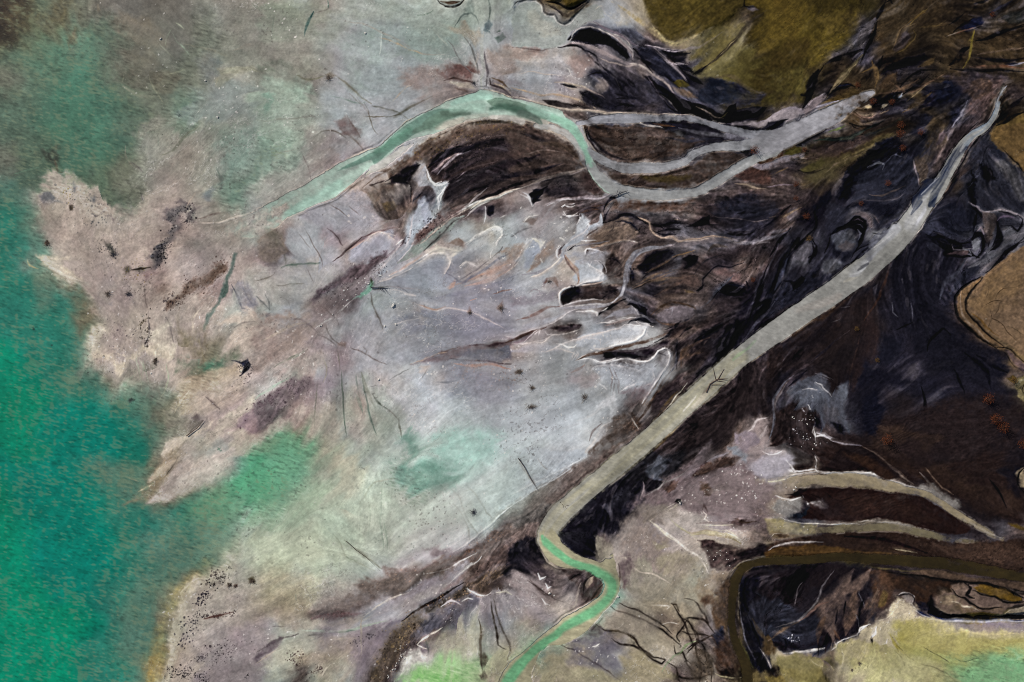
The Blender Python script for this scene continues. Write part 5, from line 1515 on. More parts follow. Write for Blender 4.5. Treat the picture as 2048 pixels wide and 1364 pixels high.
s #7a6640 w4 a0.7 r0.8: 880,620 960,625 1060,635
s #8b7c66 w4 a0.7 r1: 740,575 800,580 890,585
s #6a5a34 w12 a0.7: -20,625 40,615 100,610
s #675636 w10 a0.7: -20,665 60,650 130,640
s #5e5236 w8 a0.8 r0.8: 560,668 650,678 760,684 850,694 950,692
s #6b5c40 w6 a0.7 r0.8: 780,700 860,710
p #57463a e14 a0.9 r0.7: 820,695 1000,690 1150,720 1300,740 1540,775 1540,810 1400,800 1250,770 1080,740 900,720
s #12100c w10 a0.9: 640,700 780,705 900,725 1040,740 1150,755 1300,770 1420,800 1540,820
p #3a2a20 e30 a0.9 r0.7: 620,700 800,710 950,740 1080,760 1100,790 1000,800 960,880 900,900 830,820 760,800 680,760
p #6b5a50 e14 a0.95 r0.5 h0.4: 990,830 1040,810 1090,815 1090,770 1160,765 1240,775 1400,800 1540,850 1540,890 1450,895 1390,930 1380,950 1280,930 1180,940 1080,950 1020,920 990,880
p #7c6c58 e16 a0.7 r0.9: 1010,830 1080,830 1130,860 1060,900 1010,880
p #5e481f e8 a0.95: 1210,785 1260,770 1340,780 1420,810 1500,850 1500,865 1420,865 1330,840 1240,815
s #0d0b09 w12 a0.92 r0.5: 1090,790 1120,830 1170,850 1220,890 1280,910 1380,905
s #0e0c0a w22 a0.95 r0.5: 1170,760 1200,790 1180,830 1230,850
s #0e0c0a w14 a0.95 r0.5: 1190,765 1260,765 1340,780 1430,810 1540,860
s #0e0c0a w12 a0.95 r0.5: 1210,800 1280,830 1340,835 1380,870 1460,870 1540,870
p #594a42 e10 a0.8: 1260,840 1340,845 1370,880 1320,900 1240,880
s #b0a390 w9 a0.9 h0.1: 1090,870 1130,880 1160,900 1210,905 1250,920
s #9a8e80 w8 a0.85: 1400,945 1430,920 1490,905 1550,900
p #857968 e10 a0.8: 1400,950 1440,920 1560,905 1560,940 1460,950
p #0a0a0d e8 a0.97 h-0.3: 970,890 1000,910 1060,945 1140,950 1220,960 1300,955 1380,962 1420,950 1460,955 1540,965 1540,985 1400,980 1280,982 1140,975 1020,980 950,950
p #0c0b0e e14 a0.9: 975,830 990,900 1020,940 960,940 940,900
s #2b3350 w10 a0.85: 960,955 1040,980 1160,985 1280,985 1400,985 1540,990
s #b9b6bc w10 a0.9 h0.1: 880,930 930,960 1010,988 1120,992 1240,995 1340,990 1440,990 1550,1000
s #26293c w16 a0.8: 870,910 910,940 970,975
p #1c1b20 e12 a0.85 r0.9: 880,880 940,880 960,930 900,930
s #a49c98 w5 a0.8: 770,850 790,830 850,825 880,850 860,890 890,930
p #857b76 e14 a0.8: 800,850 840,830 875,855 860,885 830,880
s #1d1a1c w6 a0.85: 760,850 800,840 850,830 880,860 865,900
p #7d7280 e26 a0.6 r0.6: 1040,1010 1300,1000 1545,1015 1545,1060 1300,1060 1130,1040
p #b2a68e e40 a0.85 r0.6: 700,960 760,860 800,860 870,910 900,960 1000,1000 1140,1040 1300,1060 1545,1060 1545,1090 1250,1090 1000,1060 860,1000 760,1010
s #c3b48e w12 a0.7: 1040,1075 1150,1060 1300,1072 1545,1068
p #aa9e60 e120 a0.65 r0.5: 740,1120 800,1020 900,1000 1100,1090 1300,1100 1545,1090 1545,1180 1300,1200 1100,1180 880,1150
p #948a4a e90 a0.5 r0.8: 760,1040 860,1020 880,1120 760,1160
p #98a87a e140 a0.7 r0.6: 1000,1220 1150,1190 1300,1200 1540,1170 1545,1364 1100,1364
p #72a882 e140 a0.65 r0.7: 1200,1290 1350,1240 1545,1200 1545,1380 1180,1380
p #5a9674 e100 a0.5 r0.7: 1420,1260 1545,1240 1545,1330 1440,1320
p #98906c e60 a0.8 r0.5: 480,1290 640,1180 780,1180 960,1240 1100,1300 1120,1364 500,1364
p #7b7046 e40 a0.8 r0.5: 60,1280 160,1220 240,1230 340,1290 360,1364 100,1364
s #a99c80 w6 a0.8: 230,1210 290,1240 340,1280 380,1300
s #2c2618 w7 a0.8: 350,1310 350,1364
s #3a3424 w4 a0.7 r0.8: 760,1170 800,1220 820,1290
s #3a3424 w4 a0.7 r0.8: 740,1090 760,1130 800,1170 830,1210 900,1250 980,1270 1060,1300 1100,1330 1140,1364
s #3a3424 w3 a0.6 r0.9: 900,1140 1000,1190 1080,1240 1120,1280
s #5a4c20 w10 a0.5: 720,1070 760,1120 780,1180
s #3f4a34 w3 a0.6 r1: 1100,1200 1160,1230 1260,1220 1300,1260
d #2d3d2c n80 r3 a0.6: 1150,1200 1540,1200 1540,1270 1300,1240
d #2a251c n14 r5 a0.8: 480,1280 600,1230 640,1260 560,1310
s #b5a98e w8 a0.8: 640,1310 660,1280 700,1260
p #a39880 e40 a0.8 r0.7: 380,1150 560,1060 700,1000 760,1060 720,1180 560,1230 440,1260 380,1220
p #2a2a31 e30 a0.93 r0.7: -20,690 60,660 200,640 400,650 560,670 640,700 660,800 620,900 640,1000 560,1020 540,1090 430,1130 380,1110 340,1160 220,1180 100,1180 60,1100 -20,1100
p #46464e e50 a0.7 r1: -20,880 100,840 200,880 160,980 60,1000 -20,980
p #1a191c e50 a0.8 r0.9: 60,680 300,660 380,720 300,840 180,880 80,860
p #31241d e40 a0.7 r0.9: 200,660 420,660 480,720 360,800 260,780
p #3c3d47 e50 a0.7 r0.9: 100,1080 240,1040 330,1080 300,1150 160,1160
p #4a362a e30 a0.8 r0.9: 560,680 660,700 720,760 740,840 660,940 600,820
s #66534a w22 a0.75 r0.7: 520,690 480,770 440,830 400,880 380,940 390,1020 420,1100
s #71605a w14 a0.75 r0.7: 590,700 550,770 480,820 430,850
s #5c4a42 w36 a0.75 r0.8: 440,850 380,890 360,960 340,1040 320,1110
s #77655e w16 a0.7 r0.8: 390,960 380,1060 390,1120 380,1200
s #605a5c w9 a0.75 r0.6: 380,690 340,760 310,830 290,900 220,970 170,1010
s #6d6260 w14 a0.7 r0.7: 420,840 330,890 260,930 200,1000 100,1050 30,1100
s #7a716c w5 a0.6: 200,700 180,800 150,870
s #544a48 w8 a0.6: 540,830 570,900 600,1000
s #655447 w18 a0.7 r0.8: 650,800 620,880 590,970 600,1040
s #5d4a3c w22 a0.7 r0.8: 520,860 500,960 480,1060 470,1120
s #5a4a42 w12 a0.7 r0.8: 440,900 460,1000 440,1080
s #0e0e12 w14 a0.85 r0.7: 480,880 470,960 450,1000
s #0e0e12 w16 a0.85 r0.7: 550,960 545,1030 500,1080
s #0e0e12 w12 a0.8 r0.7: 410,930 400,1000
s #131318 w14 a0.8 r0.7: 330,1000 300,1060 290,1130
s #0f0f14 w18 a0.8 r0.8: 260,720 200,790 150,860
s #c4bdb8 w7 a0.85 r0.7 h0.1: 90,1195 160,1190 240,1175 330,1155
s #c4bdb8 w7 a0.85 r0.7 h0.1: 370,1170 400,1150 390,1120
s #c4bdb8 w8 a0.85 r0.7 h0.1: 430,1110 480,1100 540,1085 550,1070
s #b9b2ac w6 a0.8 r0.8 h0.1: 550,1060 610,1020 620,1030
s #b9b2ac w6 a0.8 r0.8: 620,1100 650,1070 660,1030
s #c4bdb8 w6 a0.8: 440,1250 450,1220 430,1130
s #c4bdb8 w5 a0.8: 680,1145 715,1140 722,1115
s #c4bdb8 w6 a0.8: 560,1180 580,1200 590,1160
s #8d7c6c w8 a0.7 r0.8: 360,1220 370,1150 380,1090
s #171417 w5 a0.8: 620,1110 630,1160
s #171417 w5 a0.8: 290,1170 295,1210
p #4a3a34 e20 a0.6 r1: 300,1210 370,1190 380,1250 330,1260
p #8d7c68 e40 a0.6 r1: 100,1210 300,1190 400,1240 380,1290 260,1240
d #c8c3c4 n34 r3 a0.8: 130,1050 250,1060 240,1120 130,1110
p #50402c e30 a0.8 r0.8: -20,1120 40,1110 80,1190 40,1230 -20,1240
s #a69c98 w8 a0.8: -10,1230 10,1270 30,1320 40,1350
p #2a231c e20 a0.8 r0.8: 0,1310 60,1280 70,1364 0,1364
p #7a6a3c e20 a0.8: -20,1340 100,1345 100,1380 -20,1380
p #857660 e20 a0.9: 1505,120 1545,60 1560,200 1520,190
s #14110e w8 a0.9: 1545,70 1510,110 1500,150 1520,200 1550,230
p #4c3c1c e16 a0.8: 1440,410 1545,430 1545,450 1480,440
Z 680 380 6.0235
p #979aa1 e60 a0.8 r0.4: 100,790 250,660 400,580 540,550 590,620 560,720 430,800 280,850 150,900
s #bfb5ad w26 a0.85 u130 h0.1: 300,640 340,600 400,550 470,522 540,528 610,570 650,605
s #574848 w16 a0.75: 60,730 200,640 330,560 430,480
s #a9948a w14 a0.6: 70,760 200,670 320,600
p #8b7d7a e60 a0.6 r0.8: 430,470 560,400 700,450 660,540 540,500
p #5d5053 e40 a0.8 r0.7: -80,1120 0,1080 100,990 250,900 400,870 540,790 570,800 430,900 300,1000 200,1060 60,1120
s #3f3236 w14 a0.8: 200,1060 300,990 400,900 480,830
s #90959b w1 a0.8 e0.7: 960,210,150 920,330,140 900,480,110 860,580,90 800,680,70 720,800,70 600,920,60 480,1030,40
s #b9b3b5 w12 a0.8: 1150,290 1080,400 980,470 920,560 860,650 800,740 680,880
s #a9a4a6 w10 a0.7: 900,290 860,450 820,580 740,720 600,860
s #7e847f w1 a0.8 e0.5: 1500,320,60 1350,400,76 1200,500,84 1080,600,84 950,690,80 820,790,70 700,880,56
s #2f2a2a w13 a0.85: 1480,345 1380,390 1280,490 1170,590 1050,680 1000,740
s #a2968e w14 a0.75 h0.08: 1700,130 1500,250 1350,350 1150,500 950,650
p #604f4c e60 a0.7 r0.9: 880,640 960,500 1100,400 1300,240 1480,200 1350,340 1150,480 980,620
d #231d20 n160 r9 a0.8: 880,640 960,500 1150,300 1480,180 1350,340 1150,480
p #8d9199 e70 a0.85 r0.3: 600,1100 900,950 1100,830 1290,830 1280,1000 1350,1100 1200,1180 900,1170 700,1150
p #bab3a9 e60 a0.8 r0.8: 1080,740 1200,660 1300,700 1440,740 1400,800 1330,820 1200,770 1100,790
s #c4beb9 w24 a0.9 u130 h0.12: 900,900 1000,850 1100,800 1200,780 1290,800 1335,860 1315,940 1275,1010
s #c4bdb9 w14 a0.85 h0.1: 870,940 760,1000 640,1060 480,1110
s #a5938c w26 a0.6: 980,790 860,880 720,970 620,1030
s #b9b2af w9 a0.8: 1250,1040 1230,1080
s #cac4c1 w26 a0.9 u100 h0.12: 1480,670 1570,600 1680,530 1800,480 1920,450 1975,500 1970,560 1920,620 1885,670
s #b8b3b1 w20 a0.8 u60: 1540,625 1640,582 1760,570
s #c6c0bd w22 a0.8 u50: 1460,930 1500,890 1560,890 1630,925
s #c9c3c0 w12 a0.85: 1800,830 1798,770 1830,720
s #3f3636 w14 a0.8: 1970,690 1900,760 1830,830
p #9b867d e50 a0.7 r0.8: 1720,990 1850,920 2060,840 2060,930 1900,1000 1760,1060
s #a08a80 w50 a0.6 e0.9: 1500,1170 1700,1120 1900,1030 2060,950
s #a78f84 w50 a0.6 e0.9: 1310,1190 1390,1120
s #6f717a w32 a0.7 e0.9: 1290,1000 1400,1080 1480,1130 1650,1010 1900,850 2060,750
s #777982 w60 a0.6 e1: 1150,1290 1500,1230 1900,1120 2100,1040
s #8f8a8c w14 a0.6: 560,1150 760,1190 960,1210
s #b4aeac w22 a0.8: 770,1260 830,1270 910,1290
p #26242a e20 a0.9 r0.7: 1765,290 1830,200 1875,190 1855,300 1810,325
s #b5afb0 w14 a0.8: 1740,410 1760,300 1760,200
s #b5adaa w12 a0.7: 1940,330 2020,290
p #77675f e30 a0.75 r0.8: 1300,640 1430,590 1475,640 1450,720 1390,680
p #6f9c88 e40 a0.75 r0.6: 180,1300 300,1160 390,1110 390,1180 300,1250 220,1320
s #38402f w26 a0.8: 375,1050 392,1120 370,1185
s #4a4c48 w9 a0.8: 390,1195 480,1185 580,1160
d #e0ddd8 n60 r9 a0.85: 0,1300 200,1080 400,1000 500,930 420,1060 200,1250
d #332a2c n120 r8 a0.7: 200,1240 60,1200 300,1040 600,820 640,860 400,1060
p #5c5044 e60 a0.5 r1: 260,0 480,-20 620,60 600,140 480,160 340,60
p #5c4c34 e26 a0.8 r1: 520,140 640,110 700,170 600,240 560,250
p #6a5852 e80 a0.6 r0.9: 600,180 850,60 960,60 860,250 720,280 620,270
p #6b6064 e90 a0.5 r1: 560,290 760,280 820,330 700,380 560,340
s #bcb5b6 w14 a0.8: 1270,0 1200,90 1180,160 1190,240
s #c0b8ae w14 a0.8 h0.1: 1580,230 1700,150 1850,100 2060,20
s #151318 w24 a0.9: 1690,110 1760,70 1860,60 1960,10
Z 1010 380 6.0235
p #14151b e14 a0.92 r0.6: 325,190 350,60 340,-10 480,-10 460,60 400,110 440,130 370,150
s #b9b5b7 w30 a0.85 u-40: 220,20 280,60 310,130 330,195
s #b1adae w30 a0.7: 500,200 600,160 700,130 820,120
s #d2ccc9 w15 a0.9: 690,235 720,205 800,212 845,190
s #4b3f3c w18 a0.8: 730,195 830,158
s #d2ccc9 w15 a0.9: 705,290 740,332 800,325 880,275
s #c2bcba w11 a0.85: 720,290 780,262
p #abadb1 e40 a0.85 r0.4: 900,285 960,340 1040,380 1010,450 950,500 860,540 850,440 895,360
s #c9c4c4 w14 a0.85: 900,280 905,340 860,430
s #9b9da3 w1 a0.8 e0.5: 1150,300,50 1150,420,60 1050,480,60 950,530,60 850,590,60 760,670,50 700,720,40
s #b7b2b2 w9 a0.7: 1030,430 960,500 840,570 740,660
s #3a3334 w14 a0.8: 1140,450 1060,505 980,540
s #d0cac8 w16 a0.85: 930,592 1000,600 1110,600
p #76655a e60 a0.75 r0.9: 1000,530 1100,470 1250,400 1400,350 1560,420 1640,520 1500,590 1300,600 1100,600
s #8d7a6a w24 a0.6: 1100,540 1250,470 1400,430
s #2d2727 w9 a0.8: 1240,520 1290,450 1300,400
s #1c1a1d w18 a0.9 h-0.1: 1180,400 1290,370 1380,310 1470,282 1560,300 1640,350 1720,400
s #25232a w30 a0.85: 1320,380 1400,365 1500,390 1570,450 1630,510
s #a38c7c w10 a0.85 h0.08: 1560,288 1640,348 1740,400 1750,470 1800,550 1880,590 1960,570 2060,595
s #121116 w24 a0.9: 1760,410 1830,430 1900,475
s #151419 w34 a0.85: 1790,510 1900,555 2040,545
s #17151a w20 a0.8 r1: 1860,430 1960,410 2060,390
s #141216 w22 a0.9: 1180,280 1200,200 1260,100 1330,70 1440,10
s #161418 w16 a0.85: 1190,290 1210,350 1180,400
s #0f0e11 w14 a0.85: 960,250 1050,220 1110,225
s #4a382e w40 a0.7 e0.9: 930,280 1050,240 1120,240
p #4a3d38 e10 a0.85: 980,735 1000,712 1022,735 1005,755
s #cfc9c6 w14 a0.9: 965,785 972,735 1000,702
s #c3bcba w12 a0.85: 985,788 1040,768 1100,740
s #8c7566 w40 a0.65 e0.9: 1040,700 1200,640 1350,600 1480,600
p #8f8e94 e70 a0.7 r0.6: 820,760 1100,720 1250,760 1180,840 900,830
s #6d6a70 w26 a0.6 e1: 800,690 1000,650 1250,610
p #9da0a5 e50 a0.85 r0.3: 880,900 1000,870 1080,890 1200,1000 1190,1060 1080,1110 920,1110 870,1020
s #cdc8c7 w22 a0.9 u130 h0.12: 1010,885 1090,960 1180,1010 1185,1060 1110,1092 1000,1112 900,1140
s #aea7a7 w10 a0.75: 1060,880 1180,888 1210,940 1222,1000
s #4c3d38 w18 a0.8: 1230,1080 1180,1105 1050,1140 930,1165
s #8d7466 w46 a0.65 e1: 745,790 800,880 870,970 900,1090 880,1130
s #c2b8b0 w16 a0.85 u70 h0.08: 310,1060 430,1020 550,950 640,870 690,820
s #b8aea6 w12 a0.8 u-50: 310,900 400,780 480,690 570,620
p #9195a0 e50 a0.75 r0.4: 190,830 260,700 340,610 420,690 480,700 400,780 300,900 240,950
p #c3bdb4 e20 a0.85 r0.6: 320,595 365,585 410,640 475,620 450,690 420,725 380,650
s #bcb5b0 w12 a0.8 u50: 190,800 220,730 300,640 350,598
p #8f7b70 e70 a0.7 r0.7: 0,700 120,640 220,650 160,820 40,860 0,880
s #c2b7ad w22 a0.85 u60 h0.1: 0,1005 100,935 155,870
p #8c7a70 e60 a0.65 r0.8: 300,940 350,860 440,720 560,620 600,700 480,860 380,960 290,1010
s #c4bfbf w16 a0.9: 650,840 630,780 642,720 690,680
s #433a3c w20 a0.85: 690,715 730,660
s #c4bfbf w10 a0.85: 765,765 790,710 860,650
s #2f2a2c w10 a0.85: 775,745 850,665
p #6b5044 e20 a0.6: 495,1120 515,1090 535,1105 520,1130
s #7d6a62 w60 a0.5 e1: 500,1080 600,1090 640,1180
s #d3cdc9 w13 a0.9 h0.12: 640,1361 660,1270 700,1220 785,1178
s #ac9c93 w10 a0.8: 900,1165 1050,1132 1180,1100 1235,1078
p #16141a e40 a0.85 r1: 690,1340 740,1220 860,1170 900,1220 800,1320
s #121115 w30 a0.8 r1: 1180,1290 1280,1230 1380,1180
s #a6a3a8 w44 a0.75 e0.8: 1440,1080 1440,1200 1380,1290 1280,1361
s #6a656b w14 a0.7: 1470,880 1450,1000 1460,1100 1470,1180
s #17171f w40 a0.85: 1490,930 1520,1000 1530,1090
p #141318 e40 a0.85 r0.8: 1600,940 1680,820 1800,740 1960,715 1900,800 1800,860 1680,930
s #1d1a1c w22 a0.8: 1660,1050 1800,950 2060,790
s #6a564b w18 a0.7: 1680,1000 1850,900 2060,770
s #756052 w10 a0.7: 1540,1180 1680,1110 1800,1070 2060,950
s #23201f w10 a0.8: 1530,1195 1680,1125 1820,1060
s #8e888c w12 a0.6: 280,1260 360,1200 430,1220 430,1340
d #dcd8d6 n90 r8 a0.8: 0,640 700,420 1000,900 400,1300 100,1300
Z 1010 590 6.0235
s #a0a2a8 w80 a0.6 e1: 0,430 300,375 560,295 720,210
s #bcb6b5 w11 a0.85 u-50: 0,482 100,492 240,452 380,402 480,370 600,322 690,262 740,212 810,180 900,160
s #54433e w44 a0.8 e0.8: 0,565 150,505 330,432
s #2c2322 w16 a0.8: 80,535 200,492 330,440
p #383033 e26 a0.85 r0.9: 600,420 700,380 880,355 900,375 800,420 650,440
p #a9abb0 e50 a0.85 r0.4: 870,520 1100,450 1400,390 1560,350 1640,400 1620,480 1500,540 1200,620 1000,650 850,600
s #dbd6d4 w20 a0.92 u170 h0.14: 1460,350 1560,350 1640,380 1672,430 1640,490 1540,540 1400,580 1250,622
s #c6bdb7 w14 a0.85 u90 h0.08: 190,582 330,566 430,580 560,500 700,480 900,400
s #c3bab6 w12 a0.8 u50: 430,690 520,690 640,620 760,570 880,520 1000,480 1200,430 1400,380
s #d2cbc6 w15 a0.9: 610,590 700,610 760,640 830,630 865,590
s #c3bcb9 w10 a0.8: 845,680 830,720 800,780
s #c3bcb9 w10 a0.8: 880,690 860,730 810,790
s #beb2ac w10 a0.8: 1000,708 930,740 850,795
s #b9b4b4 w10 a0.6: 900,530 1050,510 1150,550 1150,610
s #b2aeae w9 a0.6: 1170,600 1260,560
s #cbc5c3 w10 a0.8: 430,690 420,720
s #c9c3c1 w9 a0.8: 400,420 340,450 230,550
s #bdb6b4 w8 a0.7: 460,430 500,480 570,490
p #9fa1a7 e50 a0.7 r0.4: 1040,900 1200,850 1500,840 1760,860 1800,960 1700,1100 1400,1120 1200,1080
s #dcd7d6 w17 a0.92 u80 h0.14: 860,792 1000,772 1100,800 1200,820 1320,790 1440,762 1560,790 1640,802 1720,800 1800,740 1850,680 1920,642 1985,660 2003,720 1980,800 1920,880
s #d6d1cf w15 a0.92 u50 h0.14: 1910,900 1870,970 1800,1065 1720,1180 1640,1320
s #bcb7b8 w13 a0.75 u70: 1030,920 1100,862 1300,850 1500,870 1650,935
s #c3bebe w13 a0.8: 1780,935 1803,1000 1760,1060 1640,1105
s #bcb7b8 w14 a0.75: 1390,1185 1480,1110 1560,1060
s #7a767e w50 a0.6 e1: 1850,790 1900,860 1820,1000 1750,1100
s #2a272c w9 a0.85: 1830,690 1880,705 1950,715
p #6d5f63 e60 a0.7 r0.8: 1390,1210 1560,1140 1720,1110 1650,1260 1500,1320
p #c0bec0 e40 a0.75 r0.6: 1190,1280 1300,1205 1325,1280 1250,1350 1080,1370
p #18171a e26 a0.9 r0.7: 1175,700 1260,690 1500,705 1720,765 1560,735 1250,775 1190,775
s #66534a w14 a0.7: 900,775 1000,715 1180,690
s #5d5558 w14 a0.7: 1200,680 1450,665 1700,640 1850,600
p #0f0f14 e16 a0.92: 1490,105 1600,110 1710,160 1690,220 1610,190 1540,140
p #0f0f14 e16 a0.92: 1470,335 1560,265 1670,262 1770,350 1680,320 1580,290
s #c9c4c4 w12 a0.85: 1575,290 1610,320 1680,345 1740,350
s #c4bebc w10 a0.8: 1100,325 1200,320 1320,300 1460,275
s #cfc9c3 w12 a0.85: 1110,245 1105,205 1050,190 960,200
s #131216 w24 a0.88: 1130,220 1220,170 1320,110 1440,60
s #d3cdc9 w9 a0.8: 1170,190 1250,140
p #9a898a e120 a0.5 r0.6: 700,980 900,940 1100,1050 1050,1140 800,1100
s #7c6058 w40 a0.6 e1: 800,930 880,890 960,850
s #6b5f5f w12 a0.6 e1: 1230,870 1280,980 1262,1180
s #6b5f5f w12 a0.6 e1: 1290,890 1360,1050 1372,1180
s #c4bfbd w18 a0.7: 1130,1080 1180,1110 1220,1150
s #5a5350 w7 a0.7: 20,1010 150,1045 260,1070 300,1100
p #54463a e26 a0.7 r1: 105,935 150,905 230,905 200,950 140,960
p #5e5040 e20 a0.6 r1: 295,1130 330,1095 360,1130 310,1145
p #584c38 e26 a0.6 r1: 920,1260 940,1210 980,1210 960,1250 900,1320
p #56483a e26 a0.7 r1: 260,1361 300,1310 400,1340 340,1361
d #e2dedb n110 r8 a0.8: 100,560 600,640 900,900 500,940 200,860
d #e2dedb n90 r7 a0.8: 1100,860 1500,880 1740,1000 1500,1150 1150,1140
Z 1240 390 6.0235
p #4b3a32 e80 a0.7 r0.7: -80,60 300,60 700,90 900,60 850,200 500,230 200,200 -80,180
p #27272e e80 a0.8 r0.6: 1050,180 1300,130 1600,110 1850,70 1900,200 1600,290 1300,240 1100,260
p #0b0a0d e16 a0.95 r0.4: 790,385 900,325 990,258 1065,238 1060,335 960,362
s #0e0d10 w16 a0.85: 950,355 1080,350 1200,360
s #8f7c70 w11 a0.85 h0.08: 350,340 360,420 420,500 490,530 620,525 690,560 800,540 1000,500 1130,490 1280,520 1400,570 1540,590
s #726a6a w8 a0.7: 1540,590 1700,540 1880,480
s #4f4c52 w44 a0.6 e0.9: 1140,515 1300,535 1500,585 1700,525 1900,475 2060,400
p #0b0a0d e16 a0.92 r0.6: 1270,470 1320,430 1400,440 1490,465 1600,450 1540,490 1400,490
s #6d625f w9 a0.75: 1080,250 1250,272 1450,292 1650,312 1800,272
s #121116 w22 a0.85: 1700,400 1800,330 1940,210 2060,130
s #0e0d10 w30 a0.8 r0.9: 1420,230 1520,215 1640,220
p #0f0e11 e20 a0.92 r0.5: 735,770 830,720 945,740 860,820 765,885 800,800
p #131216 e50 a0.88 r0.8: 215,880 320,720 500,665 620,675 460,760 330,840 260,890
s #2b2625 w20 a0.8: 260,1000 400,900 560,820 655,740
s #6f5944 w14 a0.75: 330,930 480,840 600,760
s #7a6148 w12 a0.7: 600,740 780,690 900,640
s #2a2627 w26 a0.7 e1: 880,960 1000,820 1250,710
s #403732 w50 a0.6 e1: 1050,680 1120,600 1280,620
s #705b4d w16 a0.75: 150,1115 300,1055 450,1005 600,985
s #211d1d w10 a0.8: 190,1120 320,1050 420,1020
s #68544a w50 a0.55 e1: 480,1075 700,1000 900,960
s #5e4b42 w40 a0.6 e1: 420,1200 600,1120 800,1010
p #6b5553 e60 a0.7 r0.9: 1130,930 1280,880 1440,930 1470,1050 1380,1065 1320,980 1200,970
p #65504a e50 a0.6 r1: 620,1060 780,980 950,1000 960,1080 800,1090
s #17151a w12 a0.85: 910,1160 980,1120 1000,1020 1100,930 1180,870 1320,870 1500,820
p #121116 e16 a0.9: 910,1158 980,1095 985,1125 940,1160
p #0b0a0d e20 a0.93 r0.5: 1205,1150 1300,1125 1450,1185 1470,1235 1320,1235 1230,1195
s #17171c w24 a0.8: 1310,1100 1400,1110 1510,1130
s #48484f w32 a0.7 e0.9: 960,1361 1100,1250 1200,1150 1300,1050 1350,980
s #0e0d11 w12 a0.8: 1100,1270 1180,1200 1210,1170
s #141418 w160 a0.8 e0.8: 2080,560 1960,850 1850,1100 1700,1400
s #4e4a4e w16 a0.75: 1885,580 1835,750 1765,900 1690,1080
s #3f3b3f w12 a0.7: 1760,1000 1700,1150 1620,1300
s #09090c w50 a0.9: 1910,870 1890,980 1800,1180
s #30313a w60 a0.75 e0.9: 2010,780 1930,1000 1860,1150
s #0b0a0d w40 a0.85 r0.9: 1720,1080 1680,1200 1600,1361
s #3a363b w20 a0.6: 1960,1050 1860,1220 1800,1340
s #8a7262 w9 a0.6: 730,1130 780,1140
p #51422f e20 a0.6 r1: 760,1150 860,1160 900,1180 800,1190
s #75675e w12 a0.6 r1: 640,300 740,310
s #0e0d10 w16 a0.85 r1: 500,390 580,350 680,350 780,345
Z 1240 600 6.0235
s #0d0d11 w30 a0.88 r0.8: 400,520 560,440 640,360 760,270 900,190
p #0c0c10 e40 a0.92 r0.9: 900,520 1010,420 1080,340 1190,300 1230,340 1080,430 960,510
p #0a0a0d e50 a0.93 r0.6: 1190,710 1220,500 1340,420 1380,290 1420,320 1400,480 1330,620 1280,690
p #09090c e50 a0.93 r0.6: 1590,190 1680,10 1800,-10 1760,110 1640,250
s #44424a w34 a0.7 e0.9: 1480,470 1650,260 1760,160 1860,20
s #3a363a w50 a0.6 e1: 1380,600 1500,470 1600,360
p #2b272a e60 a0.7 r0.9: 1000,480 1100,470 1200,560 1100,650 960,640
s #5a4639 w40 a0.6 e1: 740,800 760,640 900,520 1080,440
s #6a5544 w12 a0.6 r1: 940,600 1050,480 1100,420
s #4b4a52 w24 a0.7: 690,600 690,700 660,800 580,880
s #100f12 w14 a0.8: 690,520 690,620
p #3b332f e60 a0.6 r1: 740,820 860,760 1000,760 940,860 800,900
s #100f11 w22 a0.85 r0.9: 880,960 980,860 1080,800
s #6e5a4a w14 a0.7 r0.9: 500,880 440,1000 360,1120 260,1280
s #54442f w36 a0.65 e1: 700,1100 560,1240 480,1340
s #b9aa9b w9 a0.8: 1600,440 1700,370 1800,300 1900,220
s #9a8a80 w10 a0.75: 1300,700 1400,610 1500,520
s #57431f w30 a0.8 r0.8 e0.8: 1960,400 1900,440 1700,590 1500,780 1250,960 1050,1180 850,1330
s #6d5a38 w9 a0.7 r0.9: 1850,470 1650,640 1480,800
w #86a07c w1 b1 a0.5 r0.8 e1: 1380,720,30 1450,640,40 1540,560,40 1620,480,24
w #9a917f w1 b1 a0.6 r0.8 e1: 1150,1000,20 1220,920,40 1260,840,16
w #6a5f56 w1 b1 a0.6 r0.9 e0.8: 1000,1130,14 1030,1080,40 1100,1040,30 1120,980,26
w #c8c2b8 w1 b1 a0.8 r0.6 e0.6: 760,1340,14 860,1220,16 920,1150,12
w #b5ab9c w1 b1 a0.6 r0.6 e0.9: 880,1290,50 1000,1160,60 1080,1090,40
Z 1130 40 6.0235
p #121117 e30 a0.93 r0.5 h-0.1: 70,240 110,170 180,120 330,120 430,160 540,220 600,280 580,320 430,300 280,280
p #0a090d e30 a0.93 r0.4: 240,250 340,150 460,200 600,290 760,440 770,470 700,450 560,330 420,290
s #a8a4a2 w12 a0.85 h0.1: 45,255 70,190 150,120 200,105
s #85797a w18 a0.75: 520,170 620,230 720,330 800,420 820,490
s #b0a69e w9 a0.8: 560,180 680,220 790,340
s #6b6068 w26 a0.6 e0.9: 330,30 450,90 620,180 780,290 900,350
s #8d8080 w34 a0.7 h0.08: 80,290 260,310 420,380 560,450 680,480
s #9a8c86 w16 a0.7: 400,440 520,500 640,540 760,560 880,550 960,580 1060,660 1180,740 1290,860
s #b3a9a0 w9 a0.8: 760,535 880,548 960,575 1060,655
s #17151a w14 a0.88: 0,320 120,325 280,380 370,430 400,490 480,600 560,690
s #0b0a0d w30 a0.93: 590,700 660,780 700,850 760,890
s #0c0b0e w18 a0.9: 700,850 740,770
s #0c0b0e w22 a0.88 r0.8: 640,940 740,930 850,945
s #19171b w30 a0.8: 280,660 380,630 480,640 540,680
s #100f12 w24 a0.85 r0.8: 620,1040 740,1000 860,1040 960,1040
s #100f14 w26 a0.9: 820,370 920,450 990,560 1060,640
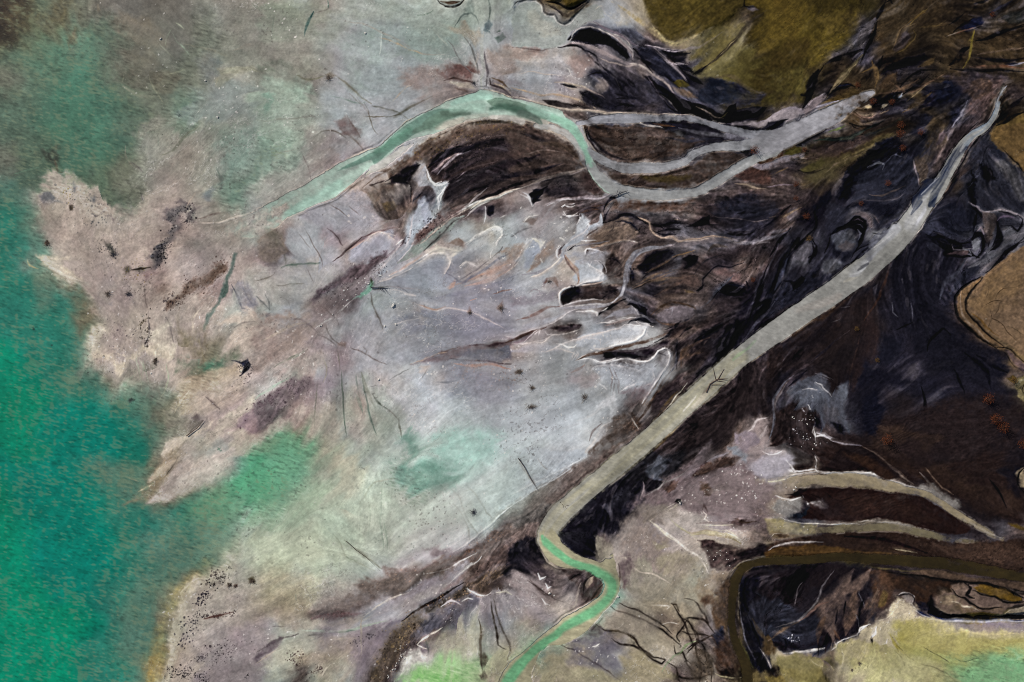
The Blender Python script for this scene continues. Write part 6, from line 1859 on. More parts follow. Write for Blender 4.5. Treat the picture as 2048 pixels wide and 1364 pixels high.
p #2a2a33 e60 a0.85 r0.5: 900,380 1060,380 1250,520 1380,650 1360,730 1220,700 1060,560
s #8a7f84 w12 a0.8: 1060,360 1200,450 1330,570 1440,690 1480,740
p #131217 e40 a0.85: 1160,380 1440,360 1460,500 1360,520 1240,440
s #857b80 w8 a0.75: 1180,375 1340,370 1460,350
s #7d7478 w8 a0.75: 1260,500 1340,525 1450,520
p #08080a e14 a0.95: 1360,540 1480,650 1580,690 1660,770 1600,760 1480,680
s #0e0d10 w26 a0.88: 1570,650 1640,610 1700,550
p #08070a e16 a0.95: 1000,690 1080,740 1200,830 1330,900 1400,950 1300,910 1180,880 1090,820
s #5d5356 w10 a0.7: 970,650 1080,820 1180,960 1300,1060
s #0a090c w20 a0.9: 1180,970 1280,1060 1390,1110
s #0c0b0d w12 a0.9: 1340,930 1380,1050 1395,1110
p #050506 e14 a1 r0.1: 1410,960 1500,975 1620,1020 1760,1070 1900,1140 1980,1040 2060,1000 2060,1230 1900,1240 1700,1200 1500,1150 1400,1130
s #6e6254 w12 a0.85: 1580,1050 1680,1110 1800,1170 1910,1185
s #625a3a w26 a0.5: 1880,1180 1960,1120
s #56525a w12 a0.75: 1400,930 1560,990 1740,1040 1880,1030 1990,970
p #232730 e60 a0.8: 1620,820 1800,720 1960,740 2060,860 2000,980 1800,1020 1620,970
p #13161d e40 a0.8: 1720,880 1840,860 1880,920 1780,950
p #5a4a3e e40 a0.7 r0.8: 1300,830 1440,850 1600,960 1500,960 1380,900
p #4e4520 e26 a0.7 r0.8: 1290,760 1400,720 1500,800 1380,820
s #a8988c w10 a0.8 h0.1: 0,1085 200,1098 420,1105 600,1115 900,1128 1180,1125 1400,1138 1560,1170 1700,1220 1850,1245
s #aca4a2 w8 a0.75: 240,1240 400,1230 700,1230 900,1200
p #0e1018 e14 a0.9: 950,1210 1060,1205 1400,1215 1350,1230 1100,1225
s #5c4128 w24 a0.6: 1060,1235 1200,1250 1320,1270
s #b3aaa6 w10 a0.8: 930,1210 935,1245 1010,1275 1180,1272
p #8f8078 e60 a0.5 r0.8: 330,770 480,720 560,800 460,860 360,830
s #8d7d76 w14 a0.7: 150,790 280,840 420,900 490,950
s #2c2a2c w26 a0.8: 0,770 80,785 150,795
s #a79a90 w8 a0.8: 0,790 80,812 160,815
p #262428 e40 a0.8 r0.8: 200,890 330,880 470,960 420,1060 280,1040 190,960
Z 1460 130 6.0235
s #0b0a0a w34 a0.92 r0.7: 1120,10 1060,110 1020,230 950,330 900,420
s #0c0b0f w40 a0.9 r0.8: 1000,330 930,420 880,520
s #6d5f48 w44 a0.7 r0.8: 1500,0 1380,120 1250,260 1160,380
s #8c7b5a w10 a0.6 r0.9: 1470,40 1350,190 1240,300
p #7d7072 e26 a0.85 r0.6: 870,590 950,440 1060,380 1150,350 1120,430 1000,530 900,610
s #14120f w26 a0.85: 1130,400 1220,330 1340,270 1480,240
p #8d8386 e26 a0.8 r0.9: 0,740 0,690 220,680 420,660 560,590 640,540 760,520 850,590 740,680 600,700 440,720 240,740
p #0c0d14 e20 a0.95 r0.4: 240,790 330,750 430,740 470,680 580,660 690,655 620,710 520,760 380,800 280,800
s #0f1018 w24 a0.85: -40,790 100,760 230,740
p #7d7a85 e50 a0.7 r0.7: -40,830 200,800 420,810 640,770 760,700 800,740 640,830 420,900 200,900 -40,900
s #aea9ae w10 a0.8: 540,860 680,800 820,750 960,670 1080,600 1180,550
s #c9c4c6 w14 a0.9: 540,860 600,845
s #c9c4c6 w18 a0.85 r0.9: 330,930 400,925 460,900
s #15131a w20 a0.88 r0.6: 1350,600 1250,700 1120,790 1000,880 860,920
s #17191f w24 a0.9: 740,970 800,940 870,980
s #b6b2b4 w8 a0.8: 730,950 770,925
s #1b1712 w14 a0.85: 520,1090 640,1040 740,990 830,970
p #4b4526 e14 a0.85: 640,1080 760,1010 850,1000 860,1050 740,1090
p #3a2a20 e14 a0.85: 320,1180 440,1120 640,1050 640,1090 520,1160 400,1195
s #85797e w1 a0.85 e0.6: 240,1220,60 360,1235,50 480,1215,50 640,1150,40 780,1110,26 900,1080,12
s #9a8478 w7 a0.7 r0.9: 820,1110 900,1140 1000,1120 1080,1140
p #4b4528 e20 a0.8 r0.7: 820,1270 900,1220 1100,1150 1140,1180 1020,1260 880,1300
s #1d1a12 w9 a0.85: 830,1290 900,1305 1040,1260
p #4f4630 e60 a0.7 r0.9: 900,1361 1100,1240 1300,1130 1600,1020 1900,830 2040,840 1800,980 1500,1150 1200,1320 1080,1370
s #6d5d4c w14 a0.65 r0.9: 1150,1300 1300,1180 1500,1100 1640,1020
p #3a302c e60 a0.8 r0.9: 880,1060 1100,980 1400,930 1700,850 1600,960 1200,1100 900,1130
s #364037 w40 a0.65 e0.9: 1000,930 1250,910 1480,860 1700,740
s #20241f w16 a0.75: 1150,890 1350,880 1560,800 1750,700
s #57603a w24 a0.6 r0.8: 1180,810 1300,760 1370,730
s #765f54 w14 a0.75: 1480,550 1560,610 1660,640 1740,600
s #6a5548 w30 a0.6: 1360,590 1450,580 1560,640
s #1a1310 w12 a0.8: 1440,700 1480,750 1560,770
s #6d5c50 w16 a0.6: 1500,680 1600,710 1700,720
p #b09a78 e12 a0.85: 1590,530 1640,485 1690,500 1690,530 1630,520
s #a5957a w22 a0.8: 1810,525 1870,480 1930,420
s #8a909a w18 a0.85: 1920,430 1975,375
s #7d838e w18 a0.8: 1990,430 2045,370
p #0f1013 e40 a0.85 r0.7: 1760,420 1900,370 2048,330 2048,420 1980,460 1800,480
p #131318 e60 a0.9 r0.5: 1500,1280 1640,1060 1840,920 2060,880 2060,1380 1400,1380
s #6c6d78 w30 a0.65 r0.9 e0.9: 1640,1240 1760,1170 1860,1180 1950,1090
s #94959c w9 a0.75: 1680,1230 1740,1180 1830,1190
Z 1580 300 6.0235
p #0e0e13 e80 a0.85 r0.6: 560,560 700,260 860,60 1080,0 980,160 860,300 780,420 720,580
p #2b2c34 e80 a0.8 r0.6: 760,480 900,300 1100,120 1300,60 1440,120 1500,300 1530,440 1400,560 1200,610 950,600
s #62636d w26 a0.65 r0.8 e0.9: 960,200 1060,140 1130,170 1110,240
s #8d8e96 w9 a0.7: 1000,170 1080,150 1120,170
s #55555e w16 a0.6: 1180,90 1260,60 1340,90
s #5f5a5e w10 a0.75: 880,590 1040,600 1180,605 1290,580 1380,520
s #6a5a50 w16 a0.6: 950,530 1100,540 1240,500 1400,430
p #1a1a21 e60 a0.85: 700,640 900,600 1200,640 1350,600 1300,760 1100,760 900,700
p #4a474d e70 a0.85 r0.6: 640,780 760,700 880,720 1000,800 1020,900 980,1000 920,940 900,840 820,790 720,850
p #6d5f60 e40 a0.6: 760,770 860,730 980,820 990,930 930,920 900,820
p #07070a e14 a0.96 r0.3 h-0.2: 480,1035 540,960 640,900 720,850 770,800 850,795 910,850 915,940 880,1040 850,1120 810,1190 800,1130 840,1020 840,960 780,920 700,920 600,960
s #4a4046 w7 a0.7: 740,850 820,830 890,870
s #46424a w7 a0.7: 760,890 840,900 880,950
s #5e5c64 w34 a0.75 e0.8: 800,960 830,1010 800,1090
p #45464e e60 a0.85 r0.7: 480,1060 560,980 700,930 780,960 800,1060 780,1180 700,1220 580,1180
p #5e5557 e40 a0.6 r0.8: 600,1150 680,1080 760,1140 720,1220 620,1210
p #565259 e26 a0.85 r0.5: 0,1361 60,1260 140,1150 220,1110 265,1150 240,1260 190,1361
s #0a090c w40 a0.9: 260,1130 290,1230 240,1361
s #0b0a0c w30 a0.9 r0.7: 480,480 380,640 300,760 320,900 260,1040 290,1140
s #0c0b0d w60 a0.85 r0.6: 160,960 60,1140 -40,1300
p #4a3d30 e40 a0.6: 190,1040 230,1050 240,1100 180,1110
p #131318 e40 a0.85 r0.7: 260,700 400,560 500,500 480,620 360,720 300,800
p #33333c e80 a0.6 r0.8: 380,840 560,680 700,660 640,820 500,980 380,1000
s #0c0b0e w12 a0.9: 480,1000 440,1160 400,1250
s #0c0b0d w14 a0.92 h-0.2: 720,1330 760,1260 940,1150 1100,1060 1200,960 1320,850 1450,720 1520,600 1560,490 1680,370 1800,260 1840,150 1900,90
s #0c0b0d w12 a0.9: 970,1010 1080,1010 1200,900 1330,800
s #5b4c46 w16 a0.7: 1080,1060 1200,980 1330,860 1430,740
s #6f6460 w9 a0.75: 960,1040 980,1090
s #0b0a0c w16 a0.92 h-0.2: 2040,120 1980,250 1900,400 1840,500 1760,620 1700,730 1640,800
s #5c4a40 w14 a0.7: 1950,380 1860,520 1760,650
s #8d8086 w9 a0.85: 1480,120 1500,220 1540,330 1560,460
p #50443c e20 a0.7 r0.8: 1490,100 1600,90 1660,260 1600,440 1560,440 1540,300
s #a59c98 w8 a0.8: 1630,850 1560,960 1440,1060 1380,1140 1230,1280
w #17203a w1 b1 a0.85 r0.9 e0.8: 1900,210,30 1860,290,50 1820,350,60 1760,390,50 1680,450,70 1600,520,70 1560,600,40
w #10182e w1 b1 a0.85 r0.8 e0.8: 1800,380,70 1770,470,60 1740,570,50 1720,680,40
w #17203a w1 b1 a0.8 r0.9 e0.8: 1560,640,70 1520,680,50 1450,780,20
w #b9bac2 w1 b1 a0.7 r0.8 e0.8: 1780,330,16 1700,410,20 1640,480,16 1580,540,10
w #c4c3c8 w1 b1 a0.7 r0.8 e0.9: 1610,570,30 1620,640,40 1600,720,80 1500,860,90
w #c9c6c8 w1 b1 a0.8 r0.5 e0.6: 1010,1180,12 1130,1090,14 1240,980,10
p #0d0c10 e20 a0.9 r0.9: 1630,1040 1720,970 1800,1000 1900,1060 2048,1110 2048,1280 1900,1230 1760,1120 1680,1090
s #4f4b50 w12 a0.6: 1700,980 1800,1010 1900,1080 2040,1120
Z 1760 20 7.104
p #0c0b10 e40 a0.9 r0.7: 60,880 220,740 420,680 600,610 640,670 480,760 300,840
s #0a090a w50 a0.88 r0.7: 980,770 1080,660 1180,560 1260,530
s #0a090a w30 a0.88: 1360,450 1540,430 1700,350 1900,270 2060,210
p #1b1d2c e30 a0.9: 1170,240 1320,120 1440,90 1480,180 1360,250 1200,270
s #0c0b0d w30 a0.85: 980,210 1080,140 1200,40
s #7b4d38 w9 a0.75: 1070,340 1200,300 1340,260
s #66592a w24 a0.75: 1350,290 1310,430 1270,600 1220,720 1150,820
s #0c0a09 w14 a0.9: 1080,860 1250,850 1500,870 1700,880
s #5c4030 w30 a0.6 r0.8: 1300,780 1600,800 2040,820
p #4a3a2a e40 a0.7 r0.8: 0,1040 140,920 260,900 240,1040 60,1140
p #54432c e26 a0.75: 540,820 640,720 760,670 760,740 680,800
s #0e0c0b w30 a0.88 r0.7: 280,1090 420,960 560,870 780,860
s #5a4a30 w14 a0.65: 560,270 800,230 960,130
s #5b4628 w16 a0.6: 330,230 450,130 640,30
s #44382c w12 a0.7: 130,560 240,420 290,280 380,220
s #4b3f2a w9 a0.7: 280,620 420,490 500,350
s #7c6a50 w9 a0.7: 360,1330 500,1220 640,1090 700,1060
p #171923 e60 a0.8 r0.6: 800,1200 920,1000 1080,1020 1120,1200 960,1330 820,1330
s #8a8a94 w20 a0.85 r0.6: 1640,1361 1680,1260 1740,1150 1800,1080
s #8d909a w8 a0.8: 1900,770 1980,730
p #4d3c30 e60 a0.6 r0.9: 1150,1180 1300,1000 1500,980 1560,1150 1300,1320
Z 1800 260 5.147
p #2b2b31 e60 a0.8 r0.6: 720,200 860,110 960,120 1060,260 1200,380 1280,480 1280,820 1060,800 900,720 740,560
p #5a575a e60 a0.65 r0.8: 1000,380 1080,330 1200,440 1280,540 1280,760 1180,660 1080,500
p #0a0a0e e40 a0.93 r0.5: 800,340 900,370 980,540 900,540 840,480
p #0b0b0f e26 a0.88: 720,420 780,530 740,560
p #0c0c10 e50 a0.9: 680,560 760,560 790,720 720,700
s #0c0c11 w44 a0.85 e0.8: 780,860 760,960 740,1040
s #0b0b0f w24 a0.9: 960,880 995,990 990,1090 940,1200
s #7e7478 w10 a0.8: 700,730 780,780 850,850 960,830 1080,840 1180,880 1270,910
s #0c0c10 w18 a0.85: 730,770 800,850
s #0d0c11 w14 a0.88: 1060,1010 1140,1000 1200,1050 1240,1000 1250,930 1200,890
s #0b0b0e w16 a0.9: 1010,850 1100,870 1180,910
p #4b4240 e26 a0.8 r0.7: 850,860 960,850 980,980 960,1100 880,1150 860,1000
s #5c5060 w26 a0.7: 1000,940 1060,900 1160,920
p #64646b e10 a0.92: 730,1160 750,1110 800,1100 825,1130 815,1190 770,1220 740,1210
s #09090c w34 a0.93: 725,1110 760,1060 830,1070 850,1140 820,1260 780,1310
s #7a6e74 w22 a0.75: 780,1050 830,1010 855,1080
s #0c0b0e w30 a0.9 r0.7: 260,1110 400,1090 520,1140 640,1160 700,1140
s #0b0a0d w36 a0.9 r0.8: 330,1150 450,1220 560,1290 720,1300
p #4d3f3e e16 a0.75 r0.8: 480,1280 560,1240 700,1230 700,1260 580,1280
s #6c6365 w8 a0.75: 520,1160 540,1220 640,1220 710,1240
s #6f6a70 w60 a0.5 r0.8 e1: 1060,1120 1180,1100 1280,1060
s #4f4d54 w60 a0.5 e1: 880,1260 1000,1240 1180,1160
s #0e0c0f w16 a0.88 r0.7: 980,1361 1080,1260 1180,1190 1280,1100
p #1e1f27 e80 a0.7 r0.5: 400,840 560,760 720,860 720,1060 560,1100 420,1000
p #6d5636 e30 a0.9 r0.4: 900,60 1000,0 1290,-40 1290,440 1200,340 1100,260 990,190
s #0f0d0c w9 a0.88 r0.8: 1020,190 1080,250 1180,330 1270,450
Z 1480 1110 6.0235
p #221c1d e60 a0.85 r0.7: 40,240 400,120 900,80 1300,130 1500,160 1560,400 1500,760 1440,960 1200,1010 920,1080 700,1120 500,1140 380,1000 160,560
p #34353d e80 a0.8 r0.8: 80,520 300,500 500,560 700,700 900,800 900,1020 560,1080 380,960 300,800 140,620
p #15141a e50 a0.85 r0.8: 0,360 200,280 230,400 60,620 0,640
p #0e0d11 e40 a0.8 r0.9: 560,260 720,160 840,180 680,400 580,480
p #121115 e40 a0.85 r0.8: 980,420 1140,300 1200,340 1120,460 1020,520
p #101014 e30 a0.85 r0.8: 840,640 960,600 980,700 860,690
s #63524b w1 a0.85 e0.7 r0.6: 1360,170,60 1290,260,80 1220,380,100 1160,490,140 1100,600,170 1060,700,160 1060,800,110 1090,920,90 1100,1040,60
s #6b5850 w1 a0.8 e0.7 r0.6: 1560,170,60 1490,270,80 1390,370,80 1280,430,60 1200,490,50
s #5f4c42 w1 a0.8 e0.7 r0.7: 1380,430,60 1360,560,100 1330,700,110 1300,800,90 1260,960,60
s #5c4a40 w1 a0.8 e0.7 r0.7: 1650,430,50 1580,580,90 1530,720,100 1520,830,80
s #574438 w1 a0.8 e0.7 r0.7: 1010,760,80 960,860,50 930,960,40 920,1060,24
s #6a4f40 w30 a0.7: 1110,900 1160,980 1200,1040
s #665048 w44 a0.7 r0.7: 1050,560 960,600 880,680 780,760 700,800
s #77706f w16 a0.75: 1130,190 1060,280 980,370 960,470 930,560 880,640 780,720 700,790 560,830 430,870
s #6d5a4c w40 a0.65 r0.7: 700,810 600,850 480,920 400,1000 340,1040
s #827776 w9 a0.7: 760,310 700,400 680,500 660,620
s #6f6a6c w8 a0.65: 1410,440 1460,540 1500,630
s #6f6a6c w8 a0.65: 1390,700 1430,790 1440,900
s #0e0d12 w30 a0.88: 1160,660 1150,760 1130,820
s #0f0e13 w26 a0.88: 1270,560 1250,660 1240,720
s #101014 w30 a0.85: 1480,520 1440,640 1440,760
s #0c0b0f w30 a0.9: 1400,880 1430,940 1400,970
s #0d0c10 w36 a0.9: 1030,940 1000,1040 960,1090
s #101016 w20 a0.85: 540,1010 560,1080 540,1140
d #cfccd0 n50 r9 a0.85: 560,1000 700,920 800,1000 780,1040 600,1050
s #cbc4bf w14 a0.88 r0.7 h0.1: 540,1180 700,1160 840,1130 1000,1100
s #cbc4bf w14 a0.88 r0.7 h0.1: 1070,1150 1140,1110 1150,1060 1240,1010
s #cbc4bf w15 a0.88 r0.7 h0.1: 1280,1000 1400,975 1440,920 1450,880 1580,840
s #c4bcb4 w14 a0.85 r0.8: 1590,1010 1640,960 1650,880
s #c0b8ac w10 a0.8: 1700,1085 1770,1070 1795,1010
s #b5ab98 w12 a0.75 r0.8: 1660,800 1760,760 1860,680
s #c6bdb0 w14 a0.8: 1230,1310 1240,1210 1200,1120
s #1a1618 w10 a0.85: 930,1040 930,1200
s #1a1618 w9 a0.85: 1595,990 1595,1090
s #2a2220 w10 a0.8: 1010,1180 1020,1060
p #7d7450 e50 a0.75 r0.7: 480,1270 700,1180 900,1220 1060,1300 900,1370 480,1370
s #a39878 w9 a0.7: 840,1240 920,1310 1040,1361
p #8b8358 e60 a0.7 r0.6: 1100,1120 1300,1050 1600,1060 1800,1100 1900,1361 1200,1361
s #8f843c w40 a0.55 e1: 1820,960 1860,1060 1960,1180
p #57482c e20 a0.7: 1700,420 1770,450 1720,620 1640,640
s #b0a98c w14 a0.6: 1760,760 1900,620
s #4c4a2a w40 a0.7: -20,1000 60,1180 160,1361
s #918884 w12 a0.8: 240,1110 300,1220 360,1330
s #0c0b0f w40 a0.9: 80,720 200,980 260,1120
s #4d4030 w60 a0.7 e0.9: 140,760 260,960 360,1080
s #0c0b0e w34 a0.9: 150,1140 220,1260 250,1361
Z 1230 860 6.0235
p #4c4e56 e50 a0.75 r0.6: 340,480 520,290 640,320 620,440 560,560 620,600 480,570
p #1c191b e20 a0.9 r0.6: 380,550 470,580 600,625 560,690 400,740 360,680
s #75696a w20 a0.7: 300,820 350,720 340,620
s #77706f w14 a0.7: 370,790 520,720 620,620 780,550 880,460
p #75696c e40 a0.75 r0.8: 800,560 900,440 1000,300 1140,110 1160,150 1080,300 1040,420 920,540
p #4a3a34 e40 a0.8 r0.9: 960,530 1100,400 1300,320 1480,360 1440,420 1240,460 1080,540
s #857c80 w26 a0.7: 1100,380 1200,330 1360,270
p #75787f e40 a0.8 r0.6: 1360,190 1500,200 1560,320 1590,400 1540,380 1420,290
p #80747a e50 a0.75 r0.8: 1450,30 1720,40 1760,150 1600,240 1560,300 1480,200
p #8d898f e110 a0.6 r0.5: 1640,400 1760,320 1980,270 2060,300 2060,560 1860,590 1700,520
s #c3bec0 w12 a0.85: 1810,260 1860,290 1950,275 2010,240
s #cdc8b4 w16 a0.85: 1840,610 1940,600 2060,590
p #4a3a30 e40 a0.8 r1: 1000,620 1100,640 1140,780 1080,790 1010,720
p #52403a e30 a0.8 r1: 600,720 700,620 780,590 760,660 680,740
d #ded8d0 n70 r9 a0.85: 900,560 1200,560 1200,880 820,860 800,720
d #ded8d0 n60 r9 a0.85: 1240,560 1540,520 1660,780 1640,960 1500,700
d #e2dcd2 n26 r12 a0.9: 1010,960 1110,980 1120,1100 1020,1080
s #b9b0a2 w10 a0.75: 560,990 640,940 720,900
s #a39c88 w14 a0.7: 670,1070 760,1150 850,1220 940,1290 1000,1330
s #c0b7a8 w14 a0.8: 410,1090 480,1150 560,1200 620,1270 700,1340
s #a59c84 w44 a0.7 e0.8: 900,1290 1040,1250 1250,1240 1400,1280 1500,1340
s #c4bba8 w9 a0.8: 1060,1170 1250,1140 1400,1130
s #c4bba8 w10 a0.8: 1320,1240 1400,1260 1500,1310
s #44362f w26 a0.7 r1: 1340,1100 1420,1060 1560,1110 1700,1100
p #6f665e e90 a0.5 r0.9: 180,1000 400,900 640,900 760,1000 560,1100 300,1100
Z 1520 730 6.0235
s #55535a w30 a0.7 r0.7 e0.9: 400,120 280,220 190,340 160,480 170,640 150,780 100,900
s #67656d w10 a0.7: 160,400 165,560 160,720 130,860
s #14131a w40 a0.8 e0.9: 560,60 420,180 340,260
p #4b4c55 e60 a0.85 r0.6: 350,280 520,140 700,100 860,170 840,260 900,330 960,240 1040,230 1040,440 960,480 1000,620 1060,860 1000,820 900,540 760,520 780,780 700,640 600,580 480,540 380,420
p #5d606a e50 a0.7 r0.8: 440,320 600,250 780,300 800,420 640,480 480,480
p #5d6069 e30 a0.8: 920,260 1030,230 1040,400 960,440
s #c3bfc0 w13 a0.85: 680,190 760,230 790,290 830,340 855,385
s #aaa6a8 w12 a0.75: 500,300 600,265 720,290
s #c9c5c6 w18 a0.85: 640,350 655,390
s #cdc9c9 w22 a0.88: 590,480 610,540
s #b9b5b6 w14 a0.8: 510,520 530,560
s #7d7680 w8 a0.6: 700,110 800,150 880,180
p #0f0f14 e40 a0.85: 860,700 940,720 1020,860 960,840
p #131219 e40 a0.8: 640,640 720,700 740,800 660,780
s #b5aeb2 w16 a0.75 r0.8: 660,840 760,880 840,910
s #837a7e w16 a0.7: 840,930 960,950 1080,960 1200,980
s #6d5a4e w12 a0.65: 1200,980 1400,1080 1560,1200 1760,1340
d #d6d1cd n60 r9 a0.88: 480,600 650,600 680,1000 840,950 700,1000 420,940 420,740
s #cac4c1 w9 a0.85 r0.8: 630,760 650,860 655,960
s #cac4c1 w10 a0.85 r0.8: 640,1110 670,1160 660,1260
p #98929a e90 a0.6 r0.5: -40,1130 60,1060 190,1060 260,1010 330,1130 400,1260 300,1310 0,1370
s #d0cac8 w13 a0.88: 50,1045 110,1075 200,1060 270,1010
s #d0cac8 w14 a0.88: 300,1150 370,1210 420,1280 520,1270 660,1260 700,1300
s #cfc8c4 w14 a0.88 h0.1: 700,1300 840,1300 1000,1310 1180,1310 1300,1300 1400,1340 1480,1365
p #241c1a e26 a0.85 r0.6: 690,1270 840,1180 1000,1000 1200,1000 1400,1100 1560,1230 1700,1361 1480,1361 1330,1290 1000,1290
p #3b291f e50 a0.6 r0.6: 1000,1080 1300,1120 1560,1260 1640,1361 1500,1350 1200,1200
p #17171f e60 a0.85 r0.5: 1220,420 1400,300 1500,600 1450,780 1300,820 1230,700
p #2c2220 e50 a0.75: 1640,980 1820,900 1960,1000 2060,1160 1900,1200
Z 740 210 4.2625
p #87908a e40 a0.0: 0,0 1,0 1,1
s #3f3830 w30 a0.7 r0.8: 740,220 860,170 1000,140 1160,150 1300,180
d #6d5a3c n200 r6 a0.7: 420,400 700,230 1000,120 1300,160 1260,220 1000,190 700,310 480,470
s #201c1f w40 a0.75 r0.8 e0.9: 500,500 640,430 780,390 960,320 1140,290
s #191719 w26 a0.75 r0.8: 640,560 760,500 880,440
s #6b5c5a w16 a0.6 r0.8: 520,560 640,470 760,420
s #2a2224 w60 a0.65 e1: 780,700 960,600 1200,500 1440,420
s #4a3b36 w60 a0.55 e1: 700,600 900,520 1200,420 1500,350
s #5a4a3e w50 a0.55 e1: 1400,330 1600,340 1740,420 1820,520
s #221e21 w40 a0.65 e1 r0.8: 1000,660 1200,600 1440,560 1640,500
s #0d0c0e w20 a0.92 r0.7: 1060,770 1180,700 1290,660 1420,630
s #0f0e10 w18 a0.9 r0.9: 920,730 980,690 1020,690
s #0f0e10 w14 a0.9 r0.8: 940,800 1020,770 1090,745
s #b5a89e w10 a0.85 h0.1: 860,880 960,820 1080,770 1200,730 1330,690
s #8d8078 w12 a0.8: 1330,690 1480,630 1620,590 1780,540 1860,520
s #a89e9e w20 a0.6: 800,870 900,790 990,700
p #3f3330 e40 a0.85 r0.6: 1880,540 1960,640 2040,720 1960,760 1840,720 1760,640 1820,560
p #34302f e50 a0.75 r0.8: 1540,620 1700,580 1800,620 1740,690 1600,680
s #8b7f82 w12 a0.65: 1500,860 1640,810 1800,790 1960,770
s #121014 w22 a0.88: 1400,800 1440,740 1520,690
s #8f837e w40 a0.6 r0.7: 470,500 400,560 350,650
s #c0bab8 w10 a0.85: 480,540 510,620 560,690 640,680 680,650
s #c0bab8 w10 a0.85: 650,700 610,790 590,860
p #141215 e26 a0.9 r0.9: 130,650 260,580 390,510 400,540 330,640 250,660
s #251d1a w9 a0.85: 0,690 60,675 130,650
s #b9b0ac w34 a0.7 e0.8: 0,600 120,510 240,420 370,330
w #b5b2ac w1 b5 a0.85 r0.9 e1: 30,540,50 140,470,60 260,380,50 340,330,20
w #a9a598 w1 b5 a0.85 r0.8 e1: 570,200,30 640,180,60 700,160,50 800,120,30
w #5a6e60 w1 b5 a0.75 r1 e1: 380,230,40 460,200,60 540,180,70 620,120,80 700,100,60
w #4c5c50 w1 b5 a0.75 r1 e1: 620,80,40 700,80,60 780,70,50 860,70,30
w #3f5a4c w1 b5 a0.8 r1 e1: 1030,40,30 1100,20,50 1200,30,60 1280,60,70 1340,90,50
w #55635a w1 b5 a0.75 r1 e1: 1280,80,60 1360,100,60 1430,130,50 1460,170,30
w #567a68 w1 b5 a0.6 r1 e1: 60,400,60 140,350,60 240,280,60 330,220,70
w #a0bfae w1 b5 a0.6 r0.8 e1: 700,40,60 820,20,70 960,20,70
w #8ab39c w1 b5 a0.7 r0.6 e1: 1560,110,40 1660,150,50 1740,230,50 1800,320,44 1850,420,36 1890,510,30
w #a8a6a2 w1 b5 a0.7 r0.8 e1: 1420,190,30 1560,210,50 1680,260,50 1760,340,40 1820,440,30
w #a8a29c w1 b5 a0.7 r0.8 e1: 1040,100,30 1160,110,40 1300,150,40
Z 0 0 1
x q e70 a0.9: 440,500 460,420 520,410 560,450 560,520 480,540
x q e40 a0.8: 1690,230 1680,170 1750,150 1770,220
x q e26 a0.7: 1975,160 2030,160 2030,215 1985,210
x q e60 a0.9: 1480,940 1550,940 1570,985 1500,1010
x q e60 a0.9: 1480,1030 1580,1030 1590,1080 1490,1090
x q e60 a0.8: 1960,1060 2030,1060 2030,1110 1970,1110
x q e60 a0.8: 1910,1060 1980,1060 1980,1110 1910,1110
x q e40 a0.5: 1520,330 1640,300 1650,330 1540,350
Z 1536 909 3
p #aca26a e110 a0.7 r0.4: 760,1050 900,1015 1300,1075 1560,1092 1560,1180 1200,1170 900,1140
p #8ab482 e170 a0.6 r0.4: 1100,1270 1300,1220 1560,1190 1560,1400 1100,1400
p #aca87c e120 a0.6 r0.4: 500,1290 760,1180 1000,1240 1060,1400 480,1400
Z 0 0 1
f q: 1200,690 1000,780 820,880 650,990 480,1110
f q: 1250,800 1050,920 850,1040 640,1150 450,1230
f q: 1000,680 830,790 690,900 560,1020 440,1100
f q: 1180,880 980,1000 800,1090
f q: 820,640 700,760 600,880 500,960
f q: 700,60 850,110 1000,180
f q: 520,140 680,200 850,230
Z 0 0 1
p #b6beaa e190 a0.62 r0.2: 540,1020 700,930 880,880 1010,900 1050,980 900,1060 720,1140 520,1140 440,1090
p #b2babd e190 a0.5 r0.2: 800,800 1100,770 1210,830 1140,940 980,1030 840,950
p #76a286 e110 a0.4 r0.2: 330,1050 430,960 520,900 620,870 640,930 540,1000 420,1070
p #93c2b2 e50 a0.5 r0.3: 850,930 880,870 960,860 1010,890 960,930 900,960
p #6e8f82 e34 a0.75 r0.5: 805,880 830,860 838,920 900,930 910,960 850,985 800,960
p #868c80 e260 a0.4 r0.2: 230,60 560,40 640,190 500,330 280,290
p #90998e e150 a0.45 r0.3: 430,240 600,240 600,400 450,420
"""
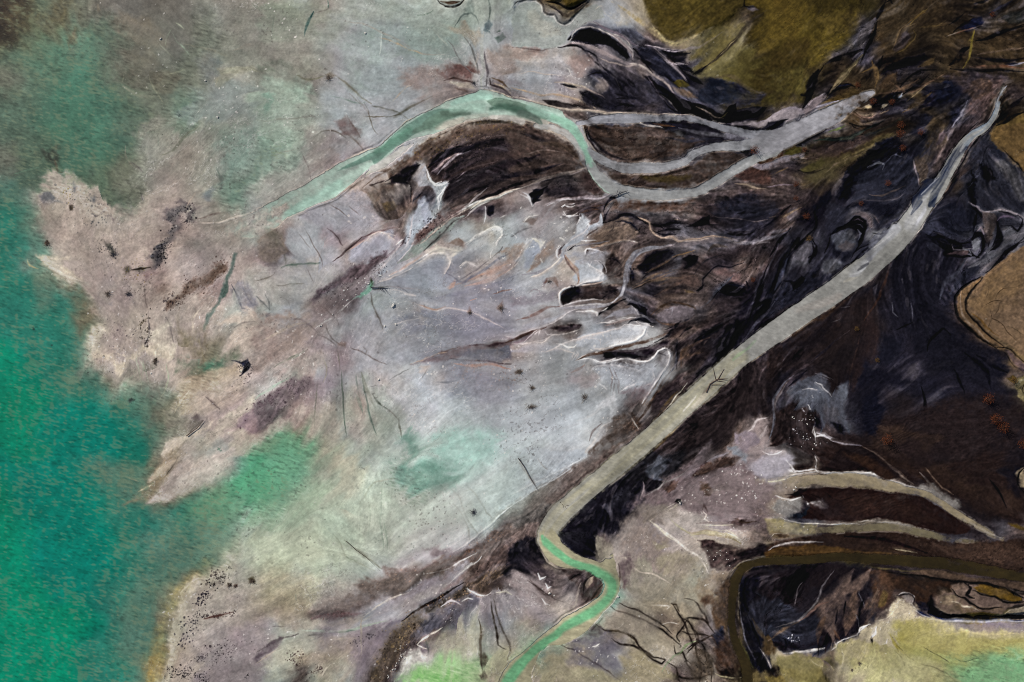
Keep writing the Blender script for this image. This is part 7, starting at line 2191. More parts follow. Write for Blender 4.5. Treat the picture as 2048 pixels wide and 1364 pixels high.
HILL_TEXT = """
Z 1024 0 3
m q h1.3 e16: 225,-30 240,12 290,6 330,44 370,38 440,8 465,-30
m q h0.5 e20: 0,62 20,22 60,6 150,2 185,30 195,75 215,92 250,98 270,130 310,146 350,122 390,82 440,42 520,-60 0,-60
m q h0.6 e60: 830,-60 800,60 830,130 870,190 900,236 950,258 1010,245 1080,215 1160,190 1250,130 1330,80 1390,30 1395,-60
m q h0.5 e30: 440,762 520,750 640,752 780,765 850,765 930,785 1050,830 1150,842 1080,882 1000,930 900,950 800,968 700,958 600,930 540,890 480,832
m q h0.5 e30: 530,1002 600,1022 700,1052 850,1048 950,1028 1080,990 1180,932 1300,912 1400,922 1420,950 1330,1002 1230,1062 1150,1112 1050,1132 900,1135 750,1126 640,1092 570,1042
Z 1536 455 3
m q h0.7 e12: 1280,300 1350,240 1420,190 1545,115 2000,100 2000,900 1545,860 1480,790 1410,730 1310,690 1250,640 1190,590 1140,530 1130,450 1160,370
m q h0.6 e12: 1300,310 1350,240 1420,190 1545,115 2000,100 2000,900 1545,840 1480,740 1400,690 1330,640 1280,590 1230,540 1200,480 1190,420 1230,360
Z 1536 909 3
m q h1.2 e10: 990,830 1040,810 1090,800 1160,775 1240,775 1400,800 1540,850 2000,880 2000,940 1540,945 1420,945 1380,955 1280,945 1180,950 1080,955 1020,930 990,890
m q h0.5 e8: 1210,785 1260,770 1340,780 1420,810 1500,850 1500,865 1420,865 1330,840 1240,815
Z 512 0 3
m q h0.6 e70: 690,1110 790,1030 900,960 1000,880 1140,810 1260,750 1400,725 1600,745 1850,800 1960,980 1700,1050 1535,1080 1400,1110 1250,1170 1140,1220
"""
import numpy as np, math, random
F32 = np.float32
STEP = 1.3          # survey cell in map units (one map unit = 0.2 m of ground)
UNIT = 0.2
MARG = 176.0
MW, MH = 2048.0, 1364.0
NX = int((MW + 2*MARG)/STEP) + 1
NY = int((MH + 2*MARG)/STEP) + 1
rng = np.random.default_rng(7)

def upsample(lat, ny, nx, fy, fx, oy=0.0, ox=0.0):
    """quadratic B-spline interpolation of a lattice at ny*nx points; index = i*fy+oy"""
    def wts(n, f, o, m):
        t = np.arange(n)*f + o
        i = np.floor(t+0.5).astype(int)
        d = (t - i).astype(F32)
        w = np.stack([0.5*(0.5-d)**2, 0.75-d*d, 0.5*(0.5+d)**2]).astype(F32)
        idx = np.clip(np.stack([i-1, i, i+1]), 0, m-1)
        return w, idx
    wy, iy = wts(ny, fy, oy, lat.shape[0])
    wx, ix = wts(nx, fx, ox, lat.shape[1])
    sh = (slice(None), None) + (None,)*(lat.ndim-2)
    r = sum(lat[iy[k]]*wy[k][sh] for k in range(3))
    sh2 = (None, slice(None)) + (None,)*(lat.ndim-2)
    return sum(r[:, ix[k]]*wx[k][sh2] for k in range(3))

def vnoise(scale, ny=NY, nx=NX, step=STEP, anis=1.0):
    m = int(ny*step/scale)+4; n = int(nx*step/(scale*anis))+4
    lat = rng.standard_normal((m, n)).astype(F32)
    return (upsample(lat, ny, nx, step/scale, step/(scale*anis), 1, 1)*1.6).astype(F32)

def fbm(scale, octs, gain=0.5):
    a = 1.0; s = 0; t = 0
    for k in range(octs):
        s = s + a*vnoise(scale); t += a*a; a *= gain; scale *= 0.5
    return (s/math.sqrt(t)).astype(F32)

def blur(a, r):
    """three box passes, radius r cells"""
    r = int(max(1, round(r)))
    for _ in range(2):
        for ax in (0, 1):
            pad = [(0, 0)]*a.ndim; pad[ax] = (r+1, r)
            c = np.cumsum(np.pad(a, pad, mode='edge'), axis=ax, dtype=np.float64)
            n = a.shape[ax]
            hi = np.take(c, np.arange(n)+2*r+1, axis=ax); lo = np.take(c, np.arange(n), axis=ax)
            a = ((hi-lo)/(2*r+1)).astype(F32)
    return a

def s2l(c):
    c = np.asarray(c, dtype=np.float64)/255.0
    return np.where(c <= 0.04045, c/12.92, ((c+0.055)/1.055)**2.4)

def sstep(e0, e1, x):
    t = np.clip((x-e0)/(e1-e0), 0, 1)
    return t*t*(3-2*t)

GX = (np.arange(NX, dtype=F32)*STEP - MARG)[None, :].repeat(NY, 0)
GY = (np.arange(NY, dtype=F32)*STEP - MARG)[:, None].repeat(NX, 1)

# ---- palette: letter -> sRGB of the sunlit material, streak amount, grain amount
PAL = {}
for ln in PALETTE.strip().splitlines():
    k, r, g, b, st, gr = ln.split()
    PAL[k] = (int(r), int(g), int(b), float(st), float(gr))

def colour(c):
    if c[0] == '#': return np.array([int(c[i:i+2], 16) for i in (1, 3, 5)], dtype=F32)
    return np.array(PAL[c][:3], dtype=F32)

def catmull(P, sub):
    P = np.asarray(P, dtype=np.float64)
    if len(P) < 3:
        n = max(2, int(np.hypot(*(P[-1]-P[0])[:2])/sub)+1)
        return P[0]+(P[-1]-P[0])*np.linspace(0, 1, n)[:, None]
    Q = np.vstack([2*P[0]-P[1], P, 2*P[-1]-P[-2]])
    out = []
    for i in range(1, len(Q)-2):
        a, b, c, d = Q[i-1], Q[i], Q[i+1], Q[i+2]
        n = max(1, int(np.hypot(*(c-b)[:2])/sub))
        for t in np.arange(n)/n:
            out.append(0.5*((2*b)+(-a+c)*t+(2*a-5*b+4*c-d)*t*t+(-a+3*b-3*c+d)*t**3))
    out.append(P[-1])
    return np.array(out)

def parse(text):
    ox = oy = 0.0; sc = 1.0; out = []
    for ln in text.strip().splitlines():
        ln = ln.split('#!')[0].strip()
        if not ln: continue
        if ln[0] == 'Z':
            _, a, b, s = ln.split(); ox, oy, sc = float(a), float(b), float(s); continue
        head, pts = ln.split(':', 1)
        h = head.split()
        P = []
        for t in pts.split():
            v = [float(q) for q in t.split(',')]
            P.append((ox+v[0]/sc, oy+v[1]/sc, v[2] if len(v) > 2 else 1.0))
        o = {}
        for t in h[2:]:
            o[t[0]] = float(t[1:]) if len(t) > 1 else 1.0
        if o.get('w') == 1: P = [(p[0], p[1], p[2]/sc) for p in P]
        elif 'w' in o: o['w'] /= sc
        if 'u' in o: o['u'] /= sc
        if 'e' in o and h[0] in 'pvmx': o['e'] /= sc
        if 'r' in o and h[0] in 'dk': o['r'] /= sc
        out.append((h[0], h[1], o, P))
    return out

def gbox(x0, y0, x1, y1):
    i0 = max(0, int((x0+MARG)/STEP)); i1 = min(NX, int((x1+MARG)/STEP)+2)
    j0 = max(0, int((y0+MARG)/STEP)); j1 = min(NY, int((y1+MARG)/STEP)+2)
    return j0, j1, i0, i1

def line_mask(P, w, soft, warp, taper, fade=0.0):
    """-> (j0,j1,i0,i1), mask in 0..1 round a polyline whose third column scales the width"""
    C = catmull(P, 7.0)
    seg = np.hypot(np.diff(C[:, 0]), np.diff(C[:, 1])); s = np.concatenate([[0], np.cumsum(seg)])
    L = max(s[-1], 1e-3)
    hw = np.maximum(C[:, 2], 0.02)*w*0.5
    if taper:
        tl = min(0.5*L, taper*max(w*4, 14.0)+0.15*L)
        hw = hw*np.clip(np.minimum(s, L-s)/tl, 0.12, 1)**0.7
    pad = max(float(hw.max())*(1+soft), abs(fade))+4+5*warp
    b = gbox(C[:, 0].min()-pad, C[:, 1].min()-pad, C[:, 0].max()+pad, C[:, 1].max()+pad)
    j0, j1, i0, i1 = b
    if j1-j0 < 2 or i1-i0 < 2: return b, None
    M = np.zeros((j1-j0, i1-i0), dtype=F32)
    for k in range(len(C)-1):
        ax, ay, bx, by = C[k, 0], C[k, 1], C[k+1, 0], C[k+1, 1]
        p = max(max(hw[k], hw[k+1])*(1+soft), abs(fade))+3+5*warp
        J0, J1, I0, I1 = gbox(min(ax, bx)-p, min(ay, by)-p, max(ax, bx)+p, max(ay, by)+p)
        if J1 <= J0 or I1 <= I0: continue
        X = GX[J0:J1, I0:I1]+WX[J0:J1, I0:I1]*warp; Y = GY[J0:J1, I0:I1]+WY[J0:J1, I0:I1]*warp
        dx, dy = bx-ax, by-ay
        t = np.clip(((X-ax)*dx+(Y-ay)*dy)/(dx*dx+dy*dy+1e-6), 0, 1)
        d = np.hypot(X-ax-t*dx, Y-ay-t*dy)
        h = hw[k]+(hw[k+1]-hw[k])*t
        e = h*soft+0.9
        m = np.clip((h+0.5*e-d)/e, 0, 1)*np.clip(h/0.55, 0, 1)
        if fade:
            side = (dx*(Y-ay)-dy*(X-ax))*(1 if fade > 0 else -1)
            inn = (t > 0) & (t < 1) | (side > 0)
            m = np.maximum(m, np.where((side > 0) & inn, 0.72*np.clip(1-d/abs(fade), 0, 1)**1.6, 0)*np.clip(h, 0, 1))
        V = M[J0-j0:J1-j0, I0-i0:I1-i0]
        np.maximum(V, m, out=V)
    return b, M*M*(3-2*M)

def poly_mask(P, soft, warp):
    C = catmull(list(P)+[P[0]], 9.0)[:, :2]
    pad = soft*2+6+4*warp
    b = gbox(C[:, 0].min()-pad, C[:, 1].min()-pad, C[:, 0].max()+pad, C[:, 1].max()+pad)
    j0, j1, i0, i1 = b
    if j1-j0 < 2 or i1-i0 < 2: return b, None
    sk = min(max(soft*0.55, 1.5), 12.0)
    F = np.clip(FS[j0:j1, i0:i1], -2, 2)*sk; K = BREAK[j0:j1, i0:i1]*min(soft*0.25, 3.0)
    X = GX[j0:j1, i0:i1]+WX[j0:j1, i0:i1]*warp+VX[j0:j1, i0:i1]*F-VY[j0:j1, i0:i1]*K
    Y = GY[j0:j1, i0:i1]+WY[j0:j1, i0:i1]*warp+VY[j0:j1, i0:i1]*F+VX[j0:j1, i0:i1]*K
    ins = np.zeros(X.shape, bool); D = np.full(X.shape, 1e9, dtype=F32)
    for k in range(len(C)-1):
        ax, ay, bx, by = C[k, 0], C[k, 1], C[k+1, 0], C[k+1, 1]
        dx, dy = bx-ax, by-ay
        t = np.clip(((X-ax)*dx+(Y-ay)*dy)/(dx*dx+dy*dy+1e-6), 0, 1)
        np.minimum(D, (X-ax-t*dx)**2+(Y-ay-t*dy)**2, out=D)
        if ay != by:
            c = ((ay > Y) != (by > Y)) & (X < (bx-ax)*(Y-ay)/(by-ay)+ax)
            ins ^= c
    sd = np.sqrt(D)*np.where(ins, 1, -1)
    return b, sstep(-soft*0.5-0.4, soft*0.5+0.4, sd).astype(F32)

# ---- organic warps
WX = fbm(42, 4, 0.6)*1.0; WY = fbm(42, 4, 0.6)*1.0
BREAK = fbm(18, 4, 0.75); G0 = fbm(7, 2, 0.8)

STROKES = parse(STROKE_TEXT); STROKES_HILL = parse(HILL_TEXT)  # strokes include the shadow below the lower-right mesa, painted black

# ---- base field from the letter map, sampled at warped places
def letters():
    rows = [ln.strip() for ln in LETTERMAP.strip().splitlines() if ln.strip()]
    nr = len(rows); nc = len(rows[0])
    for i, r in enumerate(rows): assert len(r) == nc, (i, len(r), r)
    A = np.zeros((nr, nc, 5), dtype=F32)
    for j, r in enumerate(rows):
        for i, ch in enumerate(r): A[j, i] = PAL[ch]
    A[..., :3] = np.sqrt(A[..., :3])
    return A, MH/nr, MW/nc

LM, ch_, cw_ = letters()
base_r = upsample(LM, NY, NX, STEP/ch_, STEP/cw_, (-MARG)/ch_-0.5, (-MARG)/cw_-0.5)
amp = base_r[..., 3]
# ---- flow directions from the traced strokes (double angle tensor, diffused)
FC = 16.0
fn, fm = int((MH+2*MARG)/FC)+2, int((MW+2*MARG)/FC)+2
T = np.zeros((fn, fm, 3), dtype=F32)
for ty, col, o, P in STROKES:
    if ty not in 'sfwg' or o.get('n', 0): continue
    C = catmull(P, 8.0)
    d = np.diff(C[:, :2], axis=0); L = np.hypot(d[:, 0], d[:, 1])+1e-6
    c2 = (d[:, 0]**2-d[:, 1]**2)/L**2; s2 = 2*d[:, 0]*d[:, 1]/L**2
    ii = np.clip(((C[:-1, 0]+MARG)/FC).astype(int), 0, fm-1); jj = np.clip(((C[:-1, 1]+MARG)/FC).astype(int), 0, fn-1)
    wt = 5.0 if ty == 'f' else 1.0
    np.add.at(T, (jj, ii), np.stack([c2*wt, s2*wt, np.full(len(c2), wt)], 1))
acc = np.zeros_like(T)
for r, wgt in ((1, 1.0), (2, 0.3), (5, 0.05), (12, 0.006), (30, 0.0008)):
    acc += blur(T, r)*wgt
ang = 0.5*np.arctan2(acc[..., 1], acc[..., 0])
fl = np.stack([np.cos(2*ang), np.sin(2*ang)], -1).astype(F32)
fl = upsample(fl, NY, NX, STEP/FC, STEP/FC)
wob = fbm(80, 3)*(0.10+0.30*np.clip(amp, 0, 1))
ang = 0.5*np.arctan2(fl[..., 1], fl[..., 0]) + wob
VX, VY = np.cos(ang).astype(F32), np.sin(ang).astype(F32)

def lic(N, steps, h=1.0):
    out = N.copy(); wt = 1.0
    for sgn in (1, -1):
        x = np.arange(NX, dtype=F32)[None, :].repeat(NY, 0); y = np.arange(NY, dtype=F32)[:, None].repeat(NX, 1)
        px, py = VX*sgn, VY*sgn
        for k in range(steps):
            x = x+px*(h*1.6/STEP); y = y+py*(h*1.6/STEP)
            i = np.clip(x+0.5, 0, NX-1).astype(np.int32); j = np.clip(y+0.5, 0, NY-1).astype(np.int32)
            w = 0.5+0.5*math.cos(math.pi*(k+1)/(steps+1))
            out += N[j, i]*w; wt += w*0.5*2*0.5
            nx, ny = VX[j, i], VY[j, i]
            s = np.sign(nx*px+ny*py); s[s == 0] = 1
            px, py = nx*s, ny*s
    out -= out.mean(); return out/out.std()

WH = rng.standard_normal((NY, NX)).astype(F32); WB = blur(WH, 1); WB /= WB.std()
L1 = lic(WH, 9)
L2 = lic(vnoise(4.5), 14, 1.6)
L3 = lic(vnoise(11), 16, 3.2)
L4 = lic(vnoise(30), 14, 6.0)
LD = lic(vnoise(4.5), 26, 2.2); LL1 = lic(vnoise(8), 30, 3.2); LL2 = lic(vnoise(20), 26, 6.0)
S0 = lic(blur(rng.standard_normal((NY, NX)).astype(F32), 1)*3, 3, 0.8); S1 = lic(vnoise(3.6), 5, 1.3); S2 = lic(vnoise(8), 6, 2.4); S3 = lic(vnoise(20), 6, 5.0)
FLOWN = (0.14*L1+0.5*L2+0.8*L3+0.6*L4); FLOWN /= FLOWN.std()
FS = 0.25*L2+0.75*L3+0.6*L4; FS /= FS.std()

sh = (L3*0.6+L4*0.7)*(2+13*amp); MOT = fbm(70, 5, 0.7)
qx = np.clip((np.arange(NX)[None, :]+(VX*sh+WX*9)/STEP+0.5), 0, NX-1).astype(np.int32)
qy = np.clip((np.arange(NY)[:, None]+(VY*sh+WY*9)/STEP+0.5), 0, NY-1).astype(np.int32)
base = base_r[qy, qx]
COL = (base[..., :3]**2).astype(F32)          # sRGB-ish 0..255
SA = np.clip(base[..., 3], 0, 1.5); GA = np.clip(base[..., 4], 0, 2)
HT = np.zeros((NY, NX), dtype=F32)            # small relief in metres
ROUGH = np.ones((NY, NX), dtype=F32)

# streaks of darker and paler silt laid down along the flow
k = FS*SA
COL *= np.exp(np.clip(0.13*k, -0.5, 0.4))[..., None]
tint = sstep(0.6, 2.4, L2*0.6+L3*0.7)*np.clip(SA, 0, 1)
COL += (np.array([150, 140, 138], F32)-COL)*(tint*0.22)[..., None]
tint = sstep(0.5, 2.2, -L2*0.5-L4*0.8)*np.clip(SA, 0, 1)
COL += (np.array([24, 22, 27], F32)-COL)*(tint*0.30)[..., None]
warm = fbm(55, 4)
COL *= (1+np.clip(warm, -2, 2)[..., None]*np.array([0.016, 0.003, -0.016], F32)*(0.5+SA[..., None]))
HT += 0.05*k

WCOL = np.zeros((NY, NX, 3), dtype=F32); WALP = np.zeros((NY, NX), dtype=F32); WID = np.zeros((NY, NX), dtype=np.int16)
BODY = {}
STRANDS = []
prng = random.Random(11)

def over(dst, b, c, m):
    j0, j1, i0, i1 = b
    V = dst[j0:j1, i0:i1]; V += (c-V)*m[..., None]

for ty, cname, o, P in STROKES:
    if ty == 'f': continue
    a = o.get('a', 0.8); w = o.get('w', 3.0); warp = o.get('q', 1.2)
    c = colour(cname)
    if ty == 's' and w < 4: w = w*1.2+0.5; a = a*0.9
    if ty in 'sg':
        b, m = line_mask(P, w, o.get('e', 0.95), o.get('q', 1.6 if w < 8 else 1.3), o.get('t', 1.0), o.get('u', 0.0))
        if m is None: continue
        if ty == 's' and w < 7 and 'e' not in o and a > 0.55:
            bh, mh = line_mask(P, w*2.2+4, 1.0, 2.4, 1.0)
            if mh is not None:
                j0, j1, i0, i1 = bh
                fl_ = np.clip(0.55+0.5*FLOWN[j0:j1, i0:i1]+0.5*BREAK[j0:j1, i0:i1], 0, 1.6)
                over(COL, bh, c, np.clip(mh*0.26*a*fl_, 0, 1))
    elif ty == 'p':
        b, m = poly_mask(P, o.get('e', 4.0), warp)
        if m is None: continue
    elif ty == 'x':
        b, m = poly_mask(P, o.get('e', 30.0), warp)
        j0, j1, i0, i1 = b
        WALP[j0:j1, i0:i1] *= 1-a*m
        continue
    elif ty == 'w' or ty == 'v':
        a = o.get('a', 1.0)
        if ty == 'w': b, m = line_mask(P, w, o.get('e', 0.15), warp, o.get('t', 0.0))
        else: b, m = poly_mask(P, o.get('e', 3.0), warp)
        j0, j1, i0, i1 = b
        br = o.get('r', 0.25)
        m = np.clip(m*a*(1+br*0.35*np.clip(FS[j0:j1, i0:i1], -2, 2)*(m < 0.97)), 0, 1)
        A = WALP[j0:j1, i0:i1]; C = WCOL[j0:j1, i0:i1]
        na = m+A*(1-m)
        C[:] = np.where(na[..., None] > 1e-4, (c*m[..., None]+C*(A*(1-m))[..., None])/np.maximum(na, 1e-4)[..., None], c)
        A[:] = na
        bid = int(o.get('b', 1))
        if ty == 'w' and w == 1 and a > 0.79 and max(p[2] for p in P) > 13 and bid != 2 and o.get('e', 0) < 0.45:
            Cc = catmull(P, 8.0); nC = len(Cc)
            for _s in range(int(10+nC*0.5)):
                i0s = prng.randrange(0, max(1, nC-6)); i1s = min(nC, i0s+prng.randrange(6, 26))
                if i1s-i0s < 4: continue
                off = prng.gauss(0, 0.24); wd = prng.uniform(0.08, 0.28); dr = prng.uniform(-0.12, 0.12)
                Q = []
                for ii in range(i0s, i1s, 3):
                    tg = Cc[min(ii+1, nC-1), :2]-Cc[max(ii-1, 0), :2]; tg = tg/(np.hypot(*tg)+1e-6)
                    oo = (off+dr*(ii-i0s)/(i1s-i0s))*Cc[ii, 2]
                    Q.append((Cc[ii, 0]-tg[1]*oo, Cc[ii, 1]+tg[0]*oo, max(1.2, wd*Cc[ii, 2])))
                if len(Q) < 3: continue
                f_ = math.exp(prng.gauss(0, 0.13)); b2, m3 = line_mask(Q, 1.0, 0.8, 1.0, 1.0)
                if m3 is None: continue
                STRANDS.append((b2, m3*prng.uniform(0.15, 0.4), np.clip(c*f_, 0, 225)))
        I = WID[j0:j1, i0:i1]
        I[(m > 0.02) & (I == 0)] = bid
        continue
    elif ty in 'dk':
        n = int(o.get('n', 50)); r = o.get('r', 1.5)
        if c.sum() > 540: n = int(n*0.3)+1
        if ty == 'd':
            xs = [p[0] for p in P]; ys = [p[1] for p in P]
            jx = 0.10*(max(xs)-min(xs)); jy = 0.10*(max(ys)-min(ys))
            def inside():
                while True:
                    x = prng.uniform(min(xs), max(xs)); y = prng.uniform(min(ys), max(ys)); ins = False
                    for q in range(len(P)):
                        (ax, ay, _), (bx, by, _) = P[q], P[q-1]
                        if (ay > y) != (by > y) and x < (bx-ax)*(y-ay)/(by-ay)+ax: ins = not ins
                    if ins: return x, y
            def spot():
                for _t in range(6):
                    x, y = inside(); x += prng.gauss(0, jx); y += prng.gauss(0, jy)
                    i = min(max(int((x+MARG)/STEP), 0), NX-1); j = min(max(int((y+MARG)/STEP), 0), NY-1)
                    if BREAK[j, i]+0.4*FLOWN[j, i] > prng.uniform(-0.9, 1.2): break
                return x, y
        else:
            C = catmull(P, 4.0)
            def spot():
                q = C[prng.randrange(len(C))]; sp = w*0.5*q[2]
                return q[0]+prng.gauss(0, sp*0.5), q[1]+prng.gauss(0, sp*0.5)
        for _ in range(n):
            x, y = spot(); rr = 0.72*r*math.exp(prng.gauss(0, 0.4)); th = prng.uniform(0, 3.14)
            j0, j1, i0, i1 = b = gbox(x-rr*2-1, y-rr*2-1, x+rr*2+1, y+rr*2+1)
            if j1-j0 < 2 or i1-i0 < 2: continue
            dx = GX[j0:j1, i0:i1]-x; dy = GY[j0:j1, i0:i1]-y
            el = prng.uniform(0.5, 1)
            u = (dx*math.cos(th)+dy*math.sin(th)); v = (-dx*math.sin(th)+dy*math.cos(th))/el
            m = np.clip((rr+0.6-np.hypot(u, v))/1.3, 0, 1)*a*prng.uniform(0.3, 0.85)
            over(COL, b, c, m)
            if 'h' in o: HT[j0:j1, i0:i1] += o['h']*m
        continue
    j0, j1, i0, i1 = b
    br = o.get('r', 0.6 if ty == 's' and w < 7 else 0.5)
    fld = 0.5*FS[j0:j1, i0:i1]+0.5*BREAK[j0:j1, i0:i1]+0.35*G0[j0:j1, i0:i1]
    if ty == 's' and w < 4.5 and c.sum() < 285 and P[0][0] < 1060: a *= 0.5
    m2 = np.clip(m*a*(1+br*np.clip(fld, -1.6, 1.6)*(0.38 if ty == 'p' else 0.7)), 0, 1)
    if ty != 'g': over(COL, b, c, m2)
    if 'h' in o: HT[j0:j1, i0:i1] += o['h']*m

for b, m, c in STRANDS:
    over(WCOL, b, c.astype(F32), m)
# uneven eroded stream edges
ed = np.clip(WALP*(1-WALP)*4, 0, 1)
WALP = np.clip(WALP+ed*(0.35*BREAK+0.25*FLOWN+0.2*G0), 0, 1).astype(F32)
# the silt itself is laminated: fine dark and pale laminae along the flow, strongest in the dark ash
LAKEM = np.zeros((NY, NX), F32)
lum = blur((COL @ np.array([0.3, 0.59, 0.11], F32)), 3)
DK = sstep(118, 62, lum)
olive = sstep(14, 30, blur(COL[..., 0]-COL[..., 2], 3))
DK = DK*(1-0.55*olive)
wet = sstep(8, 26, blur(COL[..., 1]-0.5*(COL[..., 0]+COL[..., 2]), 3))
DK = DK*(1-wet)
CALM = np.clip(sstep(1560, 1680, GX)*sstep(560, 700, GY)+0.6*sstep(1540, 1640, GX)*sstep(330, 400, GY)*sstep(1, 0, (GY-330)/400), 0, 1)
PATCH = 0.35+0.65*sstep(-0.9, 0.9, fbm(120, 3))
FINE = 0.10*S0*(1+0.6*BREAK)
lam = np.tanh(1.2*(0.35*S0+0.6*S1+0.65*S2+0.35*S3+0.25*L2+0.25*L3+0.25*BREAK))*PATCH*(1-0.7*CALM)
COL *= np.exp((0.024+0.15*DK)*lam+FINE*(0.04+0.45*DK)*(1-0.5*CALM)*(1-wet))[..., None]
thin = np.clip(np.abs(0.5*S1+0.8*S2+0.5*S3+0.35*BREAK), 0, 1)
crack = sstep(0.16, 0.0, thin)*DK*sstep(0.2, 1.2, L4+0.6*MOT)*(1-0.7*CALM)
COL *= (1-0.45*crack)[..., None]
wisp = sstep(1.1, 2.2, 0.5*S1+0.6*S2+0.3*L2+0.5*L3+0.3*BREAK)*(0.10+0.40*DK)*(1-0.8*CALM)*(1-wet)*(1-0.5*olive)
COL += (np.array([132, 122, 122], F32)-COL)*(wisp*0.55)[..., None]
HT += (0.02+0.10*DK)*lam*0.6+0.03*FINE-0.08*crack

black = sstep(0.95, 1.75, 0.55*S2+0.75*S3+0.35*L4+0.3*BREAK)*DK*(1-0.8*CALM)*(1-0.5*olive)
COL *= (1-0.42*black)[..., None]
COL *= (1-(DK*sstep(74, 44, lum))[..., None]*np.array([0.17, 0.17, 0.12], F32)*(1-0.6*olive[..., None]))
COL *= (1-0.09*(olive*sstep(112, 88, lum)))[..., None]
COL *= np.exp((0.17*np.tanh(1.1*LD)*DK*(1-0.75*CALM)*(1-0.5*olive)))[..., None]
HT += 0.04*np.tanh(LD)*DK*(1-0.75*CALM)
# salt veins and crumbs on the pale pans
PALE = sstep(104, 128, lum)*(1-wet)
vein = sstep(0.13, 0.0, np.abs(0.45*S2+0.5*S3+0.45*L4+0.5*BREAK))*sstep(0.1, 1.3, fbm(90, 3)+0.3*L4)*PALE
COL += (np.array([196, 191, 187], F32)-COL)*(vein*0.34)[..., None]
HT += 0.03*vein
dusk = sstep(0.10, 0.0, np.abs(0.45*S3+0.6*L3+0.5*BREAK+0.2))*sstep(0.2, 1.4, fbm(80, 3))*PALE
COL += (np.array([98, 90, 88], F32)-COL)*(dusk*0.26)[..., None]
CR = blur(rng.standard_normal((NY, NX)).astype(F32), 1); CR /= CR.std()
crumb = sstep(2.7, 3.4, CR+0.55*fbm(70, 3))*sstep(70, 120, lum)*(1-wet)
COL += (np.array([206, 200, 194], F32)-COL)*(crumb*0.5)[..., None]
CR2 = blur(rng.standard_normal((NY, NX)).astype(F32), 1); CR2 /= CR2.std()
peck = sstep(2.5, 3.3, CR2+0.75*fbm(80, 3))*sstep(80, 120, lum)
COL += (np.array([52, 46, 46], F32)-COL)*(peck*0.2)[..., None]
# wind ripples in the dark sand of the lower right
RW = fbm(40, 4, 0.6)
rip = np.sin((GX*0.30+GY*0.95)/8.0*6.283+5.0*RW)*sstep(-0.6, 0.8, fbm(110, 2))
RZ = sstep(1640, 1760, GX)*sstep(760, 860, GY)*sstep(1130, 1020, GY-0.1*GX+180)*(1-wet)
HT += 0.05*rip*RZ
COL *= (1+0.05*rip*RZ)[..., None]
COL *= np.exp((0.036*LL1+0.036*LL2)*PALE*sstep(300, 520, GX)*(0.5+0.5*sstep(-.6, .8, fbm(150, 2))))[..., None]
COL *= (1+0.045*PALE)[..., None]
COL += PALE[..., None]*np.array([0.3, 0.0, -0.2], F32)
COL *= np.exp((0.035*G0+0.02*WB+0.06*fbm(70, 4))*olive*(1-PALE)*(1-wet))[..., None]
GM = fbm(130, 5, 0.65)*PALE*sstep(1250, 900, GX)
COL += (GM[..., None]*np.array([-1.6, 1.2, 0.2], F32))
# mottling and grain
G1 = fbm(5, 3, 0.8); GF = WH; G2 = fbm(14, 3, 0.8)
COL *= np.exp((0.050*MOT+0.03*G2)*(0.6+0.4*GA))[..., None]
COL *= np.exp((0.040*G1+0.024*WB+0.012*GF+0.010*L1)*(GA*(0.75+0.5*DK)))[..., None]
HT += (0.014*G1+0.006*GF+0.010*L1)*GA
COL = np.clip(COL, 3, 235)

# ---- the lake: how much murky water stands over the bed, from the letters
WATER = {'a': 1, 'b': 1, 'c': .97, 'd': .85, 'e': .5, 'f': .3, 'g': .95, 'h': .9, 'i': .9, 'j': .6, 'v': .9, 'u': .35, 'T': .8, 'S': .4, 'R': .15, 'Q': .1, 'W': .35}
LA = np.array([[WATER.get(ch, 0.0) for ch in r.strip()] for r in LETTERMAP.strip().splitlines()], dtype=F32)
LA = upsample(LA, NY, NX, STEP/ch_, STEP/cw_, (-MARG)/ch_-0.5, (-MARG)/cw_-0.5)[qy, qx]
# pale and dark rims where the streams have eaten into the banks
wb = blur(WALP*(WID != 2), 2)
rim = sstep(0.03, 0.22, wb)*sstep(0.55, 0.2, WALP)*sstep(-0.5, 0.9, BREAK+0.5*FLOWN+0.5*MOT)
COL += (np.array([172, 163, 153], F32)-COL)*(rim*0.32)[..., None]
HT += 0.05*rim
wb2 = blur(WALP, 5)
rim2 = sstep(0.02, 0.14, wb2)*sstep(0.05, 0.0, wb)*sstep(0.0, 1.0, MOT+0.5*FLOWN)
COL *= (1-0.22*rim2)[..., None]
lumc = COL @ np.array([0.3, 0.59, 0.11], F32)
green = COL[..., 1]-0.5*(COL[..., 0]+COL[..., 2])
LA = np.clip(LA*sstep(-16, 6, blur(green, 2))*1.05-0.03, 0, 1)
LAKE = LA
# wind ripples (a little down to the right) and tan sky glints off them in columns, all painted into the colour
def stretched(th, sl, sw, seed_scale=1.0):
    n = int(2600/sw)+8; m = int(2600/sl)+8
    lat = rng.standard_normal((n, m)).astype(F32)
    u = (GX*math.cos(th)+GY*math.sin(th)); v = (-GX*math.sin(th)+GY*math.cos(th))
    u = (u-u.min())/sl+1; v = (v-v.min())/sw+1
    i = u.astype(np.int32); j = v.astype(np.int32); fu = u-i; fv = v-j
    fu = fu*fu*(3-2*fu); fv = fv*fv*(3-2*fv)
    i = np.clip(i, 0, m-2); j = np.clip(j, 0, n-2)
    return ((lat[j, i]*(1-fu)+lat[j, i+1]*fu)*(1-fv)+(lat[j+1, i]*(1-fu)+lat[j+1, i+1]*fu)*fv)
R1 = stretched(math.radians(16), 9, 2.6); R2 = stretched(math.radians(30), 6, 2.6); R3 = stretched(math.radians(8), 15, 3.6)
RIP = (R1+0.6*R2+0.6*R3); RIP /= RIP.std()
COLM = stretched(math.radians(90), 34, 7)+0.9*fbm(50, 4, 0.7)+0.5*stretched(math.radians(84), 20, 5); COLM /= COLM.std()
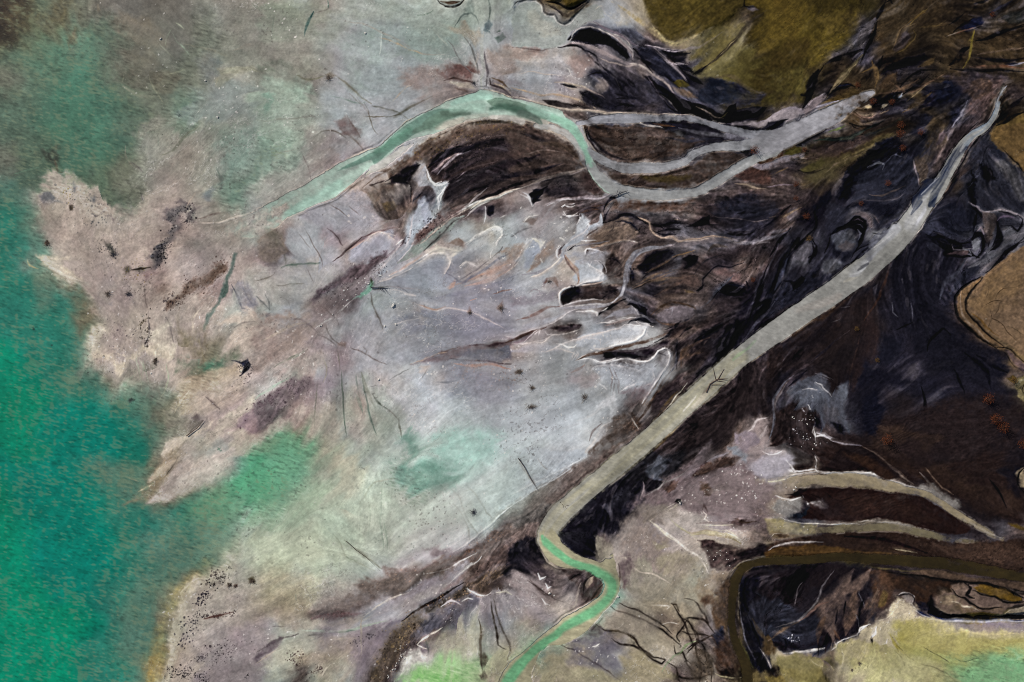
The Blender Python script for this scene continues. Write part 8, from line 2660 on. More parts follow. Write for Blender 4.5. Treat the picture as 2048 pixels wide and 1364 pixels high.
glint = sstep(0.2, 1.7, 0.8*RIP+0.6*COLM)*sstep(0.45, 0.95, LA)
COL += (np.array([112, 120, 96], F32)-COL)*(glint*0.48)[..., None]  # tan sky reflection off wave facets, painted into the water colour
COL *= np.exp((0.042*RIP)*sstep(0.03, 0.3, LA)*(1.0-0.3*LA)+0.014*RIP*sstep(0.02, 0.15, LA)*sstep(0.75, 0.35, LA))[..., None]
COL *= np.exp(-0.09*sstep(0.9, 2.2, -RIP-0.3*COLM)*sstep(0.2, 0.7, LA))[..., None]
COL = np.clip(COL, 3, 235)
# ---- the silt surface has crisp boundaries between its laminae
for rad, amt in ((1, 0.42), (3, 0.10), (16, 0.14)):
    COL += (COL-blur(COL, rad))*(amt*np.clip(1-0.75*LAKE, 0.2, 1))[..., None]
WCOL = WCOL*np.exp(0.014*BREAK+0.02*MOT)[..., None]
COL = np.clip(COL, 3, 228)
# ---- heights of the ground and of the water sheets (metres)
LAND = blur(1-LAKE, 6)
MZ = 0.10*LAND + 0.7*sstep(500, 1900, GX)*sstep(-200, 300, GX-0.3*GY)
for ty, cname, o, P in STROKES_HILL:
    b, m = poly_mask(P, o.get('e', 6.0), 1.0)
    if m is None: continue
    j0, j1, i0, i1 = b
    MZ[j0:j1, i0:i1] += o['h']*m
BORDER = np.minimum(np.minimum(GX+MARG, MW+MARG-GX), np.minimum(GY+MARG, MH+MARG-GY))
BF = sstep(0, 90, BORDER)
MZ = (MZ*BF).astype(F32)
HS = np.clip(HT, -0.5, 0.5)*BF*np.clip(1-1.2*LAKE, 0, 1)*(1-0.8*np.clip(WALP*1.5, 0, 1))
GZ = MZ + HS - 0.55*WALP*BF - 0.5*LAKE*BF - 0.02
LZ = np.maximum(0.045, GZ+0.012)
SZ = np.maximum(blur(MZ, 3)-0.04, GZ+0.010)

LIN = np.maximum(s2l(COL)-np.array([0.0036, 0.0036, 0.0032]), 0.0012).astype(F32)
TAN = s2l((150, 138, 118)).astype(F32)
BED = LIN + (TAN*0.75-LIN)*(0.6*LAKE)[..., None]
def sheet(C, A, B):
    A1 = np.maximum(A, 0.04)[..., None]
    return np.clip((C-(1-A1)**2*B)/A1, 0.002, 0.8)
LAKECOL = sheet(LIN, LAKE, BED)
wl = s2l(np.clip(WCOL*np.exp((0.03*RIP+0.05*FLOWN+0.05*MOT+0.03*G1)*1.0)[..., None], 3, 240)).astype(F32)
STREAMCOL = sheet(LIN*(1-WALP[..., None])+wl*WALP[..., None], WALP, BED)

# =====================================================================  scene
from mathutils import Vector
R = math.radians
sc = bpy.context.scene
col = sc.collection
SUN_DIR = (-0.66, 0.56)          # towards the sun, on the ground (x right, y up the picture)
SUN_EL = 34.0
GAIN = np.array([0.965, 0.985, 1.037])                      # rendered value of a flat white sheet under this light

def node(nt, t, **kw):
    n = nt.nodes.new(t)
    for k_, v in kw.items(): setattr(n, k_, v)
    return n

def new_mat(name):
    m = bpy.data.materials.new(name); m.use_nodes = True
    nt = m.node_tree; nt.nodes.clear()
    out = node(nt, 'ShaderNodeOutputMaterial')
    p = node(nt, 'ShaderNodeBsdfPrincipled')
    nt.links.new(p.outputs[0], out.inputs[0])
    return m, nt, p, out

def grid_mesh(name, Z, C, mask=None, alpha=None, extra=None):
    """the survey grid (or the cells where mask holds) as one mesh with colour attributes"""
    idx = np.arange(NX*NY).reshape(NY, NX)
    q = np.stack([idx[1:, :-1], idx[1:, 1:], idx[:-1, 1:], idx[:-1, :-1]], -1)
    if mask is not None:
        mc = mask[1:, :-1] | mask[1:, 1:] | mask[:-1, 1:] | mask[:-1, :-1]
        q = q[mc]
    q = q.reshape(-1, 4)
    used = np.unique(q) if mask is not None else np.arange(NX*NY)
    remap = np.zeros(NX*NY, dtype=np.int64); remap[used] = np.arange(len(used))
    q = remap[q].astype(np.int32)
    V = np.stack([(GX-MW/2)*UNIT, (MH/2-GY)*UNIT, Z], -1).reshape(-1, 3)[used].astype(F32)
    CC = C.reshape(-1, 3)[used]
    AA = (alpha.reshape(-1)[used] if alpha is not None else np.ones(len(used), F32))
    if extra:
        ev, ec, eq = extra
        q = np.vstack([q, np.asarray(eq, dtype=np.int32)+len(V)]); V = np.vstack([V, np.asarray(ev, dtype=F32)])
        CC = np.vstack([CC, np.asarray(ec, dtype=F32)]); AA = np.concatenate([AA, np.ones(len(ev), F32)])
    me = bpy.data.meshes.new(name)
    me.vertices.add(len(V)); me.vertices.foreach_set('co', V.ravel())
    me.loops.add(q.size); me.loops.foreach_set('vertex_index', q.ravel())
    me.polygons.add(len(q)); me.polygons.foreach_set('loop_start', np.arange(0, q.size, 4, dtype=np.int32))
    me.polygons.foreach_set('loop_total', np.full(len(q), 4, dtype=np.int32))
    me.polygons.foreach_set('use_smooth', np.ones(len(q), dtype=bool))
    a = me.attributes.new('ground_colour', 'FLOAT_COLOR', 'POINT')
    a.data.foreach_set('color', np.concatenate([CC, AA[:, None]], 1).astype(F32).ravel())
    me.update(calc_edges=True)
    o = bpy.data.objects.new(name, me); col.objects.link(o)
    return o

def earth_material():
    m, nt, p, out = new_mat('silt_and_ash')
    L = nt.links.new
    at = node(nt, 'ShaderNodeAttribute', attribute_name='ground_colour')
    geo = node(nt, 'ShaderNodeNewGeometry')
    n1 = node(nt, 'ShaderNodeTexNoise'); n1.inputs['Scale'].default_value = 2.2; n1.inputs['Detail'].default_value = 5; n1.inputs['Roughness'].default_value = 0.7
    L(geo.outputs['Position'], n1.inputs['Vector'])
    mr = node(nt, 'ShaderNodeMapRange'); mr.inputs['From Min'].default_value = 0.25; mr.inputs['From Max'].default_value = 0.75; mr.inputs['To Min'].default_value = 0.92; mr.inputs['To Max'].default_value = 1.08
    L(n1.outputs['Fac'], mr.inputs['Value'])
    mx = node(nt, 'ShaderNodeMix', data_type='RGBA', blend_type='MULTIPLY'); mx.inputs[0].default_value = 1.0
    L(at.outputs['Color'], mx.inputs[6]); L(mr.outputs[0], mx.inputs[7]); L(mx.outputs[2], p.inputs['Base Color'])
    p.inputs['Roughness'].default_value = 0.85; p.inputs['Specular IOR Level'].default_value = 0.08
    n2 = node(nt, 'ShaderNodeTexNoise'); n2.inputs['Scale'].default_value = 1.1; n2.inputs['Detail'].default_value = 6; n2.inputs['Roughness'].default_value = 0.75
    L(geo.outputs['Position'], n2.inputs['Vector'])
    bp = node(nt, 'ShaderNodeBump'); bp.inputs['Strength'].default_value = 0.25; bp.inputs['Distance'].default_value = 0.12
    L(n2.outputs['Fac'], bp.inputs['Height']); L(bp.outputs[0], p.inputs['Normal'])
    return m

def water_material(name, rough, bump, scale):
    m, nt, p, out = new_mat(name)
    L = nt.links.new
    at = node(nt, 'ShaderNodeAttribute', attribute_name='ground_colour')
    geo = node(nt, 'ShaderNodeNewGeometry')
    mp = node(nt, 'ShaderNodeMapping'); mp.inputs['Rotation'].default_value = (0, 0, R(18)); mp.inputs['Scale'].default_value = (0.55, 1.6, 1)
    L(geo.outputs['Position'], mp.inputs['Vector'])
    n1 = node(nt, 'ShaderNodeTexNoise'); n1.inputs['Scale'].default_value = scale; n1.inputs['Detail'].default_value = 4; n1.inputs['Roughness'].default_value = 0.6
    L(mp.outputs[0], n1.inputs['Vector'])
    bp = node(nt, 'ShaderNodeBump'); bp.inputs['Strength'].default_value = bump; bp.inputs['Distance'].default_value = 0.15
    L(n1.outputs['Fac'], bp.inputs['Height']); L(bp.outputs[0], p.inputs['Normal'])
    L(at.outputs['Color'], p.inputs['Base Color'])
    p.inputs['Roughness'].default_value = rough; p.inputs['Specular IOR Level'].default_value = 0.18
    tr = node(nt, 'ShaderNodeBsdfTransparent'); mix = node(nt, 'ShaderNodeMixShader')
    L(at.outputs['Alpha'], mix.inputs[0]); L(tr.outputs[0], mix.inputs[1]); L(p.outputs[0], mix.inputs[2]); L(mix.outputs[0], out.inputs[0])
    return m

EARTH = earth_material()
LAKEW = water_material('lake_water', 0.34, 0.22, 0.9)
STREAMW = water_material('stream_water', 0.25, 0.25, 1.0)

def structure(o, m):
    o['kind'] = 'structure'; o.data.materials.append(m); return o

# the plain beyond the surveyed ground: four skirts that run on to the horizon
x0, x1 = (-MARG-MW/2)*UNIT, (GX.max()-MW/2)*UNIT
y1, y0 = (MH/2+MARG)*UNIT, (MH/2-float(GY.max()))*UNIT
FAR = 6000.0
structure(grid_mesh('ground', GZ, BED/GAIN), EARTH)
ring = []; rc = []; rq = []
def skirt(corners, colours):
    b = len(ring); ring.extend(corners); rc.extend(colours); rq.append((b, b+1, b+2, b+3))
zb = -0.03
dark = s2l((70, 62, 52)); pale = s2l((120, 112, 98)); oli = s2l((80, 72, 44))
skirt([(x1, y0, zb), (FAR, -FAR, zb), (FAR, FAR, zb), (x1, y1, zb)], [dark, dark, oli, oli])
skirt([(x0, y1, zb), (x1, y1, zb), (FAR, FAR, zb), (-FAR, FAR, zb)], [pale, oli, oli, pale])
skirt([(-FAR, -FAR, zb), (FAR, -FAR, zb), (x1, y0, zb), (x0, y0, zb)], [pale, dark, dark, pale])
skirt([(-FAR, -FAR, zb-.3), (x0, y0, zb-.3), (x0, y1, zb-.3), (-FAR, FAR, zb-.3)], [pale]*4)
me = bpy.data.meshes.new('plain'); me.from_pydata([tuple(map(float, v)) for v in ring], [], rq); me.update()
a = me.attributes.new('ground_colour', 'FLOAT_COLOR', 'POINT')
a.data.foreach_set('color', np.concatenate([np.array(rc)/GAIN, np.ones((len(rc), 1))], 1).astype(F32).ravel())
o = bpy.data.objects.new('plain', me); col.objects.link(o); structure(o, EARTH)

lc = s2l((0, 128, 108))/GAIN
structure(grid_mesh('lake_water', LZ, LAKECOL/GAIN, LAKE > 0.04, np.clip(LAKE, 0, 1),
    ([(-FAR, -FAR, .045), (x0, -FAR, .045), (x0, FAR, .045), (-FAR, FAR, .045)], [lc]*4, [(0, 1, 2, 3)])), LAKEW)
for bid, nm in ((1, 'stream_water'), (2, 'river_water'), (3, 'creek_water'), (4, 'brook_water'), (5, 'channel_water')):
    mk = (WID == bid) & (WALP > 0.03)
    if mk.any(): structure(grid_mesh(nm, SZ, STREAMCOL/GAIN, mk, np.clip(WALP, 0, 1)), STREAMW)

def map_to_world(px, py):
    i = min(max((px+MARG)/STEP, 0), NX-1); j = min(max((py+MARG)/STEP, 0), NY-1)
    return ((px-MW/2)*UNIT, (MH/2-py)*UNIT, float(GZ[int(j+.5), int(i+.5)]))

# ---- things standing or lying on the ground
orng = random.Random(5)

def mat_simple(name, c1, c2, scale, rough=0.8):
    m, nt, p, out = new_mat(name)
    geo = node(nt, 'ShaderNodeTexCoord')
    n1 = node(nt, 'ShaderNodeTexNoise'); n1.inputs['Scale'].default_value = scale; n1.inputs['Detail'].default_value = 4
    nt.links.new(geo.outputs['Object'], n1.inputs['Vector'])
    rp = node(nt, 'ShaderNodeValToRGB'); rp.color_ramp.elements[0].position = 0.35; rp.color_ramp.elements[1].position = 0.65
    rp.color_ramp.elements[0].color = (*[float(v) for v in s2l(c1)], 1); rp.color_ramp.elements[1].color = (*[float(v) for v in s2l(c2)], 1)
    nt.links.new(n1.outputs['Fac'], rp.inputs[0]); nt.links.new(rp.outputs[0], p.inputs['Base Color'])
    p.inputs['Roughness'].default_value = rough; p.inputs['Specular IOR Level'].default_value = 0.2
    return m

M_RUST = mat_simple('rust_leaves', (62, 28, 14), (112, 56, 24), 2.5)
M_OCHRE = mat_simple('ochre_leaves', (70, 52, 20), (116, 84, 34), 2.5)
M_BARK = mat_simple('bark', (40, 32, 28), (66, 54, 46), 4)
M_TWIG = mat_simple('dead_twigs', (74, 62, 54), (112, 98, 86), 3)
M_NAVY = mat_simple('wet_twigs', (42, 42, 50), (78, 76, 80), 3)
M_STONE = mat_simple('pale_stone', (176, 170, 160), (206, 201, 192), 3)
M_DARKS = mat_simple('dark_stone', (34, 30, 32), (62, 54, 52), 3)
M_LOG = mat_simple('weathered_wood', (60, 46, 40), (92, 76, 66), 5)

def link_mesh(name, V, Fc, m, parent=None, smooth=False):
    me = bpy.data.meshes.new(name); me.from_pydata(V, [], Fc); me.update()
    if smooth: me.polygons.foreach_set('use_smooth', [True]*len(me.polygons))
    me.materials.append(m)
    o = bpy.data.objects.new(name, me); col.objects.link(o)
    if parent: o.parent = parent
    return o

def tag(o, label, cat, group=None):
    o['label'] = label; o['category'] = cat
    if group: o['group'] = group

def tube(V, Fc, pts, rads, n=6):
    b = len(V)
    for k_, (p, r) in enumerate(zip(pts, rads)):
        p = Vector(p); q = Vector(pts[min(k_+1, len(pts)-1)])-Vector(pts[max(k_-1, 0)])
        q = q.normalized() if q.length > 1e-6 else Vector((0, 0, 1))
        u = q.orthogonal().normalized(); v = q.cross(u)
        for t in range(n):
            a = 2*math.pi*t/n
            V.append(tuple(p+u*(r*math.cos(a))+v*(r*math.sin(a))))
    for k_ in range(len(pts)-1):
        for t in range(n):
            Fc.append((b+k_*n+t, b+k_*n+(t+1) % n, b+(k_+1)*n+(t+1) % n, b+(k_+1)*n+t))
    Fc.append(tuple(b+t for t in reversed(range(n)))); e = b+(len(pts)-1)*n; Fc.append(tuple(e+t for t in range(n)))

def make_shrub(h, rad, leafm, seed):
    """-> (stems mesh data, foliage mesh data)"""
    g = random.Random(seed)
    V, Fc, LV, LF = [], [], [], []
    tips = []
    for s in range(7):
        a = s*0.9+g.uniform(-.3, .3); lean = g.uniform(0.35, 0.95)*rad
        p0 = (0.06*math.cos(a), 0.06*math.sin(a), -0.1)
        p1 = (0.35*lean*math.cos(a), 0.35*lean*math.sin(a), 0.4*h)
        p2 = (lean*0.8*math.cos(a+.2), lean*0.8*math.sin(a+.2), h*g.uniform(.7, .95))
        tube(V, Fc, [p0, p1, p2], [0.09, 0.06, 0.02]); tips += [p1, p2]
        for q in range(3):
            a2 = a+g.uniform(-1, 1)
            p3 = (p1[0]+0.5*rad*math.cos(a2), p1[1]+0.5*rad*math.sin(a2), h*g.uniform(.45, .8))
            tube(V, Fc, [p1, p3], [0.04, 0.012], 4); tips.append(p3)
    for k_ in range(620):
        t = tips[g.randrange(len(tips))]
        c = Vector((t[0]+g.gauss(0, .24*rad), t[1]+g.gauss(0, .24*rad), max(0.12, t[2]+g.gauss(0, .14*h))))
        if g.random() < 0.12: continue
        n = Vector((g.gauss(0, 1), g.gauss(0, 1), g.gauss(.5, 1))).normalized(); u = n.orthogonal().normalized(); v = n.cross(u)
        s = g.uniform(0.07, 0.17); b = len(LV)
        LV += [tuple(c-u*s), tuple(c-v*s*.5), tuple(c+u*s), tuple(c+v*s*.5)]; LF.append((b, b+1, b+2, b+3))
    return (V, Fc), (LV, LF), leafm

PROTO = {}
def shrub(px, py, h, rad, kind, label, cat, group, name):
    key = (kind, int(px*7+py*3) % 3)
    if key not in PROTO:
        st, lf, lm = make_shrub(1.0*3, 1.6, M_RUST if kind == 'rust' else M_OCHRE, hash(key[1])+11)
        a = bpy.data.meshes.new('stems'); a.from_pydata(st[0], [], st[1]); a.materials.append(M_BARK)
        b = bpy.data.meshes.new('foliage'); b.from_pydata(lf[0], [], lf[1]); b.materials.append(lm)
        PROTO[key] = (a, b)
    x, y, z = map_to_world(px, py)
    e = bpy.data.objects.new(name, None); col.objects.link(e); e.location = (x, y, z); e.rotation_euler = (0, 0, orng.uniform(0, 6.28))
    e.scale = (rad/1.6, rad/1.6, h/3)
    tag(e, label, cat, group)
    for nm, me in zip(('stems', 'foliage'), PROTO[key]):
        o = bpy.data.objects.new(nm, me); col.objects.link(o); o.parent = e
    return e

def brush(px, py, size, m, label, cat='dead brush', group=None, name='dead_brush', flat=0.35, seed=1, sticks=46):
    """a tangle of dead sticks: thicker limbs with side twigs"""
    g = random.Random(seed); V, Fc, TV, TF = [], [], [], []
    for s in range(sticks):
        a = g.uniform(0, 6.28); L = size*g.uniform(.25, 1.0); a2 = a+g.uniform(-.7, .7)
        st = Vector((g.gauss(0, .13*size), g.gauss(0, .13*size), g.uniform(0, .15*size)))
        mid = st+Vector((math.cos(a), math.sin(a), flat*g.uniform(.3, 1.3)))*L*.5
        end = mid+Vector((math.cos(a2), math.sin(a2), g.uniform(-.4, .25)*flat))*L*.5
        end.z = max(end.z, 0.03)
        big = s < sticks//4
        r = 0.06 if big else 0.03
        tube(V if big else TV, Fc if big else TF, [st, mid, end], [r, r*.7, r*.3], 5)
    x, y, z = map_to_world(px, py)
    e = bpy.data.objects.new(name, None); col.objects.link(e); e.location = (x, y, z); tag(e, label, cat, group)
    link_mesh('limbs', V, Fc, m, e); link_mesh('twigs', TV, TF, m, e)
    return e

def stone_mesh(name, m, seed, flat=0.6):
    g = random.Random(seed); bm = bmesh.new()
    bmesh.ops.create_icosphere(bm, subdivisions=2, radius=1)
    ph = [(Vector((g.gauss(0, 1), g.gauss(0, 1), g.gauss(0, 1))).normalized(), g.uniform(.55, .95)) for _ in range(9)]
    for v in bm.verts:
        d = v.co.normalized(); r = 1.0
        for n_, c_ in ph:
            t = d.dot(n_)
            if t > c_*0.9: r = min(r, c_*0.9/t)
        v.co = d*r; v.co.z *= flat
    me = bpy.data.meshes.new(name); bm.to_mesh(me); bm.free(); me.materials.append(m)
    return me

STONES = [stone_mesh('stone', M_STONE, s) for s in range(4)]
DSTONES = [stone_mesh('stone', M_DARKS, s+9, 0.75) for s in range(4)]
def stone(px, py, r, meshes, name, label, cat, group=None):
    x, y, z = map_to_world(px, py)
    o = bpy.data.objects.new(name, orng.choice(meshes)); col.objects.link(o)
    o.location = (x, y, z+0.25*r); o.rotation_euler = (0, 0, orng.uniform(0, 6.28)); o.scale = (r*orng.uniform(.8, 1.2), r*orng.uniform(.8, 1.2), r)
    tag(o, label, cat, group); return o

def log(px, py, qx_, qy_, r, label, group=None, forks=2, m=None, seed=3):
    g = random.Random(seed); x, y, z = map_to_world(px, py); X, Y, Z = map_to_world(qx_, qy_)
    d = Vector((X-x, Y-y, 0)); n = Vector((-d.y, d.x, 0)).normalized()
    e = bpy.data.objects.new('fallen_branch', None); col.objects.link(e); e.location = (x, y, max(z, Z)+0.22); tag(e, label, 'branch', group)
    V, Fc, TV, TF = [], [], [], []
    pts = [d*t+n*g.uniform(-.06, .06)*d.length+Vector((0, 0, r+.1)) for t in (0, .3, .6, 1)]
    tube(V, Fc, pts, [r, r*.85, r*.7, r*.3], 7)
    for k_ in range(forks):
        t = g.uniform(.25, .85); s = d*t+Vector((0, 0, r+.1)); sd = g.choice((-1, 1))
        en = s+d*g.uniform(.1, .3)+n*sd*d.length*g.uniform(.2, .4)+Vector((0, 0, .15))
        tube(TV, TF, [s, (s+en)/2+n*.1, en], [r*.5, r*.4, r*.15], 5)
    link_mesh('limb', V, Fc, m or M_LOG, e)
    if TV: link_mesh('side_branch', TV, TF, m or M_LOG, e)

# rust coloured shrubs and small trees in the upper and right parts
A3 = lambda x, y: (1536+x/3, y/3)
A13 = lambda x, y: (1536+x/3, 455+y/3)
for (x, y), h, r, lab in (
    (A3(530, 515), 1.8, 1.3, 'rust coloured shrub at the black gully end above the grey channel head'),
    (A3(622, 612), 1.8, 1.4, 'rust coloured shrub beside the pale patch at the head of the grey channel'),
    (A3(735, 615), 1.6, 1.3, 'rust coloured shrub between two short white streaks east of the channel head'),
    (A3(790, 752), 2.0, 1.7, 'upper rust coloured shrub of the close pair on the brown bank'),
    (A3(785, 805), 2.0, 1.8, 'lower rust coloured shrub of the close pair on the brown bank'),
    (A3(905, 797), 1.9, 1.5, 'lone rust coloured shrub just right of the close pair on dark ash'),
    (A3(800, 890), 1.8, 1.4, 'rust coloured shrub at the top edge of the round black ash basin'),
    (A3(213, 900), 1.4, 1.1, 'small rust coloured shrub at the lower bank of the grey channel'),
    (A3(710, 1102), 2.0, 1.5, 'rust coloured shrub in the middle of the black ash basin'),
    (A3(163, 1108), 1.5, 1.3, 'dull rust shrub at the tip of the thin pale streak left of the basin'),
    (A3(165, 1190), 1.5, 1.2, 'dull rust shrub below the thin pale streak left of the basin'),
    (A3(550, 1222), 1.6, 1.2, 'dull rust shrub at the lower left rim of the black ash basin'),
    (A3(222, 1300), 2.0, 1.5, 'rust coloured shrub on the dark ground far left of the curled black hollow'),
    (A3(1335, 92), 1.8, 1.2, 'rust coloured shrub near the top right corner beside a slate pool'),
    ((1024+1450/3, 905/3), 2.4, 2.0, 'bright rust shrub on the bank where two grey channels meet'),
    (A13(240, 70), 1.6, 1.3, 'ochre brown shrub at the pointed tip of the pale slate tongue'),
    ((1024+1440/3, 455+315/3), 1.5, 1.2, 'small rust shrub alone on the brown streaked delta'),
    (A13(648, 795), 1.4, 1.1, 'small ochre brown shrub alone on the black plain below the main stream'),
    (A13(525, 607), 1.4, 1.1, 'small ochre brown shrub on a brown band close under the main stream')):
    shrub(x, y, h*0.9, r*0.85, 'ochre' if 'ochre' in lab else 'rust', lab, 'shrub', 'rust and ochre shrubs', 'rust_shrub')
for (x, y), h, r, lab in (
    (A13(1300, 1025), 4.6, 1.9, 'topmost rust tree on the rippled dark sand near the right edge'),
    (A13(1345, 1145), 4.2, 2.0, 'left rust tree of the touching pair on the rippled dark sand'),
    (A13(1388, 1192), 4.2, 2.1, 'right rust tree of the touching pair on the rippled dark sand'),
    (A13(692, 1267), 5.0, 2.0, 'lone rust tree casting a long shadow on the rippled dark sand'),
    (A13(1508, 1290), 4.0, 1.9, 'dark rust tree at the right edge of the photo on dark sand'),
    (A13(1460, 912), 3.0, 1.5, 'olive brown tree beside the small pale pan at the right edge')):
    shrub(x, y, h, r, 'ochre' if 'olive' in lab else 'rust', lab, 'tree', 'small trees on the dark plain', 'small_tree')

A12 = lambda x, y: (1024+x/3, 455+y/3)
A11 = lambda x, y: (512+x/3, 455+y/3)
A10 = lambda x, y: (x/3, 455+y/3)
A20 = lambda x, y: (x/3, 909+y/3)
for k_, ((x, y), s, m, lab) in enumerate((
    (A10(1482, 820), 4.2, M_NAVY, 'large blue black brush tangle on the pale spit by the green water'),
    (A12(40, 866), 3.2, M_TWIG, 'brown brush tangle just under the brown band of the grey pan'),
    (A12(117, 962), 2.2, M_TWIG, 'small brown brush tangle on the grey pan below a larger one'),
    (A12(432, 1018), 2.6, M_TWIG, 'brown brush tangle with olive tail on the grey pan near a white curl'),
    (A12(112, 1077), 3.6, M_TWIG, 'widest brown brush tangle on the open pale grey pan'),
    (A12(222, 322), 1.8, M_TWIG, 'small dark brush tangle between white veins of the grey delta'),
    (A11(1283, 512), 2.4, M_TWIG, 'reddish brown brush tangle on the thin pale vein of the grey pan'),
    (A11(1470, 485), 2.8, M_TWIG, 'forked brown brush tangle right of the thin pale vein'),
    (A10(767, 400), 2.4, M_NAVY, 'dark brush tangle on the mud below the black gully'),
    (A10(645, 395), 2.6, M_TWIG, 'brown spidery brush tangle on the mud left of a darker one'),
    (A10(283, 98), 2.8, M_TWIG, 'brown spidery brush tangle in green shallows above the white point'),
    (A10(930, 805), 2.2, M_TWIG, 'brown brush tangle at the lower shore of the round white spit'),
    (A10(205, 608), 1.8, M_NAVY, 'black brush tangle floating in the deep green lake'),
    (A10(787, 1040), 2.4, M_NAVY, 'dark brush tangle in the shallow green water below the round spit'),
    (A10(588, 947), 1.8, M_NAVY, 'small dark brush tangle in the grey green shallows under the spit'),
    (A20(1374, 786), 2.0, M_TWIG, 'leftmost brown brush tangle of the row on the lower mud bank'),
    (A20(1411, 789), 1.6, M_TWIG, 'reddish brush tangle second in the row on the lower mud bank'),
    (A20(1508, 760), 3.0, M_TWIG, 'largest brown brush tangle at the right end of the row on the lower mud bank'),
    ((495/1+60/3, 455+30), 0.1, M_TWIG, ''),
    ((512+430/3, 465/3), 3.6, M_TWIG, 'olive brown brush tangle where thin dark tracks meet north of the green stream'),
    ((512+1305/3, 500/3), 2.0, M_NAVY, 'small black brush tangle beside the narrow grey inlet'),
    ((512+1305/3, 909+345/3), 2.4, M_NAVY, 'dark oval brush heap on the pale pan near the lower bank'),
    ((1075/3, 690/3), 1.6, M_NAVY, 'black brush tangle on grey mud in the upper left shallows'),
    ((1024+1005/3, 909+283/3), 2.2, M_NAVY, 'black brush heap in a small pit on the pink grey mud'),
    ((1536+545/3, 909+1250/3), 1.5, M_TWIG, 'dark brown brush heap on the tan flat by the yellow shallows'),
    ((1536+500/3, 909+1291/3), 1.2, M_TWIG, 'smaller dark brush heap left of another on the tan flat'),
    ((680/3+0, 455+160/3), 3.0, M_NAVY, 'slate coloured brush tangle on the pink mud west of the black gully'))):
    if lab: brush(x, y, s*0.85, m, lab, seed=k_+3)

log(*A12(1160, 985), *A12(1275, 850), 0.28, 'forked dark branch stranded across the tan main stream', forks=5, seed=8)
log(1024+600/3, 1178/3, 1024+692/3, 1142/3, 0.26, 'black branch lying across the lower edge of the grey channel', forks=3, m=M_NAVY, seed=4)
log(*A11(690, 362), *A11(800, 362), 0.2, 'dark branch at the narrow end of the thin green inlet', forks=3, m=M_NAVY, seed=5)
log(1024+30/3, 909+25/3, 1024+155/3, 909+205/3, 0.16, 'long dark pole lying on the pale pan by the white rim', forks=0, seed=6)
log(1024+290/3, 909+285/3, 1024+335/3, 909+330/3, 0.16, 'short dark branch in the olive stream above the sharp bend', forks=2, seed=7)
log(*A10(1120, 1250), *A10(1225, 1160), 0.2, 'dark branch on the white spit above the green bay', forks=0, seed=9)
log(512+540/3, 909+520/3, 512+750/3, 909+690/3, 0.10, 'thin dark branch on the pale green shallows', forks=0, seed=10)

# pale stones that stand out one by one
for (x, y), r, lab in (
    ((963/3, 232/3), 0.75, 'topmost white stone in the murky upper left shallows'),
    ((1232/3, 483/3), 0.75, 'white stone on the blue grey mud beside the tan arc'),
    ((1306/3, 702/3), 0.75, 'white stone on the blue grey mud below the tan arc'),
    (A11(822, 468), 1.3, 'largest white stone on the grey pan right of the dark curved track'),
    (A11(840, 581), 0.8, 'white stone below the largest one on the grey pan'),
    (A11(773, 592), 0.7, 'white stone touching the end of the dark curved track'),
    (A11(737, 912), 0.8, 'white stone alone on the smooth pan below the dark twig line'),
    (A12(1000+0, 2000), 0, ''),
    ((1024+1008/3, 909+292/3), 0.9, 'white boulder in the dark pit on the pink grey mud'),
    ((1024+635/3, 909+852/3), 1.0, 'white boulder at the outer bank of the green bend'),
    ((1024+225/3, 909+832/3), 0.9, 'white boulder on grey mud left of the green bend'),
    ((1536+165/3, 909+195/3), 0.7, 'upper white stone at the mouth of the tan creek'),
    ((1536+152/3, 909+210/3), 0.6, 'lower white stone at the mouth of the tan creek'),
    (A10(905, 875), 0.55, 'white stone in the shallows right below the round white spit'),
    ((512+655/3, 200/3), 0.7, 'white stone on the pale green flat near the top of the photo')):
    if lab: stone(x, y, r*0.7, STONES, 'pale_stone', lab, 'stone')
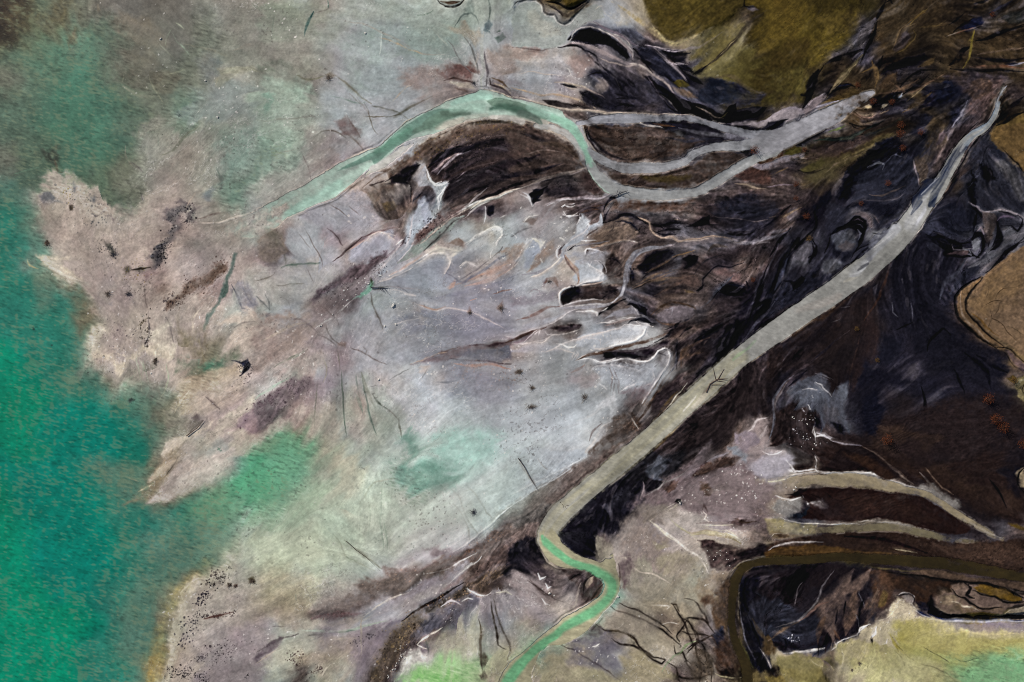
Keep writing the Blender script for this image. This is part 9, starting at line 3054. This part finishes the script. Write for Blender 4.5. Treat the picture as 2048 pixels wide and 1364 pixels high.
CLUSTERS = (
    ('pale_stone', STONES, 'stone', 26, 0.32, 0.6, 'small white stone lined along the dark reed band of the central fan', 'white stones along the reed band', ((512+350/3, 455+600/3), (512+760/3, 455+260/3)), 7),
    ('pale_stone', STONES, 'stone', 26, 0.3, 0.55, 'small white stone strewn below the slate swirl on the black plain', 'white stones below the slate swirl', ((1536+170/3, 455+1120/3), (1536+300/3, 455+1330/3)), 22),
    ('pale_stone', STONES, 'stone', 24, 0.3, 0.5, 'small white stone strewn on the brown patch north of the dark river bend', 'white stones north of the river bend', ((1024+1130/3, 909+560/3), (1024+1330/3, 909+650/3)), 12),
    ('pale_stone', STONES, 'stone', 30, 0.3, 0.6, 'small white stone at the edge of the brown reed bank by the lime pool', 'white stones by the lime pool', ((512+770/3, 909+1350/3), (512+920/3, 909+1140/3)), 7),
    ('dark_stone', DSTONES, 'stone', 40, 0.3, 0.6, 'small black stone scattered on the lower left shore bank', 'black stones on the lower shore', ((1090/3, 909+1150/3), (1330/3, 909+700/3)), 12),
    ('dark_stone', DSTONES, 'stone', 40, 0.28, 0.5, 'small black stone in rows at the bottom left beach', 'black stones at the bottom beach', ((1010/3, 909+1285/3), (1240/3, 909+1350/3)), 6))
for nm, meshes, cat, n, r0, r1, lab, grp, (p0, p1), sp in CLUSTERS:
    for k_ in range(n//2):
        t = orng.random()
        stone(p0[0]+(p1[0]-p0[0])*t+orng.gauss(0, sp*.6), p0[1]+(p1[1]-p0[1])*t+orng.gauss(0, sp*.6), 0.62*orng.uniform(r0, r1), meshes, nm, lab, cat, grp)


# ---- light, sky, camera
w = bpy.data.worlds.new('World'); sc.world = w; w.use_nodes = True
nt = w.node_tree; nt.nodes.clear()
sky = node(nt, 'ShaderNodeTexSky', sky_type='NISHITA'); sky.sun_disc = False
az = math.atan2(SUN_DIR[0], SUN_DIR[1])
sky.sun_elevation = R(SUN_EL); sky.sun_rotation = az
bg = node(nt, 'ShaderNodeBackground'); bg.inputs[1].default_value = 0.09
wo = node(nt, 'ShaderNodeOutputWorld'); nt.links.new(sky.outputs[0], bg.inputs[0]); nt.links.new(bg.outputs[0], wo.inputs[0])
sl = bpy.data.lights.new('sun', 'SUN'); sl.energy = 4.2; sl.angle = R(0.53); sl.color = (1.0, 0.96, 0.90)
so = bpy.data.objects.new('sun', sl); col.objects.link(so)
n_ = math.hypot(*SUN_DIR); ce = math.cos(R(SUN_EL))
d_ = Vector((SUN_DIR[0]/n_*ce, SUN_DIR[1]/n_*ce, math.sin(R(SUN_EL))))
so.rotation_euler = d_.to_track_quat('Z', 'Y').to_euler(); so.location = d_*300
cam = bpy.data.cameras.new('camera'); cam.lens = 35; cam.sensor_width = 36; cam.clip_end = 20000; cam.clip_start = 1
co = bpy.data.objects.new('camera', cam); co.location = (0, 0, MW*UNIT*35/36+0.2); col.objects.link(co)
sc.camera = co
sc.cycles.use_denoising = False
sc.cycles.filter_width = 0.95
vs = sc.view_settings; vs.view_transform = 'Standard'; vs.look = 'None'; vs.gamma = 1; vs.exposure = 0.0; vs.use_curve_mapping = False
